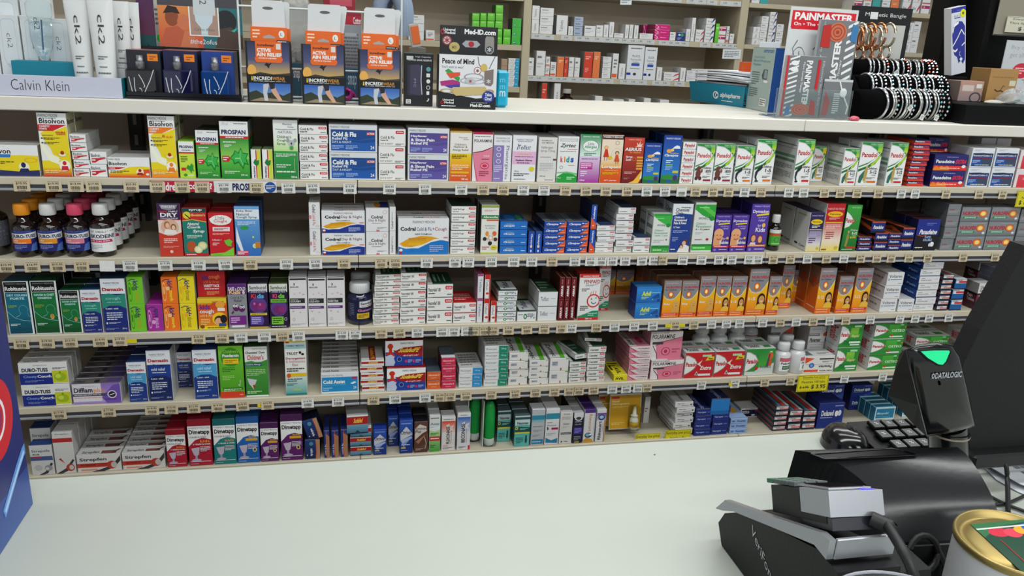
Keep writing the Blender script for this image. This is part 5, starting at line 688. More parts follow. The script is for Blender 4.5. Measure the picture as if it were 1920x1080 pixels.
put(1,1736,1776,257,'pex','navy zigzag carton perched behind on the thin ones',s=.08,d=.05,zb=ROWZ[1]+.075)
put(1,1809,1851,277,'pcod','blue and white painkiller carton, left column',d=.08,st=2,short='blue and white painkillers, left column')
put(1,1853,1896,277,'pcod','blue and white painkiller carton, right column',d=.08,st=2,short='blue and white painkillers, right column')
put(1,1899,1945,281,'redp','red and pink carton at right end of top shelf',d=.08,st=2,short='red and pink cartons')
put(1,1834,1862,258,'gwb','plain pale carton behind blue painkillers, left one',d=.05,s=.10,zb=ROWZ[1]+.068)
put(1,1863,1890,259,'gwb','plain pale carton behind blue painkillers, right one',d=.05,s=.10,zb=ROWZ[1]+.068)
# ------------------------------------------------------------------ second shelf
put(2,301,345,381,'dry','purple and red dry cough carton with two faces',d=.052,n=2,short='purple and red cough cartons')
put(2,346,392,390,'bosi','red and teal natural cough syrup carton with lemons',d=.052,n=2,short='red and teal cough cartons')
put(2,394,441,399,'litc','bright red syrup carton with white cloud and green leaf',d=.055,n=3,short='bright red syrup cartons')
put(2,443,490,386,'euky','blue children\'s cough syrup carton with white tree',d=.055,n=2,short='blue tree syrup cartons')
put(2,581,602,379,'codside','narrow white cold carton standing on end, left of day and night boxes',d=.09,st=2,short='narrow white cartons on end')
put(2,604,685,395,'coddn','white carton with gold wave on navy',d=.028,st=2,n=3,short='gold wave on navy cartons')
put(2,686,729,390,'coddns','squarish white day and night carton',d=.085,st=2,short='squarish white day and night cartons')
put(2,730,742,388,'codnar','very narrow white carton on end',d=.085,st=2,short='very narrow white cartons')
put(2,746,841,409,'codcf','large white carton with gold wave on blue',d=.04,n=3,short='gold wave on blue cartons')
put(2,844,890,386,'cfc','thin white cold and cough carton with red lozenge',d=.1,st=6,jit=.002,short='thin white cold and cough cartons')
put(2,900,933,384,'aller','cream allergy syrup carton with ring of children',d=.05,n=5,short='ring of children cartons')
put(2,936,987,415,'claro','bright blue flat tablet carton',d=.09,st=4,jit=.002,short='bright blue flat cartons')
put(2,989,1001,434,'clarn','narrow blue carton on end, left one',d=.11)
put(2,1002,1015,434,'clarn','narrow blue carton on end, right one',d=.11)
put(2,1017,1059,415,'clar','thin blue and orange carton, left column',d=.1,st=5,jit=.002,short='thin blue and orange cartons, left column')
put(2,1060,1101,415,'clar','thin blue and orange carton, right column',d=.1,st=5,jit=.002,short='thin blue and orange cartons, right column')
put(2,1103,1114,384,'claru','blue and orange carton on end',d=.1,st=2,short='blue and orange cartons on end')
put(2,1116,1150,422,'lorat','thin white antihistamine carton, low column',d=.1,st=5,jit=.004,short='thin white cartons, low column')
put(2,1151,1184,389,'lorat','thin white antihistamine carton, tall column',d=.1,st=7,jit=.008,lean=.02,short='thin white cartons, tall column')
put(2,1186,1217,445,'lorat','thin white antihistamine carton, shortest column',d=.09,st=2,short='thin white cartons, shortest column')
put(2,1219,1253,400,'apoh','smaller green and grey children\'s paracetamol carton',d=.045,n=5,short='smaller green and grey cartons')
put(2,1253,1291,381,'chem','navy and white children\'s pain carton with mother and child',d=.055,n=2,short='navy and white pain cartons')
put(2,1294,1333,379,'apol','taller green and grey children\'s paracetamol carton',d=.055,n=3,short='taller green and grey cartons')
put(2,1334,1365,403,'dymb','purple baby carton, left of the pair',d=.045,n=3,short='purple baby cartons, left')
put(2,1366,1397,403,'dymb','purple baby carton, right of the pair',d=.045,n=3,short='purple baby cartons, right')
put(2,1399,1433,382,'dymk','taller purple kids carton with two children',d=.055,n=2,short='taller purple kids cartons')
put(2,1509,1536,398,'pspu','dark purple and yellow painkiller syrup carton',d=.07,n=3,short='dark purple syrup cartons')
put(2,1537,1572,381,'psrd','red and yellow painkiller syrup carton',d=.08,n=2,short='red and yellow syrup cartons')
put(2,1575,1603,384,'pelix','dark green elixir carton with red lettering',d=.05,n=2,short='dark green elixir cartons')
put(2,1606,1632,444,'pnds','small black and navy carton, first column',d=.1,st=3,jit=.003,short='small black and navy cartons, first column')
put(2,1636,1661,436,'pnds','small black and navy carton, second column',d=.1,st=2,jit=.002,short='small black and navy cartons, second column')
put(2,1632,1658,415,'pnds','small black and navy carton atop second column',d=.12,zb=ROWZ[2]+.049)
put(2,1662,1686,437,'pnds','small black and navy carton, third column',d=.1,st=3,jit=.003,short='small black and navy cartons, third column')
put(2,1687,1710,427,'pnds','small black and navy carton, fourth column',d=.1,st=2,jit=.002,short='small black and navy cartons, fourth column')
put(2,1711,1753,411,'pndb','large black and blue soluble painkiller carton',d=.05,n=2,short='large black and blue cartons')
put(2,1762,1786,382,'nside','grey carton end, left of the grey painkiller wall',d=.09,st=4,jit=.003,short='grey carton ends, left')
put(2,1788,1841,388,'nzav','grey painkiller carton with orange target, left column',d=.05,st=3,jit=.001,short='orange target cartons, left column')
put(2,1843,1896,388,'nzav','grey painkiller carton with orange target, right column',d=.05,st=3,jit=.001,short='orange target cartons, right column')
put(2,1899,1940,392,'nside','grey carton end at right edge',d=.06,st=3,jit=.002,short='grey carton ends, right')
put(2,1672,1716,376,'greyb','carton painted in shadow brown at the back, left one',d=.06,s=.2,n=1)
put(2,1718,1775,376,'greyb','carton painted in shadow brown at the back, right one',d=.06,s=.2,n=1)
# ------------------------------------------------------------------ third shelf
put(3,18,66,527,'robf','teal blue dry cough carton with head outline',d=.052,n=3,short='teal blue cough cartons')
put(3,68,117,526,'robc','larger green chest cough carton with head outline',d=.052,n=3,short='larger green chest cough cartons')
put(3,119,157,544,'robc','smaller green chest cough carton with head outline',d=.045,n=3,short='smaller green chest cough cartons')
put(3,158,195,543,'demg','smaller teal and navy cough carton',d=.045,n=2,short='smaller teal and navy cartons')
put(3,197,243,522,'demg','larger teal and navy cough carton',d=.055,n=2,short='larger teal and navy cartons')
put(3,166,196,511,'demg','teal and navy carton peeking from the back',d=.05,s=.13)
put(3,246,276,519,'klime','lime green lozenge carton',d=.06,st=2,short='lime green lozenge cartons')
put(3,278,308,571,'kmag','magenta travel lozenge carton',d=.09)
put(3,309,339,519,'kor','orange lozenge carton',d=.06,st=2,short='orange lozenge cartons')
put(3,340,371,518,'kyel','yellow lozenge carton',d=.06,st=2,short='yellow lozenge cartons')
kb=put(3,373,428,560,'kcough','orange and yellow variety pack with boy\'s face',d=.055)
put(3,371,424,508,'kred','red variety pack resting on orange one',d=.045,s=.012,zb=ROWZ[3]+(ZofP(560,XofP(373,1.808,ROWZ[3]),1.808)-ROWZ[3])+.0008)
put(3,430,466,533,'ease','grey and purple kids cold relief carton',d=.05,n=2,short='grey and purple cold cartons')
put(3,468,505,532,'samb','black and purple kids elderberry carton',d=.05,n=2,short='black and purple elderberry cartons')
put(3,507,542,532,'sambg','black elderberry cough carton with green panel',d=.05,n=2,short='elderberry cartons with green panel')
put(3,544,578,518,'brco','white and purple homeopathic cough carton',d=.055)
put(3,579,613,519,'brcf','white and purple homeopathic cold and flu carton',d=.055)
put(3,614,648,518,'brrn','white and purple homeopathic runny nose carton',d=.055)
put(3,540,600,505,'gwb','pale carton lying behind the homeopathic cartons',d=.07,s=.12,zb=ROWZ[3]+.105)
put(3,699,748,515,'fexo','thin white allergy carton with green lid, first column',d=.1,st=9,jit=.004,lean=.045,short='white and green cartons, first column')
put(3,749,797,511,'fexo','white allergy carton with green lid, second column',d=.1,st=6,jit=.005,lean=.03,short='white and green cartons, second column')
put(3,799,847,533,'fexo','thicker white allergy carton with green lid',d=.1,st=3,jit=.003,lean=.03,short='thicker white and green cartons')
put(3,849,892,568,'fexr','white allergy carton with red lid',d=.09,st=2,jit=.004,short='white cartons with red lid')
put(3,893,904,513,'telp','narrow pink topped carton on end',d=.06,st=2,short='narrow pink topped cartons')
put(3,906,917,515,'telr','narrow white and red carton on end, left column',d=.06,st=2,short='narrow white and red cartons')
put(3,919,930,565,'telr','narrow white and red carton on end, right one',d=.09)
put(3,931,967,545,'telw','small white carton with upside down lettering',d=.09,st=6,jit=.003,short='small upside down cartons')
put(3,969,1005,584,'telw','single white carton with upside down lettering',d=.1)
put(3,1007,1043,547,'telt','white carton with dark green lid',d=.11,st=2,short='white cartons with dark green lid')
for i in range(3):
 put(3,1045+i*10.8,1055+i*10.8,520,'aeru','narrow dark red carton on end, %s column'%('left','middle','right')[i],d=.1,st=2,short='dark red cartons on end, %s'%('left','middle','right')[i])
put(3,1081,1121,514,'fenp','white and red syrup carton with smiling face, front one',d=.055)
put(3,1118,1140,497,'fenp','white and red syrup carton with smiling face, set back',d=.05,s=.07)
put(3,1124,1152,505,'nub','orange baby carton standing at the back, left one',d=.05,s=.2)
put(3,1153,1186,505,'nub','orange baby carton standing at the back, right one',d=.05,s=.2)
put(3,1189,1236,538,'advil','bright blue liquid capsule carton',d=.05,st=2,short='bright blue capsule cartons')
put(3,1239,1272,526,'nub','smaller orange baby carton, left one',d=.048,n=4,short='smaller orange baby cartons, left')
put(3,1273,1304,526,'nub','smaller orange baby carton, right one',d=.048,n=4,short='smaller orange baby cartons, right')
put(3,1306,1335,518,'nub','taller orange baby carton',d=.048,n=4,short='taller orange baby cartons')
put(3,1336,1364,518,'nu15','orange 1-5 years carton, left of a pair',d=.048,n=4,short='orange 1-5 cartons, left of pair')
put(3,1365,1393,518,'nu15','orange 1-5 years carton, right of a pair',d=.048,n=4,short='orange 1-5 cartons, right of pair')
put(3,1396,1432,504,'nu15','largest orange 1-5 years carton',d=.055)
put(3,1434,1457,518,'nu15r','small orange 1-5 years carton with red strip',d=.048)
put(3,1458,1480,497,'nu15r','orange 1-5 years carton set back in the gap',d=.05,s=.05)
put(3,1480,1502,506,'nu15','orange 1-5 years carton deepest in the gap',d=.05,s=.1)
put(3,1526,1556,502,'nu512','orange 5-12 years carton heading a long line',d=.048,n=4,short='orange 5-12 cartons in long line')
put(3,1564,1591,518,'nu512r','shorter orange 5-12 years carton',d=.048,n=3,short='shorter orange 5-12 cartons')
put(3,1594,1624,502,'nu512r','taller orange 5-12 years carton with red strip',d=.048,n=3,short='taller orange 5-12 cartons')
put(3,1649,1680,511,'volt','white anti-inflammatory carton, three high',d=.13,st=3,jit=.002,lean=.06,short='white anti-inflammatory cartons')
put(3,1682,1711,561,'volt','single white anti-inflammatory carton beside pile',d=.12)
put(3,1712,1750,491,'spr','white and blue strong painkiller carton',d=.12,st=7,jit=.004,lean=.015,short='white and blue strong painkillers')
put(3,1754,1775,515,'cod','tiny dark carton with red strip, left column',d=.08,st=7,jit=.003,lean=.03,short='tiny dark and red cartons')
put(3,1779,1801,523,'codb','tiny blue and white carton, right column',d=.08,st=3,jit=.002,lean=.03,short='tiny blue and white cartons')
put(3,1825,1852,531,'pant','navy and red pain tablet carton, front one',d=.05)
put(3,1828,1850,491,'pant','navy and red pain tablet carton, perched behind',d=.05,s=.07,zb=ROWZ[3]+.055)
put(3,1857,1895,505,'silv','silvery wrapped pack beside pain tablets',d=.09,st=8,jit=.006,short='silvery wrapped packs')
# ------------------------------------------------------------------ fourth shelf
put(4,44,135,681,'duro','white, navy and lemon lozenge carton',d=.03,st=2,n=3,short='navy and lemon cartons')
put(4,138,229,720,'diffl','white and violet lozenge carton',d=.03,n=7,short='white and violet lozenge cartons')
put(4,243,279,679,'deml','smaller blue cold relief carton',d=.045,n=3,short='smaller blue cold relief cartons')
put(4,281,326,657,'demb','navy cold relief carton, front left one',d=.055,n=2,short='navy cold relief cartons')
put(4,333,364,660,'demb','navy cold relief carton, set back in the gap',d=.055,s=.07)
put(4,366,411,656,'deml','blue cold relief carton beside the green one',d=.055,n=2,short='blue cold relief cartons')
put(4,414,460,649,'paed','bright green syrup carton with red foot',d=.055,n=2,short='bright green syrup cartons')
put(4,462,505,650,'chall','green cold and allergy syrup carton',d=.06)
put(4,536,577,637,'trus','pale teal decongestant elixir carton',d=.055,n=2,short='pale teal elixir cartons')
put(4,602,673,699,'cass','white and sky blue cold tablet carton',d=.022,n=9,short='white and sky blue cartons')
put(4,677,720,677,'suds','small white and dark red sinus carton',d=.09,st=5,jit=.006,short='small white and dark red cartons')
l_=put(4,725,798,691,'sudb','blue and red sinus carton, lower one',d=.05)
put(4,722,793,639,'sudb','blue and red sinus carton, upper one',d=.045,s=.012,zb=ROWZ[4]+(ZofP(691,XofP(725,1.808,ROWZ[4]),1.808)-ROWZ[4])+.001)
put(4,800,826,697,'allo','small orange carton with grey lid',d=.09,st=2,short='small orange cartons')
put(4,827,854,671,'allp','small crimson carton with grey lid',d=.08,st=4,jit=.002,short='small crimson cartons')
put(4,860,904,690,'phb','white and blue 10mg carton',d=.1,st=3,jit=.002,short='white and blue 10mg cartons')
put(4,907,951,649,'phg','white and green 25mg carton',d=.1,st=6,jit=.003,short='white and green 25mg cartons')
put(4,953,989,662,'zyrs','white carton with green slash, left pile',d=.11,st=4,jit=.004,short='green slash cartons, left pile')
put(4,991,1027,676,'zyrs','white carton with green slash, middle pile',d=.11,st=4,jit=.004,short='green slash cartons, middle pile')
put(4,1029,1064,672,'zyrs','thicker white carton with green slash, right pile',d=.11,st=2,jit=.003,short='green slash cartons, right pile')
put(4,1066,1097,679,'cetr','thin white carton with dark green lid, low pile',d=.1,st=4,jit=.003,short='thin dark green lid cartons, low pile')
o=put(4,1068,1097,664,'cetr','thin white carton lying askew on low pile',d=.1,zb=ROWZ[4]+.0655,yaw=.25,s=.004)
put(4,1099,1132,650,'cetr','thin white carton with dark green lid, tall pile',d=.1,st=6,jit=.003,short='thin dark green lid cartons, tall pile')
put(4,1103,1134,634,'cetr','thin white carton jammed under the shelf above',d=.09,zb=ROWZ[4]+.106,yaw=-.2,s=.02)
put(4,1150,1176,703,'avil','small yellow carton with black lettering',d=.09)
put(4,1177,1216,650,'pols','small pink and white carton',d=.11,st=6,jit=.004,lean=-.04,short='small pink and white cartons')
put(4,1218,1279,676,'polb','large pink and white allergy tablet carton, lower',d=.05,n=2,short='large pink cartons, lower')
put(4,1216,1276,622,'polb','large pink and white allergy tablet carton, upper',d=.06,s=.01,zb=ROWZ[4]+.054)
put(4,1281,1335,661,'pxtra','red painkiller carton, left of the pair',d=.04,n=2,short='red painkiller cartons, left')
put(4,1337,1391,659,'pxtra','red painkiller carton, right of the pair',d=.04,n=2,short='red painkiller cartons, right')
put(4,1394,1448,654,'pback','green and grey back pain carton',d=.04,n=2,short='green and grey back pain cartons')
put(4,1504,1561,668,'pmaxu','upside down white and orange carton, front',d=.05)
put(4,1508,1556,612,'pmax','white and orange carton stacked behind',d=.06,s=.07,st=2,short='white and orange cartons behind')
put(4,1438,1480,612,'pmax','white and orange carton behind the small bottles',d=.05,s=.12,st=2,short='white and orange cartons far behind')
put(4,1563,1605,606,'prap','green painkiller carton with tan script',d=.06,st=2,short='green cartons with tan script',s=.002)
put(4,1626,1684,606,'post','green osteo painkiller carton',d=.06,st=3,jit=.003,short='green osteo cartons')
put(4,1714,1776,630,'post','green and white carton behind the scanner',d=.05,s=.04,n=2,zb=ROWZ[4]+.045,short='cartons behind the scanner')
put(4,1704,1766,662,'pwhite','flat white carton half hidden by scanner',d=.05,s=.03,st=2,short='flat white cartons behind the scanner')
put(4,1814,1842,628,'prap','green carton beside the black monitor',d=.09,s=.02,zb=ROWZ[4]+.05)
put(4,1800,1840,664,'pwhite','flat white carton beside the black monitor',d=.09,s=.02,st=2,short='flat white cartons beside the monitor')
# ------------------------------------------------------------------ bottom shelf
put(5,61,104,835,'strp','white lozenge carton with blue band, front',d=.03,n=1)
put(5,64,103,803,'strp','white lozenge carton with blue band, taller rank',d=.04,s=.05,n=3,short='white lozenge cartons, back rank')
put(5,106,144,811,'strw','tall white lozenge carton with red cap band',d=.045,n=4,short='tall white lozenge cartons')
put(5,146,229,854,'strf','wide white lozenge carton, shorter line',d=.03,n=4,short='wide lozenge cartons, shorter line')
put(5,231,311,849,'strf','wide white lozenge carton, longer line',d=.024,n=11,short='wide lozenge cartons, longer line')
put(5,315,352,806,'dms','smaller crimson kids cough carton',d=.045,n=2,short='smaller crimson cartons')
put(5,356,400,787,'dms','larger crimson kids cough carton',d=.055,n=2,short='larger crimson cartons')
put(5,403,445,786,'dmt','teal kids cough carton',d=.055,n=2,short='teal cough cartons')
put(5,446,488,782,'dmb','blue elixir carton with measuring cup',d=.055,n=2,short='blue elixir cartons')
put(5,490,524,793,'dmp','smaller plum elixir carton',d=.045,n=2,short='smaller plum cartons')
put(5,528,569,778,'dmp','larger plum elixir carton',d=.055,n=2,short='larger plum cartons')
put(5,572,601,825,'cnv','navy and tan cold carton standing upright',d=.06)
o=put(5,578,607,785,'cnv','navy and tan cold carton tilted on top',d=.05,zb=ROWZ[5]+.053,tilt=-.28,s=.004)
put(5,608,619,808,'cnn','narrow navy and tan carton, leftmost',d=.09)
put(5,622,636,808,'cnn','narrow navy and tan carton, middle',d=.09)
put(5,639,653,806,'cnn','narrow navy and tan carton, rightmost',d=.09)
put(5,657,697,803,'sudc','red and steel blue sinus carton',d=.09,st=3,jit=.003,short='red and steel blue cartons')
put(5,648,689,779,'sudc','red and steel blue sinus carton overhanging the pile',d=.09,zb=ROWZ[5]+.0625,yaw=.06)
put(5,700,725,806,'otr','smallest dark blue nasal spray carton',d=.035)
put(5,727,747,780,'otr','dark blue nasal spray carton, set back',d=.04,s=.04,n=2,short='dark blue spray cartons, set back')
put(5,749,774,789,'otr','dark blue nasal spray carton, front',d=.04,n=3,short='dark blue spray cartons, front')
put(5,776,802,791,'otrp','brown nasal spray carton',d=.04,n=2,short='brown spray cartons')
put(5,804,825,779,'azep','green and red nasal spray carton',d=.035,n=3,short='green and red spray cartons')
put(5,827,853,782,'flix','white and orange spray carton with upright lettering',d=.04)
put(5,856,881,775,'beco','white and blue spray carton with upright lettering',d=.04,n=3,short='white and blue spray cartons')
put(5,931,956,770,'naso','mint green spray carton, set back',d=.035,s=.03,n=3,short='mint spray cartons, set back')
put(5,963,992,780,'naso','mint green spray carton, front',d=.04,n=4,short='mint spray cartons, front')
put(5,994,1019,768,'tealg','grey and teal spray carton',d=.04)
put(5,1020,1046,767,'tealw','white and teal spray carton',d=.04,n=3,short='white and teal spray cartons')
put(5,1047,1071,773,'whin','plain off-white prescription spray carton',d=.04)
put(5,1072,1091,774,'dkpu','dark purple carton with white tongue',d=.04,n=3,short='dark purple tongue cartons')
put(5,1092,1113,768,'rhiu','upside down white and purple spray carton',d=.04,n=2,short='upside down purple spray cartons')
put(5,1115,1133,768,'rhi','white and purple spray carton, right way up',d=.04,n=2,short='white and purple spray cartons')
put(5,1262,1296,755,'npr','thin plain white carton in leaning pile',d=.11,st=6,jit=.01,short='thin plain white cartons, bottom shelf',zb=ROWZ[5]+.006)
put(5,1300,1331,768,'npg','thin royal blue carton, left pile',d=.1,st=4,jit=.003,short='thin royal blue cartons, left')
put(5,1333,1364,762,'npg','thin royal blue carton, right pile',d=.1,st=4,jit=.003,short='thin royal blue cartons, right')
put(5,1331,1366,749,'npt','dark blue carton with sky blue end on top',d=.12,zb=ROWZ[5]+.062)
put(5,1367,1399,785,'pons','powder blue carton with orange flower lid',d=.11,st=3,jit=.003,short='powder blue cartons')
put(5,1387,1426,766,'reln','flat white and navy carton lying behind',d=.05,s=.09)
put(5,1448,1473,762,'cod','black and red carton end, left pile',d=.13,st=5,jit=.003,short='black and red carton ends, left')
put(5,1475,1500,770,'cod','black and red carton end, middle pile',d=.13,st=3,jit=.002,short='black and red carton ends, middle')
put(5,1502,1527,770,'cod','black and red carton end, right pile',d=.13,st=3,jit=.002,short='black and red carton ends, right')
put(5,1529,1577,757,'dola','royal blue sleep aid carton, front',d=.07)
put(5,1528,1575,722,'dola','royal blue sleep aid carton stacked behind',d=.06,s=.08,st=2,short='royal blue cartons behind')
put(5,1590,1628,722,'dola','royal blue sleep aid carton at the back right',d=.06,s=.1,st=2,short='royal blue cartons at back right')
put(5,1637,1675,764,'mers','white and petrol blue carton',d=.022,n=9,s=.02,short='white and petrol blue cartons')
put(5,1690,1720,748,'mers','petrol blue carton half behind the scanner',d=.022,n=5,s=.04,short='petrol blue cartons by the scanner')
put(5,1605,1640,712,'gwb','pale grey carton at the very back',d=.05,s=.27,st=1)
# ------------------------------------------------------------------ bottles and jars
def bottle_meshes(key,rad,h,glass,capc,lab_els,lab,cap=(.5,.82),neck=.42,shoulder=.66,ang=1.25,labbg='w',caph=None,gm=None,turn=0.0):
 r=rad;g=MB();cp=MB();lb=MB();ll=MB()
 hc=h*cap[1];rc=r*cap[0]
 g.lathe([(0,0),(r*.93,0),(r,h*.02),(r,h*shoulder),(r*.92,h*(shoulder+.04)),(r*.7,h*(shoulder+.08)),(r*neck,h*(shoulder+.11)),(r*neck,hc),(0,hc)],glass,26)
 cp.lathe([(rc*.97,hc),(rc,hc+h*.008),(rc,h*.975),(rc*.93,h),(0,h)],capc,30)
 for i in range(30):  # grip ribs
  a=2*math.pi*i/30
  x,y=rc*math.cos(a),rc*math.sin(a);tx,ty=-math.sin(a)*rc*.05,math.cos(a)*rc*.05;ox,oy=math.cos(a)*rc*.025,math.sin(a)*rc*.025
  cp.face([(x+tx,y+ty,hc+h*.02),(x+ox,y+oy,hc+h*.02),(x+ox,y+oy,h*.96),(x+tx,y+ty,h*.96)],capc)
 z0,z1=lab
 def f(u,v,l):
  a=-math.pi/2+turn+(u-.5)*2*ang
  return((r+.0003+l)*math.cos(a),(r+.0003+l)*math.sin(a),h*(z0+(z1-z0)*v))
 ink([R(0,0,1,1,labbg)]+lab_els,f,lb,ll,strips=10)
 return g.mesh('bottle_body',gm or GLOSS),cp.mesh('cap',MATTE),lb.mesh('label',CARD),ll.mesh('lettering',INK)if ll.f else None
def bottle(ms,loc,label,group,name='medicine_bottle',cat='bottle',rz=0):
 o=link(name,ms[0],None,loc,(0,0,rz));tag(o,label,cat,group)
 link('cap',ms[1],o)
 if ms[2]:
  lb=link('label',ms[2],o)
  if ms[3]:link('printed_lettering',ms[3],lb)
 return o
def duro(band,bt,cap):
 return[R(0,0,1,1,'#1c2672'),P([(0,.62),(.3,.56),(1,.6),(1,.9),(.6,.86),(0,.84)],'#d8dadc'),R(0,.36,.75,.6,band),T('DURO-TUSS',.1,.64,.92,.8,'#141a4c',.04),T('DRY',.12,.46,.34,.56,'#e8e0d8',.03),L(.12,.38,.6,.44,1,'#e8e0d8'),P([(.7,0),(.76,.3),(.95,.4),(.98,.3),(.95,.1),(.98,0)],'#4c6cb0'),L(.14,.1,.6,.3,3,'#8c98cc'),L(.2,.9,.8,.97,1,'#5c68a8')]
GLB=mat('dark amber glass',None,0.08,noise=0.02,coat=.6)
cols=[(52,'o','#e8921c','o','orange'),(100,'w','#d8d8d6','#e0901c','white'),(150,'p','#d84a6c','#d87a90','pink'),(197,'w','#d8d8d6',None,'white')]
Yb=YF+.03
for ci,(px,_,capc,band,cw)in enumerate(cols):
 z=ROWZ[2]+.0005;X=XofP(px,Yb,z);wpx=44
 rad=(XofP(px+22.5,Yb,z)-XofP(px-22.5,Yb,z))/2;h=ZofP(381,X,Yb)-z
 if band:ms=bottle_meshes('d%d'%ci,rad,h,'#1c1010',capc,duro(band,0,0),(.12,.52),gm=GLB,cap=(.66,.79),neck=.5,shoulder=.56,turn=.15)
 else:ms=bottle_meshes('rk',rad,h,'#1c1010',capc,[R(0,.97,1,1,'d'),T('RIKODEINE',.1,.58,.9,.74,'#26264c',.03),L(.14,.8,.9,.9,2,'d'),P([(.1,.4),(.82,.4),(.78,.52),(.1,.52)],'#c0245c'),L(.14,.43,.72,.49,1,'w'),L(.1,.1,.5,.3,3,'a')],(.1,.56),gm=GLB,cap=(.66,.79),neck=.5,shoulder=.60,turn=.15,ang=1.45)
 PLACED[2].append((X,'%s capped brown cough bottles'%cw))
 for k in range(5):
  nm=['%s capped brown cough bottle, front row, %s'%(cw,'plain white label' if not band else 'blue label')]+['%s capped brown cough bottle, %s row back%s'%(cw,ORD[k+1]if k else '','' if band else ', plain label')for k in range(1,5)]
  bottle(ms,(X+k*.001,Yb+k*(2*rad+.003),z),nm[k],'brown cough syrup bottles')
z=ROWZ[2]+.0005;Y0=Yb+.02;rad=.03
ms=bottle_meshes('x',rad,.135,'#16110f','#2a2a2c',[L(.1,.2,.9,.8,4,'d')],(.15,.55),gm=GLB,labbg='#4a4c54',cap=(.62,.8),neck=.5,shoulder=.58,turn=.9)
X=XofP(-6,Y0,z);bottle(ms,(X,Y0,z),'black capped dark bottle cut off at the left edge','brown cough syrup bottles')
# small green labelled bottle among the purple cartons
Y0=YF+.03;X=XofP(1447,Y0,z);h=ZofP(402,X,Y0)-z;rad=.0165
ms=bottle_meshes('x',rad,h,'#17110e','#d4d4d2',[R(0,.78,1,1,'#d8dad8'),P([(0,.78),(1,.78),(1,.6),(0,.6)],'#b8582c'),R(0,0,1,.6,'#4ca43c'),RING(.5,.36,.18,.16,.03,'#1c5c2c'),L(.2,.05,.8,.15,1,'#c8ecb8')],(.16,.6),gm=GLB,cap=(.62,.78),neck=.45,shoulder=.6)
bottle(ms,(X,Y0,z),'small brown bottle with green label beside purple cartons','green labelled bottles')
bottle(ms,(X+.004,Y0+.12,z+.0),'small brown bottle with green label, set back behind','green labelled bottles')
# blue gummy jar
z=ROWZ[3]+.0005;Y0=YF+.038;X=XofP(675,Y0,z);rad=(XofP(697,Y0,z)-XofP(653,Y0,z))/2;h=ZofP(528,X,Y0)-z
BLJ=mat('navy translucent plastic',None,0.12,noise=.03,coat=.5)
ms=bottle_meshes('j',rad,h,'#10163a','#cfd2d4',[R(0,0,1,1,'#141a3e'),R(.45,.66,1,.95,'#d4d4d8'),T('Sambucol',.48,.78,.98,.9,'k',.02),L(.5,.69,.95,.74,1,'#b05040'),T('Gummies',.4,.46,.98,.58,'#d080b8',.03),R(.38,.12,.75,.38,'#d8b02c'),L(.42,.16,.7,.34,3,'#5a4a10'),L(.03,.2,.3,.85,8,'#6a7090')],(.1,.62),gm=BLJ,cap=(.84,.77),neck=.7,shoulder=.66,ang=1.5,turn=.1)
PLACED[3].append((X,'navy gummy jar'))
bottle(ms,(X,Y0,z),'navy gummy jar with white lid, front one','navy gummy jars','gummy_jar','jar')
bottle(ms,(X+.004,Y0+.08,z),'navy gummy jar with white lid, behind the front one','navy gummy jars','gummy_jar','jar')
# white tablet bottles on the fourth shelf
z=ROWZ[4]+.0005
feb=[R(0,.9,1,1,'#c8404c'),R(0,.72,1,.96,'#c86070'),T('Febridol',.1,.5,.9,.66,'#1c1c20',.03),R(.2,.12,.86,.4,'#1f5c34'),L(.25,.18,.8,.34,2,'#a8d4a8')]
Y0=YF+.025
for px,nm in((1462,'left'),(1489,'right')):
 X=XofP(px,Y0,z);rad=(XofP(px+13.5,Y0,z)-XofP(px-13.5,Y0,z))/2;h=ZofP(641 if px<1470 else 639,X,Y0)-z
 ms=bottle_meshes('f',rad,h,'#cfd1d2','#d4d5d6',feb,(.12,.55),cap=(.74,.76),neck=.6,shoulder=.62,ang=1.0,turn=.25 if px<1470 else 1.0)
 bottle(ms,(X,Y0,z),'small white tablet bottle standing in front, %s one of the pair'%nm,'small white tablet bottles')
 bottle(ms,(X-.004,Y0+.05,z+.0),'small white tablet bottle, second row, behind the %s one'%nm,'small white tablet bottles')
big=[R(0,.88,1,.92,'#a83040'),L(.6,.2,.9,.7,6,'K'),L(.1,.3,.5,.7,5,'a')]
Y0=YF+.10
rad=.0245;h=.118
ms=bottle_meshes('F',rad,h,'#c9cbcc','#cfd0d2',big,(.14,.62),cap=(.78,.80),neck=.62,shoulder=.66,ang=1.3,turn=.5)
for i,(px,s_)in enumerate(((1308,0),(1341,0),(1374,0),(1398,.05),(1322,.06),(1357,.06))):
 X=XofP(px,Y0+s_,z);bottle(ms,(X,Y0+s_,z),'large white tablet bottle behind the red cartons, %s'%('leftmost in front','second in front','third in front','rightmost','back left','back right')[i],'large white tablet bottles')
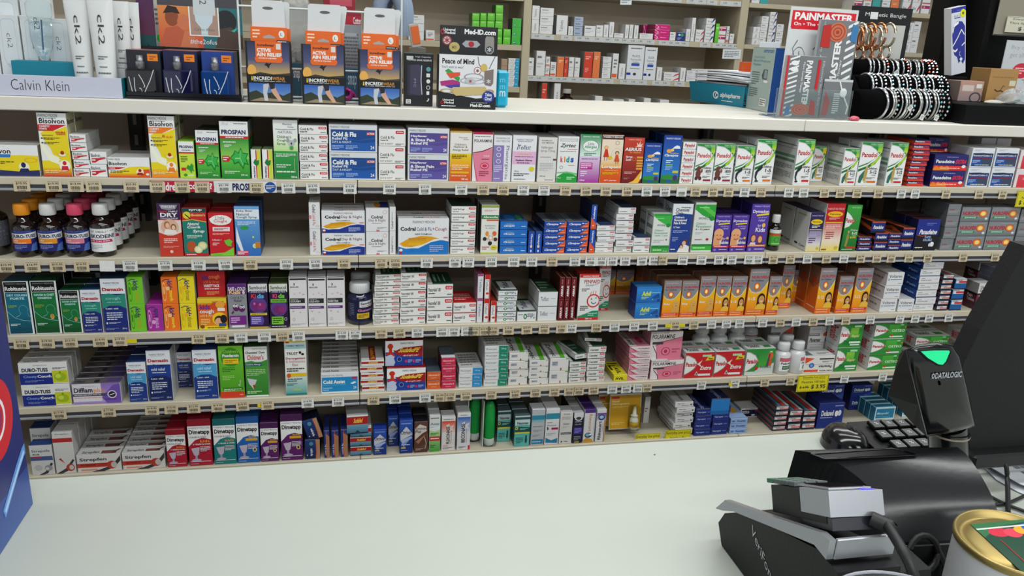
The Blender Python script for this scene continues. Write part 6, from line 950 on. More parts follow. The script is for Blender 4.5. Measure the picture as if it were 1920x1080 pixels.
# green spray bottles in clear blisters, bottom shelf
z=ROWZ[5]+.0005
GRB=mat('green bottle plastic',None,0.12,coat=.4)
CLR=mat('clear blister plastic','#e8eeee',0.06,trans=1.0,ior=1.05,noise=.0)
for px,s_,nm in((916,.01,'front'),(888,.035,'back')):
 Y0=YF+.02+s_;X=XofP(px,Y0,z);g=MB()
 prof=[(0,.002),(.011,.002),(.0125,.01),(.0125,.022)]
 g.lathe([(.0135,.022),(.014,.03),(.014,.1),(.011,.115),(.006,.122),(0,.122)],'#10a040',20)
 root=thing('spray_bottle','green nasal rinse bottle in clear blister, %s one'%nm,'bottle',(X,Y0,z+(0 if s_<.02 else .004)),0,'green blister bottles')
 g.build('bottle_body',GRB,root)
 c=MB();c.lathe([(0,.002),(.0125,.002),(.0135,.006),(.0135,.022),(0,.022)],'#c8ccca',20);c.build('cap',MATTE,root)
 b=MB();b.box(-.017,.017,-.018,.016,0,.126,'w',ch=.004);b.build('blister',CLR,root)
 k=MB();k.box(-.0195,-.0175,-.014,.022,0,.13,'#c8ccc8',ch=.0003);k.build('backing_card',CARD,root)
# yellow blister card with a white spray bottle
def ycard(px0,py0,px1,py1,s_,nm,withb):
 Y0=YF+s_;a=atY(px0,py1,Y0);a.z=max(a.z,z);X1=XofP(px1,Y0,a.z);w=X1-a.x;h=ZofP(py0,a.x,Y0)-a.z
 mb=MB();ml=MB();mb.box(0,w,0,.001,0,h,'#b8bab8',ch=.0003)
 ink([R(.02,.02,.98,.95,'#c8961c'),P([(.02,.95),(.98,.95),(.98,.98),(.02,.98)],'#d8d8d0'),R(.06,.86,.3,.92,'r'),T('Nasal',.08,.76,.3,.82,'#f4e8b8',.01),T('Decongestant',.08,.68,.62,.74,'#f4e8b8',.01),L(.08,.6,.6,.65,2,'#e0c878'),L(.08,.12,.5,.2,2,'#e0c878')],lambda u,v,l:(u*w,-l,v*h),mb,ml)
 o=mb.build('blister_card',CARD,None,(a.x,Y0,a.z));o.rotation_euler[0]=-.12 if withb else-.1
 tag(o,'yellow nasal spray blister card, %s'%nm,'blister pack','yellow blister cards');ml.build('printed_lettering',INK,o)
 if withb:
  g=MB();cx=w*.74
  g.lathe([(0,.004),(.009,.004),(.011,.01),(.0115,.028),(.009,.036),(.007,.04),(.0095,.041),(.0095,.044),(.005,.046),(.004,.06),(.003,.066),(0,.067)],'#d8d4c4',18,cx=cx,cy=-.013)
  g.build('spray_bottle',GLOSS,o)
  g=MB();g.lathe([(.0118,.012),(.0119,.012),(.0119,.026),(.0118,.026)],'#c8961c',18,cx=cx,cy=-.013);g.build('label',CARD,o)
  b=MB();b.box(cx-.015,cx+.015,-.028,-.0006,.002,.07,'w',ch=.005);b.build('blister',CLR,o)
ycard(1141,742,1200,806,.035,'front one with visible bottle',True)
ycard(1120,742,1160,800,.07,'hidden behind the front one',False)
put(5,1205,1216,744,'gwb','pale carton edge leaning behind the yellow card',d=.03,s=.09)
# ------------------------------------------------------------------ price tickets on the rails
def nearest(row,X):
 L_=PLACED[row]
 return min(L_,key=lambda q:abs(q[0]-X))[1]if L_ else 'gap'
_tk={}
def ticket_meshes(price,colr,w,h):
 k=(price,colr,round(w,3))
 if k in _tk:return _tk[k]
 mb=MB();mb.box(-w/2,w/2,-.0006,0,0,h,colr,ch=.0001)
 ml=MB();dm=MB()
 els=[L(.12,.86,.9,.96,1,'d')]
 if price:els=[L(.12,.86,.9,.95,1,'d'),T(price,.16,.60,.84,.82,'K',.02)]
 x=.2;rr=random.Random(len(price)*7+int(w*1e4))
 while x<.8:
  ww=.02+.03*rr.random();els.append(('T','|',(x,.2,x+ww,.5),'K',0,0,0));x+=ww+.03
 els.append(L(.25,.04,.75,.14,1,'d'))
 if not price and colr=='#e4e4e2':els=[]
 ink(els,lambda u,v,l:(-w/2+u*w,-.0006-l,v*h),dm,ml)
 _tk[k]=(mb.mesh('ticket',CARD),ml.mesh('price',INK)if ml.f else None)
 return _tk[k]
C_,W_='#cfbfa0','#dcdcd8'
TK={1:[(41,'$10.95',0),(101,'$19.95',0),(142,'$13.99',0),(176,'$17.95',0),(246,'$23.95',0),(295,'$16.95',0),(342,'$10.95',0),(379,'$16.95',0),(420,'$21.95',1),(481,'$10.95',0),(541,'$17.95',1),(587,'$13.95',1),(656,'$13.95',1),(730,'$20.95',1),(797,'$13.99',1),(865,'$15.99',1),(906,'$15.95',0),(943,'$13.95',0),(981,'$17.95',1),(1020,'$16.99',1),(1060,'$14.95',0),(1099,'$16.99',0),(1136,'$14.95',0),(1176,'$14.99',0),(1213,'$15.95',1),(1247,'$18.99',1),(1278,'',1),(1304,'$9.95',0),(1337,'$8.99',0),(1366,'$8.99',0),(1396,'$8.85',1),(1427,'$14.95',0),(1479,'$9.95',1),(1507,'$14.95',1),(1546,'$11.99',0),(1576,'$11.99',0),(1607,'$16.99',0),(1647,'$13.99',0),(1690,'$7.95',1),(1716,'$17.95',1),(1774,'$8.95',0),(1836,'$9.95',0),(1880,'$5.95',0)],
2:[(12,'$15.99',0),(61,'$16.99',0),(108,'$15.95',0),(153,'$16.95',0),(201,'',2),(244,'$20.95',1),(310,'$19.95',1),(372,'$12.95',1),(423,'$12.95',1),(470,'$9.95',0),(537,'$15.95',1),(592,'$14.95',1),(645,'$14.95',0),(715,'$21.95',0),(741,'$19.95',0),(800,'$16.95',1),(853,'$21.95',1),(878,'$14.95',1),(921,'$9.95',1),(963,'$14.95',1),(997,'$15.95',1),(1035,'$16.95',0),(1078,'$36.95',1),(1107,'$49.99',1),(1127,'$9.95',1),(1148,'$19.99',1),(1172,'$19.95',1),(1204,'$20.99',1),(1226,'$8.95',1),(1242,'$8.95',0),(1280,'$10.99',1),(1315,'$10.99',1),(1348,'$8.85',1),(1372,'$8.80',1),(1404,'$15.99',1),(1421,'$15.99',1),(1450,'$5.95',0),(1482,'$6.99',0),(1514,'$19.95',1),(1550,'$16.95',0),(1582,'$21.95',1),(1614,'$6.99',0),(1644,'$11.95',0),(1671,'$7.95',0),(1704,'$11.99',0),(1740,'$6.95',0),(1806,'$8.95',0),(1866,'$5.95',0),(1906,'$7.95',0)],
3:[(40,'$19.95',0),(88,'$19.95',0),(132,'$12.95',0),(188,'$14.95',0),(225,'$19.95',0),(372,'$16.95',0),(416,'$17.95',0),(452,'$17.95',1),(496,'$17.95',1),(530,'$16.95',0),(560,'$17.95',1),(641,'$12.95',1),(666,'$11.95',1),(715,'$17.95',0),(749,'$25.95',0),(783,'$31.95',1),(829,'$49.95',1),(851,'$27.95',1),(875,'$77.99',1),(889,'$15.95',0),(908,'$13.95',0),(925,'$7.95',0),(953,'$19.99',0),(988,'$20.49',0),(1020,'$49.95',0),(1052,'$14.99',0),(1071,'$14.99',1),(1118,'$15.45',0),(1152,'$12.95',1),(1189,'$6.99',1),(1224,'$8.95',1),(1266,'$9.95',0),(1301,'$15.99',0),(1334,'$14.95',1),(1362,'$12.99',1),(1387,'$15.95',1),(1430,'$17.95',1),(1463,'$15.95',0),(1493,'$19.95',1),(1525,'$16.95',0),(1556,'$19.95',1),(1586,'$16.95',0),(1632,'$10.95',1),(1687,'$6.99',1),(1716,'$9.95',1),(1742,'$8.95',1),(1779,'$8.95',1),(1840,'$6.95',0)],
4:[(111,'$17.95',0),(204,'$17.95',0),(285,'$14.95',0),(321,'$15.95',0),(363,'$12.95',0),(409,'$19.95',0),(455,'$18.95',0),(502,'$15.95',0),(577,'$16.95',1),(634,'$13.95',1),(700,'$14.95',0),(741,'$17.95',1),(797,'$13.95',1),(824,'$6.99',0),(844,'$12.95',0),(874,'$12.99',0),(921,'$15.99',0),(966,'$18.99',0),(1004,'$20.99',0),(1039,'$49.99',0),(1067,'$11.99',0),(1085,'$11.95',0),(1113,'$20.49',0),(1148,'$16.95',1),(1174,'$41.75',1),(1196,'$14.99',1),(1213,'$9.99',0),(1315,'$6.99',1),(1378,'$6.99',1),(1434,'$6.99',0),(1482,'$5.75',0),(1583,'$6.99',1),(1655,'$4.95',1)]}
_raw=[]
for r,lst in TK.items():
 for px,price,k in lst:
  Yt=1.7966;zt_=ROWZ[r]-.0055;X=XofP(px,Yt,zt_-.012)
  w=.031-.005*min(1,max(0,px/1400));h=.0235
  colr=(C_,W_,'#e4e4e2')[k]
  a,b=ticket_meshes(price,colr,w,h)
  o=link('price_ticket',a,None,(X,Yt,zt_-h),(0,random.uniform(-.03,.03),0))
  if b:link('printed_price',b,o)
  near=nearest(r,X).split(',')[0];nw=near.split();near=' '.join(nw[:8])
  colw='cream' if k==0 else 'white'
  _raw.append([o,'%s ticket%s under %s'%(colw,(' marked '+price)if price else ' left blank',near),X,price,near.split(),colw,r])
_cnt={}
for q in _raw:_cnt[q[1]]=_cnt.get(q[1],0)+1
for i,q in enumerate(_raw):
 if _cnt[q[1]]>1 and i and _raw[i-1][6]==q[6]and _raw[i-1][3]:q.append('%s ticket marked %s under %s, right of the %s one'%(q[5],q[3],' '.join(q[4][:3]),_raw[i-1][3]))
for q in _raw:
 if len(q)>7:q[1]=q[7]
for o,s_,rw in[(a,b,None)for a,b in uniq(_raw)]:
 tag(o,s_,'price ticket','price tickets along the shelf rails')
def strip(row,px0,px1,colr,label,els=[],name='shelf_strip',cat='sign',lo=-.0275,hi=-.004,Y=1.7967):
 z0=ROWZ[row]+lo;z1=ROWZ[row]+hi;X0=XofP(px0,Y,z0);X1=XofP(px1,Y,z0)
 mb=MB();ml=MB();mb.box(0,X1-X0,-.0006,0,0,z1-z0,colr,ch=.0001)
 ink(els,lambda u,v,l:(u*(X1-X0),-.0006-l,v*(z1-z0)),mb,ml)
 o=mb.build(name,CARD,None,(X0,Y,z0));tag(o,label,cat)
 if ml.f:ml.build('printed_lettering',INK,o)
 return o
strip(1,282,401,'#b8203c','red and white strip on top rail with big white lettering',[R(0,0,.03,1,'k'),T('ldre',.22,.1,.4,.85,'w',.03),T('cough?',.6,.1,.98,.85,'w',.03)],Y=1.7974)
strip(1,402,519,'#dcdcdc','white strip on top rail with navy lettering and blue round badge',[T('PROSPAN',.29,.15,.74,.85,'n',.045),E(.9,.5,.09,.5,'#1f4c9a'),L(.83,.3,.97,.7,3,'w')],Y=1.7974)
def ysign(px0,py0,px1,py1,Y,els,label,name='price_sign'):
 a=atY(px0,py1,Y);X1=XofP(px1,Y,a.z);z1=ZofP(py0,a.x,Y);w=X1-a.x;h=z1-a.z
 mb=MB();ml=MB();mb.box(0,w,-.0008,0,0,h,'#d8cc1c',ch=.0001)
 ink([R(.02,.03,.98,.05,'k'),R(.02,.95,.98,.97,'k'),R(.02,.03,.03,.97,'k'),R(.97,.03,.98,.97,'k')]+els,lambda u,v,l:(u*w,-.0008-l,v*h),mb,ml)
 o=mb.build(name,CARD,None,(a.x,Y,a.z));tag(o,label,'sign','yellow everyday price signs')
 ml.build('printed_lettering',INK,o)
ysign(1492,704,1550,735,1.795,[T('Everyday low price',.16,.78,.86,.92,'K',.0),R(.16,.755,.86,.765,'K'),T('Panamax 100 tabs',.14,.52,.88,.66,'K',.0),T('$ 6.95',.1,.18,.38,.36,'K',.0),R(.08,.25,.4,.27,'K'),T('$ 3.95',.46,.14,.92,.42,'K',.02)],'yellow handwritten style price sign reading $ 3.95')
ysign(1902,357,1948,388,1.795,[T('Everyday',.25,.75,.7,.9,'K',0),T('Nurofen',.2,.5,.7,.64,'K',0),T('$ 12',.12,.12,.5,.4,'K',.02)],'yellow price sign cut off by the right edge of the photo')
ysign(1190,814,1237,830,1.81,[T('Everyday low price',.05,.4,.95,.85,'K',0)],'small yellow sign on bottom shelf below the yellow blister pack')
ysign(1245,807,1293,832,1.806,[T('Everyday low price',.05,.62,.95,.9,'K',0),T('Ventolin puffer',.2,.25,.8,.5,'K',0)],'small yellow sign on bottom shelf before the white pile')
for r,a,b,lab in((3,238,257,'bright yellow sticker at left on third rail'),(3,1247,1259,'short yellow sticker left of cream ticket on third rail'),(3,1273,1284,'short yellow sticker right of cream ticket on third rail'),(4,483,489,'tiny yellow sticker beside ticket under the green syrups'),(4,1366,1372,'tiny yellow sticker under the red painkiller cartons')):
 strip(r,a,b,'#d8c81c',lab,name='sticker',cat='sticker',lo=-.022,hi=-.013,Y=1.7965)
# ------------------------------------------------------------------ dispensary shelving behind
YB=3.3
ZA=ZofP(63,XofP(1000,YB,EYE),YB);ZB_=ZofP(142,XofP(1000,YB,EYE-.15),YB);ZC=ZB_-(ZA-ZB_);ZT=ZofP(3,XofP(1385,YB,EYE+.17),YB)
BKP=mat('beige cabinet interior','#ecdfcc',0.65,noise=0.06,scale=7)
CAB=mat('cream cabinet paint','#b8ad94',0.5,noise=0.05,scale=7)
pL0,pL1=XofP(983,YB,EYE+.15),XofP(998,YB,EYE+.15)
pR0,pR1=XofP(1391,YB,EYE+.19),XofP(1405.5,YB,EYE+.19)
cab=thing('dispensary_cabinet','cream dispensary shelving full of prescription boxes behind the ledge','shelving')
for a,b in((pL0,pL1),(pR0,pR1),(-1.22,-1.18),(2.95,2.99)):
 sbox(a,b,YB-.002,YB+.31,0.02,2.5,ch=.002).build('post',CAB,cab)
bays=((-1.18,pL0),(pL1,pR0),(pR1,2.95))
ZL1=ZofP(84,XofP(960,YB,EYE-.03),YB);ZL2=ZofP(163,XofP(960,YB,EYE-.2),YB);ZL0=ZL1+.19
ZR0=ZofP(6,XofP(1412,YB,EYE+.15),YB);ZR1=ZR0-.168;N_=0
lev={0:(ZL0,ZL1,ZL2,ZL2-.2),1:(ZT,ZA,ZB_,ZC),2:(ZR0+.2,ZR0,ZR1,ZR1-.16)}
for i,(a,b)in enumerate(bays):
 sbox(a,b,YB+.295,YB+.309,.05,2.49).build('back_panel',BKP,cab)
 for zz in lev[i]:
  sbox(a+.001,b-.001,YB,YB+.294,zz-(.022 if i<2 else .018),zz,ch=.001).build('shelf',CAB,cab)
s_=YB-YF-.008
PLACED[0]=[]
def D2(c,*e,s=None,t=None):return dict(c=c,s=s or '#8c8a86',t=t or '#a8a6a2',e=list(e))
DES.update(
bw=D2('#dcdcdc',L(.1,.65,.6,.85,1,'d'),L(.1,.3,.8,.55,2,'a')),bwv=D2('#dcdcdc',T('Tablets',.3,.15,.6,.75,'d',0,1)),
bk=D2('#242628'),bgr=D2('#a4b0c8',T('Epilim',.15,.3,.7,.65,'#28344c',.02)),bor=D2('#e07a44',L(.2,.7,.8,.85,2,'#f4d0b8')),brd=D2('#d0402c',L(.15,.7,.8,.85,2,'#f4c0b0'),L(.15,.2,.6,.4,3,'#f0a090')),
bwo=D2('#dcdcdc',R(0,.05,.9,.2,'#e0602c'),L(.2,.4,.8,.8,3,'d')),bpk=D2('#d01c78',ARC([(0,.95),(.25,.5),(.1,.0)],.02,'w'),ARC([(0,.5),(.3,.2),(.2,0)],.015,'#f4b0d4'),T('Maxolon',.4,.4,.8,.6,'#f0a8cc',.02),s='#8c1c4c'),
bgn=D2('#6cc83c',L(.15,.7,.8,.85,1,'#c8f0a8'),GR(0,0,1,.5,'#58b42c','#6cc83c'),s='#3c6c28',t='#5aa83a'),bgn2=D2('#3cb440',R(.1,.1,.45,.35,'#1c7c5c'),L(.15,.15,.4,.3,1,'w'),s='#302c38'),
bbl=D2('#dcdcdc',P([(.55,0),(1,0),(1,1),(.65,1)],'#1c9cc8'),T('HCTA',.2,.55,.5,.8,'d',.0),L(.15,.2,.5,.4,1,'a'),L(.7,.4,.9,.6,1,'#b8e4f4'),s='#84705c'),
fluc=D2('#d8dade',T('FLUCIL',.28,.66,.78,.72,'#3c4458',.01),T('Flucloxacillin',.2,.56,.82,.62,'d',.0),T('Sodium',.34,.49,.7,.54,'d',.0),R(.26,.4,.76,.48,'#2c4ca8'),L(.2,.3,.8,.34,1,'d'),R(0,.13,.25,.2,'#1c2c9c'),E(.5,.16,.1,.04,'#28344c'),L(.15,.88,.85,.94,1,'d')),
blu=D2('#2c3484',E(.65,.7,.2,.2,'#2c9c4c'),E(.3,.7,.15,.12,'#d0d0e8'),L(.1,.1,.6,.4,2,'#a8b0e0')),
brw=D2('#dcdcdc',P([(.6,0),(1,.5),(1,.9),(.7,.4)],'#c8384c'),T('Pariet',.1,.3,.5,.6,'K',.0)),bbw=D2('#dcdcdc',P([(.5,0),(1,.9),(1,1),(.8,1)],'#28407c'),T('Nexium',.15,.4,.6,.65,'K',.0)),
brm=D2('#dcdcdc',R(0,.45,1,.75,'#a02c70'),E(.3,.6,.1,.1,'#e8a03c'),R(0,.9,1,1,'#d0402c')),btn=D2('#a88c74'),bcol=D2('#3ca0a0'))
N=[0]
def bg(x0,x1,yt,D,zb,desc,st=1,d=.09,s=0,name='prescription_box'):
 N[0]+=1
 put(0,x0,x1,yt,D,desc,d=d,s=s_+s,st=st,zb=zb+.0005,name=name,cat='medicine box',short='boxes on the dispensary shelves',jit=.001 if st>1 else 0)
def bgl(lst,zb,where):
 for q in lst:
  x0,x1,yt,D,desc=q[:5];kw=q[5]if len(q)>5 else{}
  bg(x0,x1,yt,D,zb,desc+', '+where,**kw)
bgl([(996,1010,10,'bwv','white box on end',dict(st=2)),(1011,1036,14,'bw','white box at left',dict(st=3)),(1037,1042,27,'bk','narrow black box'),(1042,1063,28,'bwv','tall white box'),(1065,1074,49,'bwv','short narrow white box'),(1075,1092,31,'bgr','blue grey box',dict(st=4)),
(1095,1116,48,'bw','white box right of blue grey'),(1117,1130,47,'bw','second white box after blue grey'),(1131,1140,46,'bwv','third narrow white box'),(1141,1150,41,'bwv','taller narrow white box'),(1151,1169,62,'bw','low white box'),(1171,1178,46,'bwv','slim white carton, left'),(1179,1186,46,'bwv','slim white carton, right'),(1188,1196,47,'bwv','slim pale pink carton'),
(1199,1224,62,'bw','low white box beside magenta'),(1226,1254,45,'bpk','magenta box',dict(st=3)),(1255,1266,60,'bw','small white box after magenta'),(1268,1283,60,'blu','dark blue box'),(1285,1293,54,'bwv','upright white carton'),(1294,1301,33,'bwv','tallest slim white carton'),(1303,1318,55,'brw','white and red box',dict(st=2)),(1320,1337,34,'bbw','white box with navy corner',dict(st=4)),
(1339,1346,44,'bgn','slim green carton'),(1346,1359,49,'brm','white and magenta box',dict(st=2)),(1360,1365,49,'bwo','slim white and orange carton'),(1367,1375,63,'bw','last white box at right')],ZA,'middle cabinet upper shelf')
bgl([(1204,1224,46,'bpk','dark pink box at the back',dict(s=.1))],ZA,'middle cabinet upper shelf')
bgl([(990,1000,108,'bw','small pinkish white box'),(1004,1021,95,'bw','tall white box at left'),(1022,1030,106,'bwo','white box with orange foot',dict(st=2)),(1031,1042,116,'bwo','shorter orange footed box'),(1043,1056,106,'bor','white and pale orange box'),(1057,1064,107,'brd','slim red carton'),(1065,1075,107,'bw','white carton right of red'),(1076,1086,108,'bw','second white carton right of red'),(1093,1109,97,'brd','large red box'),(1110,1123,97,'bor','large orange box'),
(1128,1144,106,'bw','small white box pile',dict(st=4)),(1146,1157,100,'bwo','tall box with orange foot'),(1159,1171,119,'bwv','white carton on end'),(1173,1204,84,'fluc','largest white box with blue band, left'),(1205,1228,88,'fluc','largest white box with blue band, right'),(1230,1240,126,'bwv','short white carton'),(1244,1272,135,'brw','flat white and red box',dict(st=2)),(1274,1284,127,'bwv','upright short white carton'),(1286,1304,132,'bw','flat white box, left pile',dict(st=2)),(1306,1325,130,'bw','flat white box, right pile',dict(st=3))],ZB_,'middle cabinet lower shelf')
bgl([(1013,1023,156,'brd','red carton half below ledge'),(1036,1048,156,'bwv','white carton with green dot'),(1113,1127,180,'bwv','white carton just above ledge'),(1147,1167,186,'bw','low white box just above ledge'),(1176,1188,186,'bw','small white box just above ledge'),(1204,1217,184,'bw','next small white box above ledge'),(1234,1251,187,'bw','last small white box above ledge')],ZC,'middle cabinet')
bgl([(884,898,24,'bgn','lime green box, first column',dict(st=4)),(899,911,24,'bgn','lime green box, second column',dict(st=4)),(912,926,24,'bgn','lime green box, third column',dict(st=4)),(927,941,9,'bgn','lime green box, tall column',dict(st=5)),(943,957,54,'bgn','lime green box, short column',dict(st=2)),(959,976,34,'bgn2','large green box',dict(st=3)),(766,795,27,'bw','white box behind power bank',dict(st=3)),(798,815,56,'bwo','white and orange box behind power bank',dict(st=1))],ZL1,'left cabinet')
bgl([(951,972,109,'bbl','white and aqua box',dict(st=5)),(938,950,110,'btn','tan box beside aqua pile',dict(st=4,d=.08))],ZL2,'left cabinet')
rb=[]
for i,(x,yt,st,D)in enumerate(((1409,50,3,'bwv'),(1422,30,4,'bw'),(1437,22,5,'bbw'),(1452,45,3,'bw'),(1600,28,4,'bw'),(1650,30,4,'bwo'),(1692,42,3,'bwv'),(1705,40,2,'bw'))):
 rb.append((x,x+13,yt,D,'white box in %s pile'%('first','second','third','fourth','fifth','sixth','seventh','eighth')[i],dict(st=st)))
bgl(rb,ZR1,'right cabinet')
for i,(x,D)in enumerate(((1409,'bw'),(1425,'bcol'),(1600,'brm'),(1617,'bwo'),(1634,'bcol'),(1652,'bw'),(1668,'bor'),(1690,'brw'),(1708,'brw'),(1726,'brm'))):
 bg(x,x+15,-16,D,ZR0,'%s box from left on right cabinet upper shelf'%('first','second','third','fourth','fifth','sixth','seventh','eighth','ninth','tenth')[i],st=2)
# white shelf labels on the cabinet lips
lm=MB();lm.box(-.024,.024,-.0006,0,0,.019,'#c4c6c6',ch=.0001);lt=MB()
ink([T('5.00',.3,.45,.65,.8,'d',.02),L(.1,.12,.9,.3,1,'a')],lambda u,v,l:(-.024+.048*u,-.0006-l,.019*v),lm,lt)
lma=lm.mesh('shelf_label',CARD);lta=lt.mesh('lettering',INK)
_sl=[]
for zz,pxs,wh in((ZA,(1007,1028,1062,1087,1101,1120,1140,1157,1171,1187,1201,1217,1245,1258,1270,1282,1322,1346,1358,1369,1380),'middle cabinet upper shelf'),
(ZB_,(996,1011,1032,1047,1059,1076,1093,1107,1124,1140,1172,1188,1203,1232,1247,1274),'middle cabinet lower shelf'),
(ZT,(1182,1198,1216,1234,1252,1268,1297,1314,1335,1360,1380),'middle cabinet top shelf')):
 for i,px in enumerate(pxs):
  o=link('shelf_label',lma,None,(XofP(px,YB-.001,zz-.01),YB-.001,zz-.0205),(0,random.uniform(-.04,.04),0))
  X_=o.location.x;c_=[q for q in PLACED[0]if wh in q[1]]
  nm=min(c_,key=lambda q:abs(q[0]-X_))[1]if c_ else wh
  _sl.append([o,'white shelf label %s %s'%('under' if c_ else 'along',nm),X_]);link('printed_lettering',lta,o)
for o,s_2 in uniq(_sl):tag(o,s_2,'shelf label','white labels on the cabinet shelves')
# handwritten notes taped to the cabinet
def note(px0,py0,px1,py1,Y,label,els,rot=0):
 a=atY(px0,py1,Y);w=XofP(px1,Y,a.z)-a.x;h=ZofP(py0,a.x,Y)-a.z
 mb=MB();ml=MB();mb.box(0,w,0,.0006,0,h,'#d8dcdc',ch=.0001);ink(els,lambda u,v,l:(u*w,-l,v*h),mb,ml)
 o=mb.build('paper_note',CARD,None,(a.x,Y,a.z),(0,rot,0));tag(o,label,'note');ml.build('handwriting',INK,o)
note(1354,92,1388,110,YB-.004,'white handwritten note taped below the cabinet shelf',[L(.1,.15,.9,.85,4,'#6a7484')],-.02)
note(1163,-4,1184,9,YB-.004,'white note hanging from the top cabinet shelf',[L(.1,.2,.9,.8,2,'#7a8494')],-.05)
# brown dispensing bottle
zz=ZC+.0005;Y0=YB+.04;X=XofP(1060,Y0,zz);ms=bottle_meshes('q',.03,.115,'#1c0f0c','#c8c4c0',[L(.2,.3,.8,.6,2,'d')],(.1,.5),gm=GLB,cap=(.6,.84),neck=.5,shoulder=.62)
bottle(ms,(X,Y0,zz),'round brown bottle with pale cap on cabinet shelf',None)
# ------------------------------------------------------------------ goods standing on the ledge
LT=LZ+.0006
GLASS=mat('clear glass','#e8f2f4',0.03,trans=1.0,ior=1.3,noise=0.0)
ACR=mat('clear acrylic','#e6eeee',0.04,trans=.95,ior=1.12,noise=0)
def pbox(name,label,cat,px0,px1,yb,yt,els,d=.05,c='w',s=None,t=None,Y=None,zb=LT,group=None,l=None,r=None,tt=None,lean=0,m=None,extra=None):
 """a box seen square on; px0..px1 bottom edge columns, yb base row, yt top row"""
 if Y is None:Y=atZ(px0,yb,zb).y
 X0=XofP(px0,Y,zb);X1=XofP(px1,Y,zb);h=ZofP(yt,X0,Y)-zb
 D=dict(c=c,s=s or c,t=t or c,e=els,l=l or[],r=r or[],tt=tt or[])
 if m:D['m']=m
 a,b=carton_meshes(name+label[:24],D,X1-X0,h,d)
 o=link(name,a,None,((X0+X1)/2,Y+d/2,zb));tag(o,label,cat,group)
 if b:link('printed_lettering',b,o)
 if lean:o.rotation_euler[0]=lean
 return o,X0,X1,Y,h
# fragrance display tray at the left end
Yt=1.805;x0=XofP(-34,Yt,LT);x1=XofP(230,Yt,LT);hh=ZofP(147,x1,Yt)-LT
m=MB();m.box(x0,x1,Yt,Yt+.004,0+LT,LT+hh,'#c4c6d8',ch=.0005)
tr=thing('display_tray','long pale lilac fragrance tray with thin black lettering','display tray',(0,0,0))
ml=MB();mm=MB()
ink([T('Calvin Klein',.21,.28,.62,.80,'K',-.012)],lambda u,v,l:(x0+u*(x1-x0),Yt-l,LT+v*hh),mm,ml)
fr=m.build('front_panel',CARD,tr);ml.build('printed_lettering',INK,fr)
m=MB();m.box(x1-.003,x1,Yt+.0045,Yt+.17,LT,LT+hh*.98,'#0f6f7c',ch=.0005);m.build('side_panel',CARD,tr)
m=MB();m.box(x0,x1-.0035,Yt+.0045,Yt+.17,LT,LT+.003,'#c4c6d8',ch=.0005);m.build('tray_floor',CARD,tr)
m=MB();m.box(x0,x1-.0035,Yt+.05,Yt+.17,LT+.0035,LT+hh*.78,'#b8bac8',ch=.0005);m.build('raised_step',CARD,tr)
zs=LT+hh*.78+.0006;Ys=Yt+.055
a_=XofP(24,Ys,zs);b_=XofP(143,Ys,zs);ht=ZofP(113,a_,Ys)-zs
m=MB();m.box(a_,b_,Ys,Ys+.04,zs,zs+ht,'#0d7c92',ch=.001);o=m.build('tester_plinth',MATTE);tag(o,'teal block under the clear glass scent bottle','display block')
ck=[P([(.18,.9),(.3,.94),(.7,.94),(.82,.9),(.84,.3),(.74,.18),(.6,.12),(.6,.04),(.4,.04),(.4,.12),(.26,.18),(.16,.3)],'#b8c4d4'),P([(.2,.89),(.32,.925),(.68,.925),(.8,.89),(.82,.31),(.72,.2),(.28,.2),(.18,.31)],'#d4dade'),T('ck2',.40,.46,.62,.70,'K',-.012,-1)]
for i,(p0,p1,yt)in enumerate(((-30,3,22),(6,47,26),(50,96,28),(98,136,34))):
 pbox('fragrance_carton','white fragrance carton with bottle drawing, %s in tray'%('leftmost','second from left','behind the glass bottle','right of the glass bottle')[i],'carton',p0,p1,0,yt,ck,Y=Ys+.045,zb=zs,c='#d4d8da',group='white fragrance cartons')
for i,(p0,p1)in enumerate(((5,50),(54,110))):
 pbox('fragrance_carton','white fragrance carton in the back rank, %s'%('left','right')[i],'carton',p0,p1,0,-8+4*i,ck,Y=Ys+.085,zb=zs,c='#c8ccd0',d=.02,group='white fragrance cartons, back')
# glass tester bottle
zg=zs+ht+.0006;cx=XofP(84,Ys+.02,zg);zt2=ZofP(2,cx,Ys+.02);r_=.021;H=zt2-zg
t_=thing('scent_bottle','clear glass scent bottle standing upside down on teal block','bottle',(cx,Ys+.02,zg))
m=MB();m.lathe([(0,.001),(.011,.001),(.011,H*.1),(r_*.85,H*.22),(r_,H*.4),(r_,H*.72),(r_*1.02,H*.73)],'w',24);m.build('bottle_body',GLASS,t_)
m=MB();m.lathe([(0,H*.735),(r_*1.05,H*.735),(r_*1.12,H*.8),(r_*1.12,H*.95),(r_*.95,H),(0,H)],'#c8cccc',24);m.build('cap',ACR,t_)
m=MB();m.tube([(0,0,H*.2),(.002,0,H*.7)],.0012,'#4c6c8c',6);m.build('dip_tube',GLOSS,t_)
ml=MB();ink([T('ck2',.3,.45,.7,.95,'K',-.005,-1)],lambda u,v,l:(-r_*.6+u*r_*1.2,-r_-.0008,H*(.35+.4*v)),MB(),ml);ml.build('printed_lettering',INK,t_)
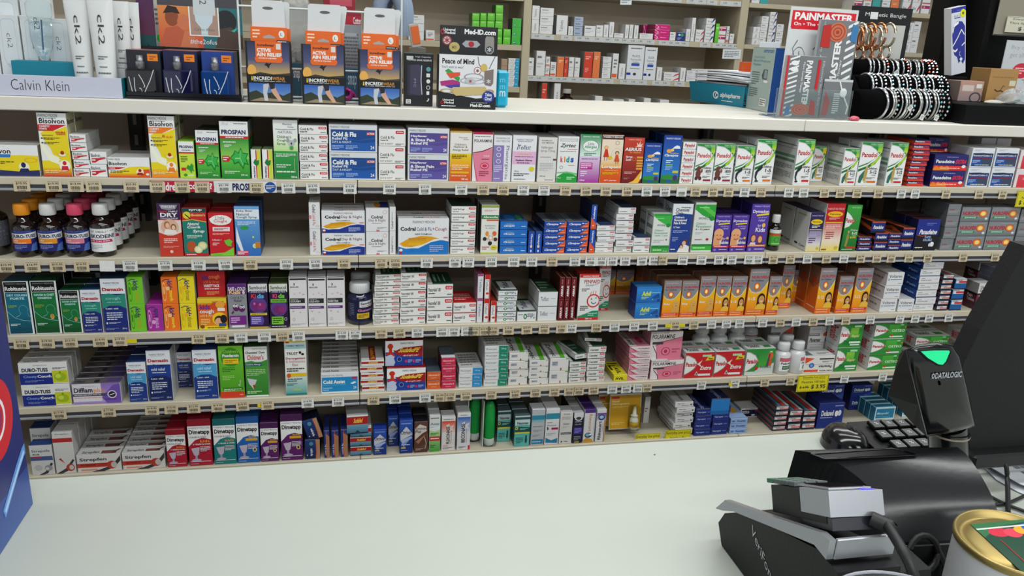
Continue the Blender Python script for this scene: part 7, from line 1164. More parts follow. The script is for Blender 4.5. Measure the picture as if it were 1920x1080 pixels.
# white tubes
def tubeb(px,yt,yb,wpx,label,Yq,zq,col='#d6d8d8',tilt=0):
 cx=XofP(px,Yq,zq);H=ZofP(yt,cx,Yq)-zq;w=XofP(px+wpx/2,Yq,zq)-cx;r=w*.82
 t_=thing('cosmetic_tube',label,'tube',(cx,Yq,zq));t_.rotation_euler[1]=tilt
 m=MB();m.lathe([(0,0),(r*.98,0),(r,.002),(r,H*.15),(r*.97,H*.155)],'#ccd0d2',24);m.build('cap',MATTE,t_)
 rows=[]
 for k in range(13):
  f=k/12;z=H*(.16+.84*f);rx=r+(w*1.08-r)*f;ry=r*(1-f)**.8+.0008
  rows.append([(rx*math.cos(2*math.pi*i/24),ry*math.sin(2*math.pi*i/24),z)for i in range(24)])
 m=MB();m.grid(rows,col,closed=True);m.face(rows[-1],col);m.build('tube_body',GLOSS,t_)
 ml=MB();ink([T('ck2',.36,.45,.68,.85,'K',-.005,-1),L(.25,.24,.75,.3,2,'d'),L(.3,.13,.7,.16,1,'d'),L(.2,.04,.85,.08,1,'d')],lambda u,v,l:((-r+2*r*u)*.95,-r*(1-v*.8)**.8*math.sqrt(max(0,1-(u*2-1)**2*.8))-.0012,H*(.18+.72*v)),MB(),ml);ml.build('printed_lettering',INK,t_)
tubeb(163,-12,143,42,'white cosmetic tube, left of the front pair',Ys-.012,LT+.0038,tilt=-.02)
tubeb(204,-14,143,46,'white cosmetic tube, right of the front pair',Ys-.022,LT+.0038)
tubeb(236,2,140,34,'white cosmetic tube half hidden, third from the left',Ys+.03,zs)
tubeb(256,4,140,30,'white cosmetic tube at the right of the tray',Ys+.06,zs)
# black tray with three dark fragrance cartons and bottles
Yk=1.83;xa=XofP(240,Yk,LT);xb=XofP(455,Yk,LT)
m=MB();m.box(xa,xb,Yk-.012,Yk+.10,LT,LT+.006,'#17171b',ch=.001);m.box(xa,xb,Yk-.012,Yk-.009,LT+.0061,LT+.014,'#17171b',ch=.0005)
o=m.build('display_tray',GLOSS);tag(o,'black tray holding three dark blue fragrance cartons','display tray')
zq=LT+.0066
for i,(p0,p1,yt,cc,g2,nm)in enumerate(((243,306,92,'#23252e','#0c0d12','black'),(311,374,93,'#1c1e46','#14143a','dark violet'),(382,442,95,'#1c3c8a','#163c78','royal blue'))):
 oo,X0,X1,Y_,h_=pbox('fragrance_carton','%s fragrance carton with orange price label on black tray'%nm,'carton',p0,p1,0,yt,[R(.62,.76,.93,.92,'#ee8420'),L(.68,.78,.88,.88,2,'#8c3c10')],Y=Yk+.022,zb=zq,c=cc,d=.07,t='#8c5c5c',s='#2c3850',group='dark fragrance cartons')
 w=(X1-X0)*.86;cx=(X0+X1)/2-.004;t_=thing('scent_bottle','%s square scent bottle with chrome cap and white scribbles'%nm,'bottle',(cx,Yk+.006,zq));hb=h_*.58
 m=MB();m.box(-w/2,w/2,-.010,.008,0,hb,g2,ch=.003);m.build('bottle_body',mat('deep blue glass %d'%i,None,.05,coat=1),t_)
 m=MB();m.lathe([(0,hb),(.0088,hb),(.0088,hb+.015)],'#a4a6aa',20,smooth=True);m.lathe([(.0088,hb+.0152),(.0066,hb+.0155),(.0066,hb+.0275)],'#8c8e94',20);m.disc(.0066,hb+.0275,'#b4b6ba',20);m.build('cap',mat('brushed chrome',None,.35,metal=.8),t_)
 ml=MB();mm=MB()
 ink([ARC([(.12,.7),(.16,.4),(.22,.02)],.014,'#c8ccd4'),ARC([(.3,.68),(.29,.3),(.33,.02)],.013,'#c8ccd4'),ARC([(.46,.8),(.56,.6),(.64,.36),(.6,.3)],.014,'#c8ccd4'),ARC([(.98,1.0),(.84,.6),(.7,.3),(.58,.02)],.014,'#c8ccd4'),RING(.46,.16,.08,.13,.02,'#c8ccd4',14,-1.6,1.8)],lambda u,v,l:(-w/2+u*w,-.0102-l,hb*v),mm,ml);mm.build('scribble_print',INK,t_)
# picture cards behind
def card(name,label,cat,px0,px1,yb,yt,Y,els,c='w',th=.003,zb=None,tilt=0,parts=True):
 a=atY(px0,yb,Y);
 if zb is not None:a.z=zb
 X1=XofP(px1,Y,a.z);w=X1-a.x;h=ZofP(yt,a.x,Y)-a.z
 mb=MB();ml=MB();mb.box(0,w,0,th,0,h,c,ch=.0004);ink(els,lambda u,v,l:(u*w,-l,v*h),mb,ml)
 o=mb.build(name,CARD,None,(a.x,Y,a.z),(tilt,0,0));tag(o,label,cat)
 if ml.f:ml.build('printed_lettering',INK,o)
 return o
card('picture_card','orange and teal advertising card with sunlit couple','advert card',301,457,91,-40,Yk+.10,
[GR(0,0,1,1,'#c8482c','#d8803c'),R(.5,0,1,.62,'#2c6c74'),R(.0,.62,1,1,'#48464c'),GR(0,.0,.52,.62,'#c84c34','#d8884a'),E(.16,.44,.08,.13,'#8c4a30'),P([(0,0),(.08,.28),(.22,.32),(.3,.24),(.34,0)],'#b85a40'),E(.3,.38,.08,.12,'#c87450'),P([(.24,0),(.3,.24),(.4,.24),(.46,0)],'#c87450'),P([(.06,.5),(.12,.62),(.22,.6),(.26,.5),(.16,.52)],'#2c2422'),
E(.8,.42,.13,.17,'#23262a'),P([(.66,0),(.72,.3),(.86,.34),(1,.2),(1,0)],'#4c3c34'),P([(.8,.3),(.9,.26),(.95,.34),(.86,.28)],'#38b0a0'),R(.36,.18,.72,.62,'w'),R(.375,.195,.705,.62,'#a88c7c'),P([(.42,.62),(.44,.4),(.5,.3),(.5,.2),(.58,.2),(.58,.3),(.64,.4),(.66,.62)],'#c4d4dc'),R(.42,.5,.68,1,'#c4ccd0'),T('ck2',.5,.66,.58,.86,'K',-.005,-1),T('Calvin Klein',.42,.26,.66,.3,'d',-.005),T('#the2ofus',.36,.05,.68,.13,'w',.0)],zb=ZofP(86,XofP(301,Yk+.1,LT),Yk+.10))
card('picture_card','tall advertising card, magenta above teal, left of couple','advert card',262,298,88,-40,Yk+.12,[GR(0,.4,1,1,'#5c2a44','#4a2c5c'),R(0,0,1,.4,'#17484c'),P([(0,0),(.5,.3),(1,.2),(1,0)],'#15181c')],zb=LT+.05)
card('product_carton','white carton with bright green dot behind the picture cards','carton',288,312,60,-10,Yk+.17,[E(.45,.3,.2,.06,'#3cc84c'),L(.1,.5,.9,.8,4,'d')],th=.02,c='#c4c4bc',zb=LT+.08)
_zr=ZofP(86,XofP(301,Yk+.1,LT),Yk+.10);m=MB();m.box(XofP(262,Yk+.12,LT),XofP(452,Yk+.1,LT),Yk+.101,Yk+.135,LT+.001,_zr-.001,'#17171b',ch=.001);tag(m.build('display_riser',GLOSS),'black riser behind the dark fragrance cartons, under the advert cards','display riser')
# wire rack
Wm=mat('white coated wire','#d8dcdc',.35)
Yw=1.868;xl=XofP(455,Yw,LT);xr=XofP(752,Yw,LT);ztop=ZofP(27,xr,Yw)
wr=thing('wire_rack','white wire rack carrying the hanging support packs','rack',(0,0,0))
def wire(name,pts,r=.0022):
 m=MB();m.tube(pts,r,'w',8);m.build(name,Wm,wr)
ztl=ZofP(8,xl,Yw)
wire('upright_wire',[(xl,Yw,LT+.003),(xl,Yw,ztl+.2)]);wire('upright_wire',[(xr,Yw,LT+.003),(xr,Yw,ztop+.2)])
for z_ in(ztop,LT+.01,LT+.07,ztop+.1):wire('cross_wire',[(xl,Yw,z_+(ztl-ztop)*0),(xr,Yw,z_)])
wire('foot_wire',[(xl,Yw,LT+.003),(xl,Yw-.008,LT+.003),(xr,Yw-.008,LT+.003),(xr,Yw,LT+.003)])
xc_=[XofP(q,Yw,ztop)for q in(498,602,708)]
for x in xc_:wire('hook',[(x,Yw,ztop),(x,Yw-.012,ztop+.002),(x,Yw-.014,ztop+.008)],.0014)
# three support packs
for i,(p0,p1,yb,yt,ot,tt_,tw)in enumerate(((465,548,190,76,49,-2,(470,531)),(568,648,197,82,57,6,(577,640)),(673,751,198,92,62,13,(683,742)))):
 Y_=1.822;X0=XofP(p0,Y_,LT);X1=XofP(p1,Y_,LT);w=X1-X0;h=ZofP(yt,X0,Y_)-LT
 nm=('left','middle','right')[i]
 t_=thing('support_display_box','black open display box with runner\'s leg photo, %s of three'%nm,'display box',(X0,Y_,LT),0,'three support display boxes')
 mb=MB();ml=MB();mb.box(0,w,0,.002,0,h,'#141416',ch=.0003)
 ink([GR(.04,.44,.97,.7,'#c8a458','#4c5078'),GR(.04,.7,.97,1,'#4c5078','#282c4c'),E(.12,.52,.1,.1,'#e0a850'),P([(.04,.44),(.3,.5),(.6,.47),(.97,.5),(.97,.44)],'#3c342c'),P([(.4,.62),(.46,.66),(.5,.64),(.58,.66),(.52,.61),(.5,.56),(.46,.6)],'#18181c'),R(.02,.33,.99,.46,'#0e0e10'),
T('i',.10,.36,.13,.43,'#e8c81c',.02),T('INCREDI',.15,.37,.56,.43,'#e0e0dc',.03),T('WEAR',.57,.37,.86,.43,'#b87c2c',.03),L(.15,.345,.88,.36,1,'#c8c8c8'),
GR(.04,.02,.97,.32,'#6c94c8','#2c5cac'),P([(.04,.02),(.04,.16),(.2,.2),(.35,.14),(.6,.18),(.8,.12),(.97,.18),(.97,.02)],'#2c3424'),P([(.04,.02),(.3,.08),(.7,.06),(.97,.02)],'#8c7c64'),P([(.36,.30),(.5,.32),(.44,.16),(.46,.03),(.38,.03),(.35,.16)],'#b8bcc4'),P([(.46,.32),(.6,.32),(.66,.2),(.78,.04),(.7,.03),(.56,.16)],'#c89c84'),P([(.48,.32),(.62,.32),(.62,.24),(.52,.22)],'#1c2430'),
R(.22,.68,.80,1,'#e0641f'),P([(.2,.7),(.24,.66),(.78,.66),(.82,.7),(.82,.74),(.2,.74)],'#e0641f'),T('CTIVE' if i!=1 else 'ACTIVE',.25,.83,.56,.89,'w',.04),T('AIN RELIEF',.24,.76,.80,.82,'w',.04),T('ACHES & INJURIES',.28,.715,.68,.74,'w',.03),T('incrediwear',.26,.92,.64,.965,'#4c2414',.03),R(.68,.88,.78,.97,'#d8d4d0')],
lambda u,v,l:(u*w,-l,v*h),mb,ml)
 fp=mb.build('printed_front',CARD,t_);ml.build('printed_lettering',INK,fp)
 m=MB();m.box(-.0005,.0015,.0022,.034,0,h,'#101012',ch=.0003);m.build('side_panel',CARD,t_)
 m=MB();m.box(w-.0015,w+.0005,.0022,.034,0,h*.98,'#101012',ch=.0003);m.build('side_panel',CARD,t_)
 m=MB();m.box(.002,w-.002,.0022,.033,0,.002,'#101012',ch=.0003);m.build('base_panel',CARD,t_)
 # hanging packs inside it
 for k in range(2):
  Yc=Y_+.008+k*.014;dx=k*.012;a0=XofP(p0+2,Yc,LT+h)+.003+dx*.5;a1=XofP(p1-4,Yc,LT+h)-.005+dx*.5;z0=LT+.004;z1=ZofP(ot+2*k,a0,Yc);zz2=ZofP(tt_+2*k,a0,Yc)
  b0=XofP(tw[0],Yc,zz2)+dx;b1=XofP(tw[1],Yc,zz2)+dx
  o=link('support_pack',None,None,(0,0,0));tag(o,'orange fronted support pack with white hanging card, %s box, %s'%(nm,('front','back')[k]),'support pack','orange support packs')
  W1,W2=a1-a0,z1-z0
  mb=MB();ml=MB();mb.box(a0,a1,Yc,Yc+.006,z0,z1,'#e0641f',ch=.0004)
  ink([L(.06,.84,.26,.97,3,'#f8d8c0'),P([(.34,.87),(.5,.9),(.66,.87),(.66,.85),(.34,.85)],'#a8a09c'),E(.84,.91,.08,.05,'#e8e4e0'),T('L',.81,.89,.87,.93,'K',0),R(.7,.79,1,.83,'#2c2422'),L(.72,.80,.98,.82,1,'w')],lambda u,v,l:(a0+u*W1,Yc-l,z0+v*W2),mb,ml)
  f_=mb.build('orange_pack',CARD,o)
  if ml.f:ml.build('printed_lettering',INK,f_)
  mb=MB();q=[(a0+.004,Yc+.0065,z1-.02),(a1-.003,Yc+.0065,z1-.02),(b1,Yc+.0065,zz2-.004),(b1-.004,Yc+.0065,zz2),(b0+.004,Yc+.0065,zz2),(b0,Yc+.0065,zz2-.004)]
  mb.prism(q,(0,.0012,0),'#d0d2d4');mb.build('hanging_card',CARD,o)
  mb=MB();cxm=(b0+b1)/2;wz=zz2-.016;mb.face([(cxm+.011*math.cos(t*.5236),Yc+.0062,wz+.003*math.sin(t*.5236))for t in range(12)],'#5c5c5c');mb.build('hanging_slot',CARD,o)
# stock standing behind the rack
def stock(p0,p1,yb,yt,Y,c,label,els=[],cat='carton',name='stock_carton',d=.04,zb=LT):
 X0=XofP(p0,Y,zb);X1=XofP(p1,Y,zb);h=ZofP(yt,X0,Y)-zb
 a,b=carton_meshes(label,dict(c=c,s=c,t=c,e=els),X1-X0,h,d);o=link(name,a,None,((X0+X1)/2,Y+d/2,zb));tag(o,label,cat)
 if b:link('printed_lettering',b,o)
stock(640,678,0,46,1.93,'#8c9298','grey carton with fine print between the support packs',[L(.1,.1,.9,.9,18,'#5c6066'),R(.2,.86,.8,.9,'#a8acb0')])
stock(641,679,0,22,1.99,'#c8c4c4','pale carton with red top stripe behind the grey one',[R(0,.86,1,.96,'#b01c34'),R(0,.96,1,1,'#901830'),T('Cotton',.6,.87,.98,.95,'w',.02),L(.1,.72,.9,.8,1,'d')])
stock(610,668,0,-20,2.06,'#8c1828','dark red carton at the back between support packs',[R(.2,.86,.9,.92,'#b84c5c'),L(.2,.7,.8,.76,1,'#e0b0b8')])
stock(548,566,0,118,1.93,'#2c5c74','small blue carton low between first and second packs',[T('snap',.2,.5,.9,.8,'w',.01)])
stock(648,672,0,128,1.885,'#2c5c7c','small blue carton low between second and third packs',[T('snap',.2,.4,.9,.8,'#b8d0dc',.01)])
m=MB();
for t in range(7):
 a=t/7*3.0;m.tube([(.02*math.cos(a+k*.5)*(1-.08*t),-.004*t,.012+.012*math.sin(a+k*.5)+.002*t)for k in range(9)],.0035,'#a81c78',7)
Xq=XofP(650,1.84,LT);o=m.build('hair_ties',GLOSS,None,(Xq,1.878,LT+.001));tag(o,'bundle of glossy magenta loops beside the middle support pack','hair ties')
# clear plastic bag
def blob(name,label,cat,cx,cy,cz,rx,ry,rz_,colr,material,seed=1,amp=.12,parent=None,nu=28,nv=16,flat=False):
 rr=random.Random(seed);ph=[(rr.uniform(0,6.28),rr.randint(2,6),rr.randint(2,6))for _ in range(5)]
 rows=[]
 for j in range(nv+1):
  t=math.pi*j/nv;row=[]
  for i in range(nu):
   a=2*math.pi*i/nu;k=1+amp*sum(math.sin(p+q*a+s*t)for p,q,s in ph)/3
   z=math.cos(t)*k
   if flat and z<-.2:z=-.2
   row.append((cx+rx*k*math.sin(t)*math.cos(a),cy+ry*k*math.sin(t)*math.sin(a),cz+rz_*z))
  rows.append(row)
 m=MB();m.grid(rows,colr,closed=True);o=m.build(name,material,parent)
 if label:tag(o,label,cat)
 return o
BAG=mat('clear plastic film','#dfe4e6',.18,trans=.75,ior=1.1,noise=.2,scale=40,bump=.6)
p=atY(552,45,1.95);blob('plastic_bag','crumpled clear plastic bag hanging between first two support packs','bag',p.x,p.y,p.z,.04,.02,.075,'w',BAG,3,.2)
NP=mat('grey blue plush',None,.9,bump=.5,scale=200)
for k in range(3):
 p=atY(733+k*5,40,1.93+.02*k)
 if k==0:npil=thing('neck_pillow','grey blue plush neck pillow behind the right support pack','pillow',(0,0,0))
 m=MB();n=16
 m.tube([(p.x+.028*math.cos(t),p.y+.01*k,p.z+.005+.06*math.sin(t))for t in[(-.6+4.3*i/n)for i in range(n+1)]],[.012+.006*math.sin(math.pi*i/n)for i in range(n+1)],'#8896ac',12);m.build('pillow_ring',NP,npil)
# tester stand, power bank box
o,X0,X1,Y_,h_=pbox('power_bank_carton','black power bank carton with white icons down its side','carton',758,811,198,99,[R(.1,.2,.62,.78,'#2c2a3c'),P([(.18,.24),(.56,.2),(.62,.3),(.6,.74),(.5,.8),(.2,.78)],'#3a3850'),ARC([(.6,.78),(.58,.5),(.62,.22)],.015,'#b8bcc8'),T('PTC',.32,.36,.4,.52,'#8c8ca0',0,-1),T('High Capacity',.38,.92,.92,.955,'w',0),T('POWER BANK RESERVE',.12,.86,.95,.895,'w',.01),R(.06,.88,.3,.95,'#d0d4d4'),E(.84,.71,.08,.045,'#58a0ac'),R(.77,.56,.9,.63,'w'),E(.84,.48,.07,.04,'w'),E(.84,.36,.07,.04,'w'),E(.84,.36,.05,.03,'K'),R(.78,.22,.88,.29,'w'),T('♪',.79,.09,.89,.16,'w',.02),R(.05,.04,.22,.12,'#e0e0e0'),T('12',.08,.05,.19,.11,'k',.03)],c='#15151c',t='#1c4c54',d=.035)
t_=thing('tester_stick','orange topped tester leaning in clear stand above power bank','tester',(XofP(782,1.84,LT),1.845,LT+h_+.001))
m=MB();M_=Matrix.Rotation(-.18,4,'Y')@Matrix.Rotation(.1,4,'X');m.box(-.011,.011,-.004,.004,.012,.062,'#a89c98',ch=.002,M=M_);m.build('stick',MATTE,t_)
m=MB();m.box(-.007,.010,-.0055,-.0042,.02,.057,'#d0642c',ch=.0006,M=M_);m.build('orange_label',CARD,t_)
m=MB();m.box(-.018,.018,-.012,.012,0,.012,'w',ch=.002);m.build('clear_stand',ACR,t_)
# medical jewellery leaflet dispenser
Yd=1.816;X0=XofP(822,Yd,LT);X1=XofP(929,Yd,LT);w=X1-X0;h=ZofP(101,X0,Yd)-LT;h2=ZofP(46,X0,Yd)-LT
ds=thing('leaflet_dispenser','black and white medical jewellery leaflet dispenser on ledge','leaflet box',(X0,Yd,LT))
mb=MB();ml=MB();mb.box(0,w,0,.045,0,h,'#1a1a1e',t='#2c2c30',ch=.0006)
star=lambda cx,cy,r,c,asp=1.0:[P([(cx-r*.18,cy-r*asp),(cx+r*.18,cy-r*asp),(cx+r*.18,cy+r*asp),(cx-r*.18,cy+r*asp)],c),P([(cx-r,cy+.45*r*asp),(cx-r*.8,cy+.75*r*asp),(cx+r,cy-.45*r*asp),(cx+r*.8,cy-.75*r*asp)],c),P([(cx-r,cy-.45*r*asp),(cx-r*.8,cy-.75*r*asp),(cx+r,cy+.45*r*asp),(cx+r*.8,cy+.75*r*asp)],c)]
ink([P([(0,.32),(.3,.26),(.65,.2),(1,.24),(1,1),(0,1)],'#dcdce0'),T('Peace of Mind',.05,.83,.6,.93,'k',.03),T("You'll want to wear!",.04,.75,.42,.80,'k',0),ARC([(.66,.98),(.68,.85),(.72,.78)],.006,'#4c4c4c'),ARC([(.96,1),(.9,.86),(.86,.76)],.006,'#4c4c4c'),E(.66,.72,.065,.07,'#8c1c24'),E(.66,.72,.055,.058,'w')]+star(.66,.72,.035,'#8c1c24')+[E(.77,.78,.06,.075,'#c8b060'),P([(.78,.72),(.94,.76),(.94,.5),(.9,.44),(.8,.46),(.78,.5)],'#7c706c')]+star(.86,.53,.04,'#c8ccd0')+[P([(.1,.7),(.16,.74),(.36,.58),(.34,.5)],'#2c9c44'),P([(.12,.66),(.36,.68),(.36,.62),(.2,.56)],'#d85030'),P([(.02,.5),(.24,.54),(.36,.5),(.36,.44),(.04,.42)],'#a82c78'),P([(.1,.42),(.36,.46),(.36,.4),(.2,.38)],'#3c3c9c'),
RING(.6,.6,.17,.07,.02,'#8c9094'),RING(.58,.53,.22,.06,.02,'#a0a4a8'),E(.54,.52,.1,.05,'#b8bcc0')]+star(.54,.52,.03,'#b02030')+[P([(.24,.4),(.8,.43),(.84,.36),(.8,.28),(.3,.24),(.2,.32)],'#c4b078'),RING(.14,.33,.12,.04,.03,'#b09858'),RING(.88,.34,.08,.04,.03,'#b08858'),E(.86,.24,.11,.11,'#26388c'),T('Take',.8,.25,.92,.31,'w',.02),T('One!',.8,.17,.92,.24,'w',.02),T('Universal',.07,.14,.26,.18,'w',.02),T('Medical',.1,.09,.26,.13,'w',.02),RING(.06,.11,.03,.03,.01,'r'),L(.05,.03,.3,.06,1,'w'),T('Med-ID.com',.55,.04,.9,.1,'w',.03),L(.56,.11,.85,.13,1,'a')],
lambda u,v,l:(u*w,-l,v*h),mb,ml)
lo=mb.build('leaflet_box',CARD,ds);ml.build('printed_lettering',INK,lo)
mb=MB();ml=MB();w2=w*1.0;mb.box(0.002,w2+.001,.012,.014,h+.0005,h2,'#1c1c20',ch=.0004);k=h2-h
ink([T('Med-ID.com',.42,.72,.96,.9,'w',.035),T('Universal',.06,.8,.26,.9,'w',.02),T('Medical',.08,.7,.26,.79,'w',.02),RING(.04,.77,.03,.09,.01,'r'),E(.12,.48,.085,.17,'#8c2c34'),E(.12,.48,.06,.13,'#c8b8b8')]+star(.12,.48,.05,'#8c2c34',2.0)+[E(.25,.26,.09,.17,'#b8a868'),T('MED',.21,.2,.29,.3,'#6c5c2c',.02),P([(.38,.38),(.44,.5),(.64,.5),(.7,.38),(.64,.27),(.44,.27)],'#9ca0a4'),E(.54,.38,.05,.1,'#a8242c'),P([(.78,.6),(.8,.68),(.92,.68),(.94,.6),(.94,.16),(.9,.06),(.82,.06),(.78,.16)],'#8c8884'),E(.86,.22,.06,.12,'#3c3c40')]+star(.86,.22,.04,'#c0c4c8',2.0),lambda u,v,l:(.002+u*(w2-.001),.012-l,h+v*k),mb,ml)
hd=mb.build('header_card',CARD,ds);ml.build('printed_lettering',INK,hd)
# aqua plastic tub behind it
Y_=1.90;a=atY(930,188,Y_);m=MB();xx=a.x;x1_=XofP(949,Y_,LT);hh_=ZofP(131,xx,Y_)-LT
m.box(-.03,0,-.02,.03,0,hh_,'#16a4c8',ch=.006);o=m.build('brochure_holder',mat('aqua plastic',None,.2),None,(x1_,Y_,LT));tag(o,'aqua blue plastic holder peeking out behind leaflet dispenser','brochure holder')
ml=MB();ink([T('m',.3,.3,.75,.45,'w',.0),T('m',.3,.5,.7,.6,'#7cd0e0',.0),T('m',.3,.68,.7,.78,'#7cd0e0',.0)],lambda u,v,l:(-.03+.03*u,-.0202-l,hh_*v),MB(),ml);ml.build('printed_lettering',INK,o)
# ------------------------------------------------------------------ right half of the ledge
def rbox(name,label,cat,bl,br,yt,d,c,s,t,els,l=None,zb=LT,group=None,m=None):
 """box from the pixels of its two front bottom corners (it may stand turned)"""
 A_=atZ(bl[0],bl[1],zb);B_=atZ(br[0],br[1],zb);v=B_-A_;w=v.length;yaw=math.atan2(v.y,v.x)
 h=ZofP(yt,A_.x,A_.y)-zb;c0=A_+v/2+Vector((-math.sin(yaw),math.cos(yaw),0))*d/2
 D=dict(c=c,s=s,t=t,e=els,l=l or[])
 if m:D['m']=m
 a,b=carton_meshes(label,D,w,h,d);o=link(name,a,None,(c0.x,c0.y,zb),(0,0,yaw));tag(o,label,cat,group)
 if b:link('printed_lettering',b,o)
 return o,w,h,c0,yaw
# teal tray of papers
A_=atZ(1292,188,LT);B_=atZ(1396,202,LT)
w=(B_-A_).length;h=ZofP(152,A_.x,A_.y)-LT;yaw=math.atan2(B_.y-A_.y,B_.x-A_.x)
tt=thing('paper_tray','teal plastic tray with white logo holding folded papers','tray',(A_.x,A_.y,LT),yaw)
TEAL=mat('teal plastic',None,.25)
m=MB();d_=.12;th=.003;f=.008
m.box(0,w,0,d_,0,.003,'#0f7c96');m.build('tray_floor',TEAL,tt)
for nm_,q in(('front_wall',[(f,0,.0032),(w-f,0,.0032),(w,-f,h),(0,-f,h)]),('back_wall',[(f,d_,.0032),(w-f,d_,.0032),(w,d_+f,h),(0,d_+f,h)])):
 m=MB();m.prism(q,(0,th,0),'#0f7c96');o=m.build(nm_,TEAL,tt)
 if nm_=='front_wall':
  ml=MB();mm=MB();ink([RING(.50,.42,.05,.2,.015,'w'),RING(.52,.42,.03,.12,.01,'w'),T('alphapharm',.57,.28,.93,.58,'w',.02,0,.05),L(.6,.12,.8,.2,1,'w')],lambda u,v,l:(u*w,-f*v-.0006-l,.003+v*(h-.003)),mm,ml);ml.build('printed_lettering',INK,o);mm.build('logo',INK,o)
for x_ in(0,w-th):
 m=MB();m.prism([(x_,f,.0032),(x_,d_-f,.0032),(x_,d_+f-.001,h),(x_,-f+.004,h)],(th,0,0),'#0f7c96');m.build('side_wall',TEAL,tt)
PAP=mat('white paper',None,.7)
rr=random.Random(5)
for k in range(14):
 dz=.006+k*.0064;inn=dz<h+.001;sx=w*(.86 if inn else 1.0+.1*rr.random());sy=.1 if inn else .12;tw_=rr.uniform(-.03,.03)if inn else rr.uniform(-.16,.16);x_s=0 if inn else .012+rr.uniform(-.012,.012)
 m=MB();rows=[]
 for i in range(9):
  u=i/8;row=[]
  for j in range(4):
   vv=j/3;x=x_s+sx*(u-.5);y=sy*(vv-.5)
   row.append((w/2+x*math.cos(tw_)-y*math.sin(tw_),d_/2+x*math.sin(tw_)+y*math.cos(tw_),dz+(0 if inn else .007*(math.sin(2.2*u+.5)-.5))))
  rows.append(row)
 m.grid(rows,'#d8dae0',smooth=False)
 o=m.build('folded_paper',PAP,None,(A_.x,A_.y,LT),(0,0,yaw));sol=o.modifiers.new('s','SOLIDIFY');sol.thickness=.0042;tag(o,'white folded paper in the teal tray, %s'%('bottom sheet' if k==0 else 'top sheet' if k==13 else(ORD+['thirteenth'])[k+1]+' from the bottom'),'paper','papers in the teal tray')
# small orange box behind papers
stock(1384,1408,0,116,2.185,'#c8501c','bright orange carton behind the papers',d=.025)
# blood pressure monitor carton
rbox('monitor_carton','pale green grey blood pressure monitor carton','carton',(1398,202),(1438,211),88,.09,'#a4b4b0','#1f4f9a','#2a2c30',[T('omron',.5,.92,.95,.97,'#1c50a0',.02),T('Automatic',.12,.83,.6,.87,'#2c6c8c',0),T('Blood Pressure',.1,.77,.84,.81,'#2c6c8c',0),T('Monitor',.1,.71,.46,.75,'#2c6c8c',0),P([(.55,.56),(.62,.66),(.8,.66),(.8,.5),(.6,.5)],'#4c5860'),R(.66,.52,.78,.65,'#8c9ca0'),E(.75,.47,.1,.02,'w'),L(.1,.4,.45,.62,6,'#5c6c6c'),L(.06,.2,.45,.36,5,'#5c6c6c'),R(.6,.08,.88,.2,'w'),L(.62,.09,.86,.19,3,'k')],m=GLOSS)
rbox('monitor_carton','white and blue rounded carton behind the monitor carton','carton',(1409,194),(1446,197),78,.02,'#c8ccd0','#a0a4a8','#d0d4d8',[E(.6,.6,.5,.3,'#1c4ca8'),E(.5,.62,.45,.26,'#c8ccd0')],zb=LT)
# pain relief display
A_=atZ(1452,214,LT);B_=atZ(1590,217,LT);Yp=1.83
pd=thing('patch_display','clear counter display stand for red and white pain patches','display stand',(0,0,0))
def panel(par,name,px,yb,yt,Y,els,c,th=.002,zb=None,z1p=None,tilt=0,material=None):
 a=atY(px[0],yb,Y)
 if zb is not None:a.z=zb
 X1=XofP(px[1],Y,a.z);ww=X1-a.x;hh2=ZofP(yt,a.x,Y)-a.z
 mb=MB();ml=MB();mb.box(0,ww,0,th,0,hh2,c,ch=.0004);ink(els,lambda u,v,l:(u*ww,-l,v*hh2),mb,ml)
 o=mb.build(name,material or CARD,par,(a.x,Y,a.z));o.rotation_euler[1]=tilt
 if ml.f:ml.build('printed_lettering',INK,o)
 return o,ww,hh2,a
panel(pd,'header_board',(1455,1578),214,12,Yp+.07,[R(.03,.81,.97,.97,'#d01c2c'),R(.04,.80,.58,.84,'#d01c2c'),T('PAiNMASTER',.07,.885,.93,.955,'w',.04),T('On • The • Spot',.07,.825,.62,.865,'w',.02),ARC([(.1,.45),(.14,.55),(.1,.62),(.16,.7)],.006,'d'),ARC([(.18,.4),(.22,.5),(.2,.6)],.006,'d'),RING(.2,.52,.1,.12,.006,'d'),R(.26,.42,.5,.54,'#c8cccc'),L(.28,.44,.48,.52,3,'#a0a4a8'),ARC([(.4,.62),(.46,.66),(.5,.6)],.006,'d')],'#cdd0d2',zb=LT+.004)
panel(pd,'acrylic_front',(1450,1592),217,165,Yp-.012,[],'w',zb=LT+.004,material=ACR)
m=MB();xx0=XofP(1450,Yp,LT);xx1=XofP(1592,Yp,LT);m.box(xx0,xx1,Yp-.012,Yp+.075,LT,LT+.0035,'w');m.build('acrylic_base',ACR,pd)
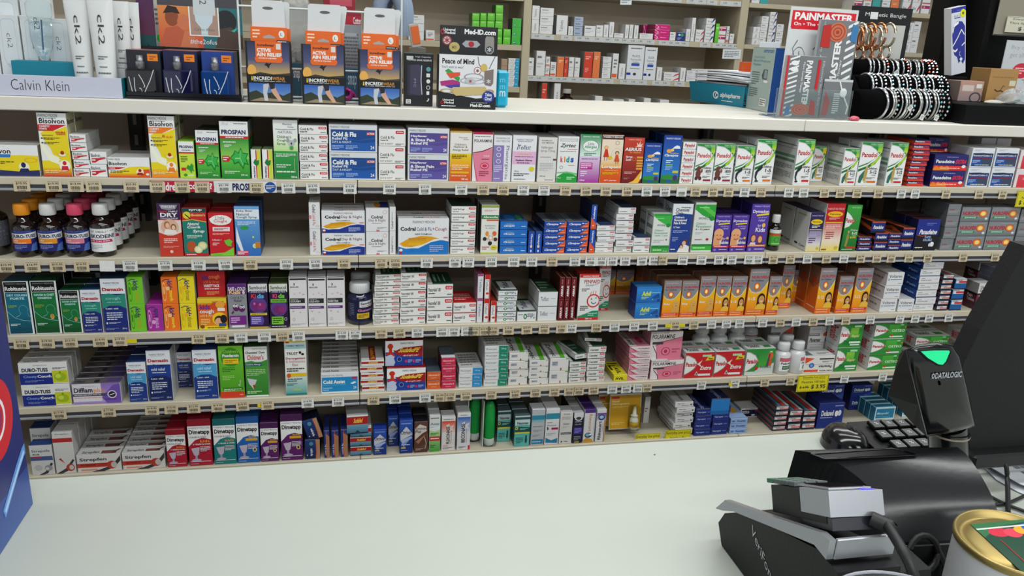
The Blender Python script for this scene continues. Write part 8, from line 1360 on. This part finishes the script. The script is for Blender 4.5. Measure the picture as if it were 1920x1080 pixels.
def ppack(px,yt,Y,zb,label,flip):
 r_=-1 if flip else 1
 els=[R(0,0,1,1,'#77797d'),R(0,.0,.05,1,'r')if flip else R(0,0,1,.03,'r')]
 st=.07 if flip else .72
 for k in range(13):els.append(P([(st,.08*k-.04),(st+.24,.08*k+.02),(st+.24,.08*k+.05),(st,.08*k-.01)],'w'))
 els+=[T('PAiNMASTER',*((.5,.18,.66,.93)if flip else(.42,.06,.60,.80)),'w',.04,-1 if flip else 1),T('Micro Current Therapy',*((.40,.4,.47,.9)if flip else(.62,.1,.68,.6)),'w',.01,-1 if flip else 1),T('Effectively Stops Pain',*((.9,.2,.97,.93)if flip else(.06,.35,.13,.98)),'#c8ccd0',0,-1 if flip else 1)]
 cx,cy=(.5,.12)if flip else(.45,.88)
 els+=[E(cx,cy,.24,.10,'#c87050'),RING(cx,cy,.2,.085,.03,'#a83c28'),RING(cx,cy,.12,.05,.03,'#a83c28'),E(cx,cy,.05,.02,'#a83c28'),E(.2 if flip else .75,.88 if flip else .12,.1,.04,'w'),E(.2 if flip else .75,.78 if flip else .22,.1,.04,'w'),P([(.1,.02),(.22,.02),(.24,.2),(.12,.16)]if flip else[(.8,.8),(.96,.78),(.98,.95),(.82,.97)],'#3c78b0'),P([(.72,.05),(.9,.02),(.86,.24),(.74,.3)]if flip else[(.05,.72),(.3,.72),(.26,.96),(.06,.94)],'#b82c24'),R(*((.8,.45,.87,.95)if flip else(.14,.3,.2,.55)),'r')]
 Y1=Y;X0=XofP(px[0],Y1,zb);X1=XofP(px[1],Y1,zb);ww=X1-X0;hh2=ZofP(yt,X0,Y1)-zb
 a,b=carton_meshes(label,dict(c='#77797d',s='#a8acb0',t='#a0a4a8',e=els),ww,hh2,.012);o=link('pain_patch_pack',a,None,((X0+X1)/2,Y1+.006,zb));tag(o,label,'patch pack','grey and red patch packs');link('printed_lettering',b,o)
ppack((1461,1533),103,Yp-.003,LT+.0042,'grey and red pain patch pack, front left, logo reading down',True)
ppack((1513,1583),36,Yp+.03,LT+.0042,'grey and red pain patch pack, taller, logo reading up',False)
o_,w_,h_,a_=panel(None,'pain_patch_pack',(1536,1588),214,148,Yp-.0,[R(0,0,1,1,'#77797d'),R(0,.94,1,1,'#c8ccd0'),P([(.05,.05),(.25,.05),(.3,.4),(.1,.7)],'#a83c34'),ARC([(.55,.95),(.62,.8),(.8,.5),(.95,.3),(.92,.1)],.02,'w'),E(.72,.66,.12,.12,'w'),L(.4,.1,.62,.65,10,'w')],'#77797d',th=.01,zb=LT+.0042);tag(o_,'grey patch pack with white electrode lead, front right','patch pack','grey and red patch packs')
# magnetic bangle board
Ym=2.09;mbd=thing('bangle_board','black framed board of copper bangles, lettering at its top','display board',(0,0,0))
bo,bw,bh,ba=panel(mbd,'frame',(1572,1676),214,10,Ym,[T('Magnetic Bangle',.18,.90,.9,.945,'#c8ccc8',0),R(.27,.885,.40,.95,'#d4d8d8'),R(.1,.36,.92,.84,'#b8b8b4')],'#141518',th=.02,zb=LT+.001)
COP=mat('copper metal',None,.2,metal=1.0)
kk=0
for row,(yy,xs)in enumerate(((66,(1607,1625,1643,1660)),(72,(1601,1618,1636)),(98,(1590,1606,1622,1638,1656)))):
 for j,px in enumerate(xs):
  p=atY(px,yy,Ym-.012);g_=(row+j)%3==0
  m=MB();R_=.031 if row<2 else .018
  m.tube([(R_*.26*math.cos(t),-R_*.62*math.cos(t),R_*math.sin(t))for t in[.2+5.9*i/26 for i in range(27)]],.0036,'#c8845c' if not g_ else '#c8c0a8',8)
  o=m.build('bangle',COP,None,(p.x,Ym-.024,p.z))
  tag(o,'%s bangle on the white card, %s row, %s'%('copper' if not g_ else 'pale gold',('upper','middle','lower')[row],('first from left','second from left','third from left','fourth from left','last')[j]),'bangle','bangles on the board')
# bracelet stand: three velvet rolls
VEL=mat('black velvet','#060607',1.0,noise=.3,scale=80,bump=.4,spec=.08)
bs=thing('bracelet_stand','black velvet stand with three rolls of silver bracelets','bracelet stand',(0,0,0))
SIL=mat('silver bracelet metal',None,.18,metal=.9)
rolls=[((1590,140),(1755,124),2.03,.026,1618,1745,17),((1600,164),(1768,166),1.96,.030,1616,1762,18),((1600,190),(1768,205),1.89,.035,1640,1762,20)]
for ri,(a,b,Y_,r,b0,b1,nb)in enumerate(rolls):
 pa=atY(a[0],a[1],Y_);pb=atY(b[0],b[1],Y_);dirv=(pb-pa).normalized()
 zc=max((pa.z+pb.z)/2,LT+r+(.004,.010,.005)[2-ri]);pa.z=pb.z=zc;dirv=(pb-pa).normalized()
 m=MB();m.tube([pa,pa+dirv*.003]+[pa.lerp(pb,k/6)for k in range(1,6)]+[pb-dirv*.003,pb],[r*.85,r]+[r]*5+[r,r*.85],'k',24);m.build('velvet_roll',VEL,bs)
 X0=XofP(b0,Y_,zc);X1=XofP(b1,Y_,zc)
 for k in range(nb):
  x=X0+(X1-X0)*(k+.5)/nb;Rr=r+.0035;bead=(k%4==3)if ri==1 else(k%5==4)
  if ri==1 and k%2:bead=True
  if k>nb-4:bead=True
  m=MB();colr=['#c8ccd0','#b4b8bc','#d8dcdc','#a8a8a4'][k%4]
  tl=(random.random()-.5)*.012
  if bead:
   nbd=22
   for q in range(nbd):
    t=2*math.pi*q/nbd;cc=['#c8ccd0','#b4b8bc','#78b8bc','#c8ccd0','#a07c80'][(q*3+k)%5]if ri!=0 else['#c8ccd0','#a83c30','#c8ccd0'][(q+k)%3]
    cx,cy,cz=x+tl*math.cos(t),Y_+(Rr+.001)*math.cos(t),zc+(Rr+.001)*math.sin(t);e=.0038
    v6=[(cx-e,cy,cz),(cx+e,cy,cz),(cx,cy-e,cz),(cx,cy+e,cz),(cx,cy,cz-e),(cx,cy,cz+e)]
    for f6 in((0,2,5),(2,1,5),(1,3,5),(3,0,5),(2,0,4),(1,2,4),(3,1,4),(0,3,4)):m.face([v6[i]for i in f6],cc)
  else:
   n=26
   m.tube([(x+tl*math.cos(2*math.pi*q/n),Y_+Rr*math.cos(2*math.pi*q/n),zc+Rr*math.sin(2*math.pi*q/n))for q in range(n+1)],.0024+.0012*(k%3==0),colr,6,cap=False)
  o=m.build('bracelet',SIL);tag(o,'%s bracelet on the %s roll, %s'%('beaded silver' if bead else 'plain silver',('back','middle','front')[ri],('leftmost' if k==0 else 'rightmost' if k==nb-1 else '%s from the left'%(['','second','third','fourth','fifth','sixth','seventh','eighth','ninth','tenth','eleventh','twelfth','thirteenth','fourteenth','fifteenth','sixteenth','seventeenth','eighteenth','nineteenth'][k]))),'bracelet','silver bracelets on the velvet rolls')
 for q in range(3 if ri==2 else 1):
  x=X0+(X1-X0)*(.35+.22*q);mb=MB();ml=MB();mb.box(-.006,.006,-.0005,0,0,.014,'#c8ccc8',ch=.0001);ink([L(.15,.2,.85,.8,3,'d')],lambda u,v,l:(-.006+.012*u,-.0005-l,.014*v),mb,ml)
  o=mb.build('swing_tag',CARD,None,(x,Y_-r-.009,zc-(.01 if q==0 else r)),(0,.8 if q==0 else .3,0));tag(o,'tiny white swing tag on the %s bracelet roll, %s'%(('back','middle','front')[ri],('left','centre','right')[q]),'swing tag');ml.build('printed_lettering',INK,o)
m=MB();xa=XofP(1612,1.9,LT)
m.box(xa-.02,xa+.02,1.87,2.07,LT,LT+.012,'k');m.build('base',VEL,bs)
m=MB();m.tube([(xa,1.89,LT+.012),(xa,1.96,LT+.09),(xa,2.04,LT+.14)],.011,'k',10);m.build('stem',VEL,bs)
xb_=XofP(1735,1.95,LT);m=MB();m.box(xb_-.034,xb_-.004,1.93,2.06,LT,LT+.012,'k');m.build('base',VEL,bs)
# pink wrapped sweet by the stand
o=blob('wrapped_sweet','small pink wrapped item in front of the patch display','wrapped item',XofP(1601,1.812,LT),1.812,LT+.005,.014,.008,.006,'#c8586c',mat('pink wrapper',None,.3,bump=.5),9,.15)
# black plinth with small cartons
BLK=mat('black painted wood','#070708',.55,spec=.2)
xp0=XofP(1800,1.81,LT);zp=ZofP(192,XofP(1805,1.85,LT+.04),1.85)
m=MB();m.box(xp0+.012,xp0+.36,1.81,2.12,LT,zp,'k',ch=.004);o=m.build('plinth',BLK);tag(o,'low black plinth at the right end of the ledge','plinth')
zp+=.0006
pbox('ring_carton','small dusky pink carton with photo of a ring','carton',1795,1838,0,151,[GR(0,0,1,1,'#8c7c80','#b88c7c'),R(.1,.5,.6,.8,'#c8b8b0'),RING(.72,.18,.26,.28,.07,'#3c3c44'),R(.7,.66,.94,.86,'#d4d4cc')],Y=1.90,zb=zp,c='#a88478',s='#6c5c58',d=.05)
pbox('kraft_carton','brown kraft carton with small leaf drawing','carton',1846,1898,0,128,[ARC([(.25,.38),(.35,.32),(.5,.34),(.6,.3)],.02,'#3c2c1c'),ARC([(.45,.34),(.55,.5),(.6,.46)],.012,'#3c2c1c'),R(.74,.5,.96,.66,'#cfc8b0'),L(.1,.72,.9,.78,1,'#8c6c3c'),L(.3,.05,.9,.12,1,'#8c6c3c')],Y=1.91,zb=zp,c='#a8804c',s='#8c6a3e',t='#9a7444',d=.07)
blob('pebble','smooth off-white oval soap on the black plinth','soap',XofP(1863,1.85,zp),1.85,zp+.0018,.028,.014,.007,'#b4b0a8',MATTE,2,.02,flat=True)
p_=Vector((XofP(1905,1.84,zp),1.84,zp));blob('plastic_bag','clear bag of grey items on the black plinth, far right','bag',p_.x,p_.y+.01,p_.z+.008,.045,.03,.028,'#8c98a8',BAG,12,.25,flat=True)
# black display tower and signs at right
tw=thing('display_tower','tall black display tower behind the bracelet stand','display tower',(0,0,0))
m=MB();x0_=XofP(1742,2.22,LT);x1_=XofP(1960,2.22,LT);m.box(x0_,x1_,2.225,2.30,0.0,2.2,'k');m.build('back_panel',BLK,tw)
m=MB();m.box(x0_+.06,x0_+.08,2.13,2.222,LT+.001,2.1,'k');m.build('side_panel',BLK,tw)
m=MB();m.box(x0_+.081,x0_+.36,2.085,2.222,ZofP(144,x0_+.1,2.11)-.012,ZofP(144,x0_+.1,2.11)-.004,'k');m.build('tower_shelf',BLK,tw)
xf=XofP(1778,2.12,EYE-.08)
hc_=pbox('hair_colour_carton','white and indigo carton with line drawn woman\'s face','carton',1784,1810,0,10,[R(0,0,1,1,'#d0d2dc'),R(0,.93,1,1,'#2c3494'),T('Colour',.4,.945,.75,.965,'#8c94d0',0),T('6 in 1',.2,.86,.6,.9,'d',0),R(.2,.84,.62,.855,'#4c5c84'),P([(.05,.6),(.12,.72),(.4,.8),(.75,.78),(.95,.7),(.96,.2),(.8,.14),(.66,.2),(.5,.16),(.4,.26),(.2,.3),(.1,.4)],'#28308c'),ARC([(.1,.64),(.2,.74),(.5,.78)],.02,'w'),ARC([(.1,.44),(.4,.54),(.7,.66),(.9,.58)],.012,'w'),ARC([(.12,.38),(.25,.35),(.42,.38)],.014,'w'),ARC([(.72,.42),(.95,.46)],.01,'w'),P([(.56,.22),(.66,.25),(.78,.22),(.68,.18)],'w'),ARC([(.6,.34),(.56,.29),(.62,.27)],.008,'w'),E(.8,.9,.19,.06,'#d8d820'),R(.74,.88,.86,.92,'#5c5c20')],Y=2.09,zb=ZofP(139,XofP(1795,2.09,EYE-.1),2.09),c='#c8ccd4',d=.03)[0];hc_.rotation_euler[1]=-.24;m=MB();m.box(hc_.location.x-.03,hc_.location.x+.03,2.085,2.1298,hc_.location.z-.014,hc_.location.z-.0075,'k');m.build('carton_bracket',BLK,tw)
sg=card('sign_board','beige sign board with dark marker scribble, top right','sign',1862,1990,66,-60,2.12,[T('10',.12,.55,.5,.98,'#3c4450',-.005,0,.15),R(.0,0,1,.02,'#3c3c38')],c='#8c8678',zb=None)
card('price_card','cream price card reading $ 49 on beige board','price card',1884,1960,60,30,2.112,[R(.0,.94,1,.96,'d'),T('Everyday low',.14,.74,.72,.9,'K',0),T('Thin lizzy deal',.06,.48,.8,.66,'K',0),T('$ 49',.3,.1,.62,.36,'K',.02)],c='#c8c4b0')
card('offer_poster','white offer poster with red dot beside kraft carton','poster',1864,1990,190,75,2.05,[T('Buy one',.08,.84,.36,.92,'#8c8c90',-.01),T('get all this for',.08,.70,.56,.80,'#8c8c90',-.01),E(.29,.5,.13,.13,'#c02438'),L(.2,.44,.38,.56,3,'#f0c0c8'),T('+',.33,.3,.42,.4,'#6c6c70',-.01),R(.47,.34,.49,.48,'K'),R(.52,.3,.54,.48,'K'),R(.57,.34,.59,.5,'K'),E(.5,.22,.06,.01,'K')],c='#bcc0c4',zb=zp)
# ------------------------------------------------------------------ goods and machines on the white counter
CZ=.9505
BP=mat('black moulded plastic','#0f0f11',.45,noise=.1,scale=300,bump=.08,spec=.3)
BG=mat('glossy black plastic','#0b0b0d',.16,noise=.02,coat=.2)
SP=mat('silver painted plastic','#9a9ca2',.3,metal=.55,noise=.03)
CABLE=mat('black rubber cable','#1a1a1c',.5)
# tall blue carton at the left edge, only its right side in view
bx=MB();bl=MB();Y0,Y1,X1,H=.50,.829,-.328,.46
bx.box(-.50,X1,Y0,Y1,CZ,CZ+H,'#1a2468',ch=.001)
def bp(px,py):
 r=ray(px,py);t=X1/r.x;return((r.y*t-Y0)/(Y1-Y0),(r.z*t+EYE-CZ)/H)
qc=bp(-9,790)
ink([GR(0,0,1,.1,'#3a5a9c','#24408c'),R(0,.1,1,1,'#1a2468'),E(qc[0],qc[1],.125,.09,'#c8202c',30),RING(qc[0],qc[1],.07,.05,.012,'#e8e4ec',24),RING(qc[0],qc[1],.045,.032,.012,'#8c2c5c',24),ARC([bp(8,965),bp(22,915),bp(32,880),bp(42,848),bp(52,826)],.012,'#5c90d8'),ARC([bp(10,960),bp(24,912),bp(34,878),bp(44,846)],.005,'#a8ccf0')],
lambda u,v,l:(X1+l,Y0+u*(Y1-Y0),CZ+v*H),bx,bl)
tag(bx.build('promotional_carton',CARD),'tall navy carton with red circle at left edge of counter','carton')
# receipt printer
Lp=[atZ(1491,844,1.06),atZ(1530,851,1.0595),atZ(1575,871,1.053),atZ(1623,908,1.041),atZ(1650,955,1.025),atZ(1665,1018,1.0)]
Rp=[atZ(1795,838,1.06),atZ(1812,852,1.0595),atZ(1832,880,1.053),atZ(1855,920,1.041),atZ(1872,962,1.025),atZ(1884,1008,1.0)]
pr=thing('receipt_printer','black receipt printer with curved glossy cover','printer',(0,0,0))
def spl(P_,n=4):
 out=[]
 for i in range(len(P_)-1):
  p0,p1,p2,p3=P_[max(i-1,0)],P_[i],P_[i+1],P_[min(i+2,len(P_)-1)]
  for k in range(n):
   t=k/n;out.append(.5*((2*p1)+(-p0+p2)*t+(2*p0-5*p1+4*p2-p3)*t*t+(-p0+3*p1-3*p2+p3)*t**3))
 return out+[P_[-1]]
Ls,Rs=spl(Lp),spl(Rp)
m=MB();m.grid([[a.lerp(b,k/8)for k in range(9)]for a,b in zip(Ls,Rs)],'k',flip=True)
o=m.build('cover',mat('satin black cover','#1b1b1e',.26,noise=.05,scale=200,bump=.05),pr)
m=MB();n_=len(Ls)
Bl=[Vector((Lp[0].x-.004+.04*i/n_,Lp[0].y+.012-.105*i/n_,CZ))for i in range(n_)]
Br=[Vector((Rp[0].x+.004+.012*i/n_,Rp[0].y+.012-.105*i/n_,CZ))for i in range(n_)]
m.grid([Bl,[a.lerp(b,.55)for a,b in zip(Bl,Ls)],Ls],'k',smooth=False);m.grid([Br,Rs],'k',smooth=False,flip=True)
m.face([Bl[0],Br[0],Rs[0],Ls[0]],'k');m.face([Bl[-1],Br[-1],Rs[-1],Ls[-1]],'k');m.face(Bl+Br[::-1],'k')
m.build('printer_body',BP,pr)
s0,s1,s2,s3=atZ(1520,853,1.0603),atZ(1545,862,1.0596),atZ(1718,855,1.0596),atZ(1672,842,1.0603)
m=MB();m.face([v+Vector((0,0,.0006))for v in(s0,s1,s2,s3)],'k');o=m.build('paper_slot',mat('black recess','#050506',.5),pr)
m=MB();m.tube([v+Vector((0,0,.001))for v in(s0,s1,s2,s3,s0)],.0012,'k',6);m.build('slot_rim',BG,pr)
m=MB();a=Ls[-1]+Vector((0,-.0008,-.004));b=Rs[-1]+Vector((0,-.0008,-.004));m.tube([a,b],.0009,'#5c5c60',6);m.build('cover_seam',MATTE,pr)
# payment terminal on its dock
dk=thing('terminal_dock','black and silver terminal dock on the counter','card terminal dock',(0,0,0))
prof=[(.655,.951),(.668,.97),(.658,.988),(.636,1.003),(.57,1.03),(.505,1.053),(.475,1.052),(.455,.951)]
m=MB();m.prism([(.386,y,z)for y,z in prof],(.058,0,0),'k');o=m.build('dock_body',BP,dk)
m=MB();m.prism([(.4442,.505,.951),(.4442,.505,1.046),(.4442,.475,1.046),(.4442,.455,.951)],(.03,0,0),'k');m.build('dock_front',BP,dk)
bv=o.modifiers.new('b','BEVEL');bv.width=.005;bv.segments=3;bv.limit_method='ANGLE'
m=MB();m.prism([(.3825,y,z)for y,z in((.672,.985),(.655,1.006),(.636,1.014),(.57,1.042),(.50,1.073),(.487,1.074),(.487,1.056),(.505,1.0575),(.57,1.0315),(.636,1.0045),(.657,.992))],(.006,0,0),'#9a9ca2');m.build('silver_trim',SP,dk)
m=MB();m.box(.3895,.445,.4865,.490,1.055,1.074,'w',ch=.001);m.build('silver_lip',SP,dk)
ml=MB();mm=MB()
ink([T('VeriFone',0,.1,.8,.6,'#b8bcc0',-.005),P([(-.32,.2),(-.1,.2),(-.06,.6),(-.2,.9),(-.28,.6)],'#b8bcc0')],lambda u,v,l:(.3855-l,.604-.062*u,1.0-.032*u+.018*v),mm,ml);ml.build('printed_lettering',INK,dk);mm.build('emblem',INK,dk)
A_,B_,D_=atZ(1553,924,1.104),atZ(1655,920,1.104),atZ(1398,909,1.058)
ex=(B_-A_).normalized();ey=(D_-A_);LT_=ey.length;ey=(ey-ex*ey.dot(ex)).normalized();ez=ex.cross(ey)
TM=Matrix(((ex.x,ey.x,ez.x,A_.x),(ex.y,ey.y,ez.y,A_.y),(ex.z,ey.z,ez.z,A_.z),(0,0,0,1)))
Wt=(B_-A_).length
tm=thing('payment_terminal','silver and black card payment terminal seen from its end','card terminal',(0,0,0));tm.matrix_world=TM
def tpart(name,x0,x1,y0,y1,z0,z1,mt,bev=.003,col='k',seg=3):
 m=MB();m.box(x0,x1,y0,y1,z0,z1,col,ch=0.0002);o=m.build(name,mt,tm)
 if bev:b=o.modifiers.new('b','BEVEL');b.width=bev;b.segments=seg;b.limit_method='ANGLE';b.angle_limit=.9
 return o
tpart('terminal_body',.001,Wt-.001,.008,LT_,-.026,-.001,BP,.004)
tpart('lower_shell',.0015,Wt-.0015,.001,.05,-.031,-.0205,mat('dark violet grey plastic','#26262e',.35),.003)
tpart('silver_end',0,Wt,0,.048,-.020,0.001,SP,.004)
tpart('screen_frame',.006,Wt-.004,.010,.062,.0012,.0028,SP,.001)
tpart('screen',.010,Wt-.008,.015,.056,.0029,.0034,mat('dark display glass','#1a1418',.08),0)
for i in range(4):
 for j in range(3):
  x=.007+j*(Wt-.014)/3;y=.070+i*.0145
  tpart('key',x,x+(Wt-.02)/3,y,y+.011,-.0005,.0035,mat('grey rubber key','#5c6464',.6)if i<3 else mat('green rubber key','#3c6c50',.6),.001,seg=1)
tpart('status_light',Wt-.016,Wt-.006,.003,.0065,.0012,.0018,mat('blue indicator light','#3a34ff',.3,emit=1.5),0)
def wp(x,y,z):return TM@Vector((x,y,z))
c0=wp(Wt*.72,-.001,-.022)
cb=[c0,c0+Vector((.012,-.012,-.002)),atZ(1664,985,1.085),atZ(1690,1028,1.082),atZ(1712,1075,1.07),atZ(1725,1140,1.04)]
m=MB();m.tube(spl(cb,5),[.0065]*6+[.0042]*20,'k',10);o=m.build('terminal_cable',CABLE);tag(o,'thick black cable leaving the end of the card terminal','cable')
cc=atZ(1727,1032,.99);m=MB();m.tube([(cc.x+.016*math.cos(t*.4),cc.y+.006*math.sin(t*.4)-.004,cc.z+.016*math.sin(t*.4))for t in range(-2,17)]+[(cc.x+.022,cc.y-.01,cc.z-.012),(cc.x+.026,cc.y-.02,.955)],.0032,'k',8)
o=m.build('cable_loop',CABLE);tag(o,'looped black cable in front of the printer','cable')
# hand scanner on its stand
sc=thing('barcode_scanner','black barcode scanner with glowing green window on its stand','scanner',(0,0,0))
FR=[(1698,655),(1722,645),(1757,641),(1787,648),(1800,668),(1815,730),(1829,800),(1790,810),(1738,819),(1722,760),(1707,700)]
BKp=[(1686,664),(1712,649),(1745,643),(1775,650),(1788,670),(1800,728),(1810,785),(1770,798),(1712,795),(1665,742),(1676,700)]
def rg(lst,Y,k=0.0):
 q=[atY(x,y,Y)for x,y in lst];c=sum(q,Vector())/len(q);return[p.lerp(c,k)for p in q]
m=MB();rings=[rg(FR,.643,0),rg(BKp,.69,0),rg(BKp,.697,.06),rg(BKp,.699,.95)]
m.grid(rings,'k',closed=True,smooth=False,flip=True);m.build('scanner_shell',mat('matt black shell','#0a0a0b',.6,spec=.2),sc)
m=MB();rings=[rg(FR,.635,.95),rg(FR,.635,.5),rg(FR,.635,.09),rg(FR,.638,.02),rg(FR,.6428,0)]
m.grid(rings,'k',closed=True,smooth=True,flip=True);o=m.build('scanner_face',BG,sc)
sm=m.sm
def onf(x,y,l=.0012):return atY(x,y,.635-l)
m=MB();w3=[(1722,657),(1750,655),(1779,655),(1782,659),(1774,678),(1767,685),(1758,684),(1738,672)];m.face([onf(x,y)for x,y in w3][::-1],'#18a878');m.build('green_window',mat('glowing green window','#10a86c',.25,emit=1.0),sc)
m=MB();m.tube([onf(x,y,.0006)for x,y in w3+w3[:1]],.0012,'k',6);m.build('window_rim',BP,sc)
ml=MB();mm=MB();ink([T('DATALOGIC',.14,.0,1,1,'#a8acb4',.02),RING(.07,.5,.045,.45,.02,'#a8acb4')],lambda u,v,l:onf(1745+58*u+1.5*v,711-4*u-11*v,.0012+l),mm,ml);ml.build('printed_lettering',INK,sc);mm.build('emblem',INK,sc)
n0=atY(1778,806,.668);n1=Vector((.690,.690,CZ+.012))
m=MB();m.tube([n0+Vector((-.004,0,.01)),n0.lerp(n1,.3),n0.lerp(n1,.7),n1],[.021,.020,.020,.026],'k',18);m.build('neck',BG,sc)
m=MB();m.lathe([(.0222,-.0012),(.0222,.001)],'#8c8070',24,M=Matrix.Translation(n0+Vector((0,0,-.002))));m.build('neck_band',MATTE,sc)
m=MB();m.lathe([(0,CZ),(.040,CZ),(.040,CZ+.008),(.026,CZ+.014),(0,CZ+.014)],'k',28,cx=.690,cy=.690);m.build('stand_base',BP,sc)
# mouse
mo=thing('computer_mouse','glossy black computer mouse beside the keyboard','mouse',(0,0,0))
mc=atZ(1580,836,CZ);mw=(XofP(1624,mc.y,CZ)-XofP(1536,mc.y,CZ))/2
def shell(cx,cy,rx,ry,hz,n=28,nv=9,z0=CZ):
 rows=[]
 for j in range(nv+1):
  t=math.pi/2*j/nv;k=math.cos(t)**.55 if j<nv else .001
  rows.append([(cx+rx*k*math.cos(2*math.pi*i/n),cy+ry*k*math.sin(2*math.pi*i/n),z0+hz*math.sin(t)*(1+.12*math.sin(2*math.pi*i/n)*math.cos(t)))for i in range(n)])
 return rows
m=MB();m.grid(shell(mc.x,mc.y-.004,mw*.82,.036,.027),'k',closed=True);m.build('mouse_shell',BG,mo)
m=MB();m.tube([(mc.x+.006+.010*k,mc.y-.01+.02*k,CZ+.0278-.006*k*k)for k in(0,.4,.8,1.2,1.6)],.0007,'#3c3c40',5);m.build('button_seam',MATTE,mo)
# keyboard
kx,ky=.672,.762
kb=thing('keyboard','black computer keyboard behind the printer','keyboard',(0,0,0))
m=MB();m.prism([(kx,ky,CZ),(kx,ky+.105,CZ),(kx,ky+.105,CZ+.020),(kx+.0,ky,CZ+.010)],(.40,0,0),'k');o=m.build('keyboard_base',BP,kb);b=o.modifiers.new('b','BEVEL');b.width=.004;b.segments=2
km=MB();km.box(-.0083,.0083,-.0083,.0083,0,.006,'k',ch=.0015);kme=km.mesh('key',mat('black key plastic','#141416',.22))
ks=MB();ksl=MB();ink([T('%',.3,.35,.7,.75,'#c8ccd0',.0)],lambda u,v,l:(-.006+.012*u,-.006+.012*v,.0062+l),ks,ksl);ksm=ksl.mesh('key_print',INK)
for r in range(4):
 for c in range(19):
  y=ky+.016+r*.0235;x=kx+.026+c*.0195+(.005 if r%2 else 0)
  if x>kx+.39:continue
  o=link('key',kme,kb,(x,y,CZ+.0115+.010*(y-ky)/.105),(.094,0,0));o.scale=(1,1.15,1)
  if c<8:link('key_print',ksm,o)
# monitor
mn=thing('computer_monitor','large black monitor panel at the right edge','monitor',(0,0,0))
ol=[(1926,462),(1880,545),(1838,618),(1806,684),(1808,760),(1819,843),(2250,862),(2250,462)]
m=MB();m.prism([atY(x,y,.73)for x,y in ol][::-1],(0,.025,0),'k');o=m.build('monitor_panel',mat('textured black panel','#0c0b0e',.7,noise=.3,scale=400,bump=.3),mn)
a_=atY(1821,846,.72);m=MB();m.box(a_.x,a_.x+.35,.712,.738,a_.z-.022,a_.z-.003,'k',ch=.003);m.build('lower_bezel',mat('black bezel','#18181a',.3),mn)
m=MB();m.box(a_.x+.2,a_.x+.3,.745,.757,CZ+.012,a_.z+.05,'k',ch=.003);m.build('monitor_foot',BP,mn)
# papers and cables at right
for i,(q,z_)in enumerate((([(1838,870),(1990,862),(1990,960),(1905,921),(1868,900)],.9512),([(1842,868),(1995,858),(1990,935),(1912,908)],.9585))):
 m=MB();m.prism([atZ(x,y,z_)for x,y in q][::-1],(0,0,.0008),'w');ml=MB();a0=atZ(1880,892,z_)
 o=m.build('paper_sheet',mat('white sheet','#c8ccd2',.7));tag(o,'white printed paper below the monitor, %s sheet'%('lower' if i==0 else 'upper'),'paper','papers below the monitor')
 if i:ink([L(.3,.0,1,1,4,'d')],lambda u,v,l:(a0.x+.1*u,a0.y-.03+.05*v,z_+.0010+l),MB(),ml);ml.build('printed_lettering',INK,o)
m=MB();m.tube(spl([atZ(1877,866,.985),atZ(1886,872,.985),atZ(1889,905,.965),atZ(1890,960,.955)],5),.0028,'k',8);tag(m.build('cable',CABLE),'dark cable hanging across the papers','cable')
for i,q in enumerate(([(1855,930),(1885,945),(1930,962)],[(1862,946),(1890,943),(1930,925)])):
 m=MB();m.tube(spl([atZ(x,y,.953)for x,y in q],5),.002,'k',7);tag(m.build('cable',CABLE),'thin black cable on the counter behind the tin, %s'%('sloping down','sloping up')[i],'cable')
# tin with gold lid
GOLD=mat('gold lacquered tin','#a08c58',.42,metal=.85,noise=.15,scale=30)
tz=1.055;TC=atZ(1908,1020,tz);TR=.050
tn=thing('milk_tin','white tin with gold lid at bottom right corner','tin',(TC.x,TC.y,CZ))
hz_=tz-CZ
m=MB();m.lathe([(0,0),(TR*.96,0),(TR*.97,.002),(TR*.97,hz_-.004)],'#b8b8bc',48);m.build('tin_body',mat('white tin side','#c4c4c8',.4),tn)
m=MB();m.lathe([(TR*.97,hz_-.0045),(TR,hz_-.003),(TR,hz_+.001),(TR*.975,hz_+.003),(TR*.94,hz_+.0022),(TR*.9,hz_-.002),(TR*.86,hz_-.004),(TR*.8,hz_-.0015),(TR*.74,hz_+.001),(TR*.5,hz_+.001),(0,hz_+.001)],'w',56);m.build('gold_lid',GOLD,tn)
mb=MB();ml=MB()
ink([R(0,0,1,1,'#2c4a3c'),P([(0,.7),(.4,.9),(1,.96),(1,1),(0,1)],'#3c6c48'),E(.3,.78,.16,.1,'#c8384c'),E(.5,.74,.14,.1,'#d04858'),E(.68,.78,.12,.09,'#d8a03c'),E(.84,.82,.12,.1,'#2c5c9c'),R(0,.86,1,.89,'#c8d0d0'),R(.18,0,.2,.62,'#8c3430'),R(.5,.3,.9,.33,'#a8b4b0')],lambda u,v,l:(-.026+.062*u+.008*(v-.5),-.036+.066*v,hz_+.0016+l),mb,ml);mb.build('lid_label',GLOSS,tn)
# clear plastic dish at the bottom edge
DC=atZ(1716,1172,1.1)
ds_=thing('plastic_dish','clear plastic dish cut off by the bottom edge','dish',(DC.x,DC.y,CZ))
m=MB();m.lathe([(0,.001),(.044,.001),(.047,.008),(.055,.148),(.0535,.148),(.0455,.009),(.043,.003),(0,.003)],'w',48);m.build('dish_bowl',ACR,ds_)
m=MB();m.tube([(.0545*math.cos(2*math.pi*i/48),.0545*math.sin(2*math.pi*i/48),.149)for i in range(49)],.0012,'#9c9ca8',8,cap=False);m.build('dish_rim',mat('dish rim plastic','#c0c0cc',.08,trans=.6),ds_)
# crumb and scuffs on the counter
p=atZ(1226,853,CZ);m=MB();m.box(p.x,p.x+.0025,p.y,p.y+.001,CZ,CZ+.0008,'#5c5c58',ch=.0002);tag(m.build('crumb',MATTE),'tiny dark crumb lying on the white counter','crumb')
bpy.context.view_layer.update()
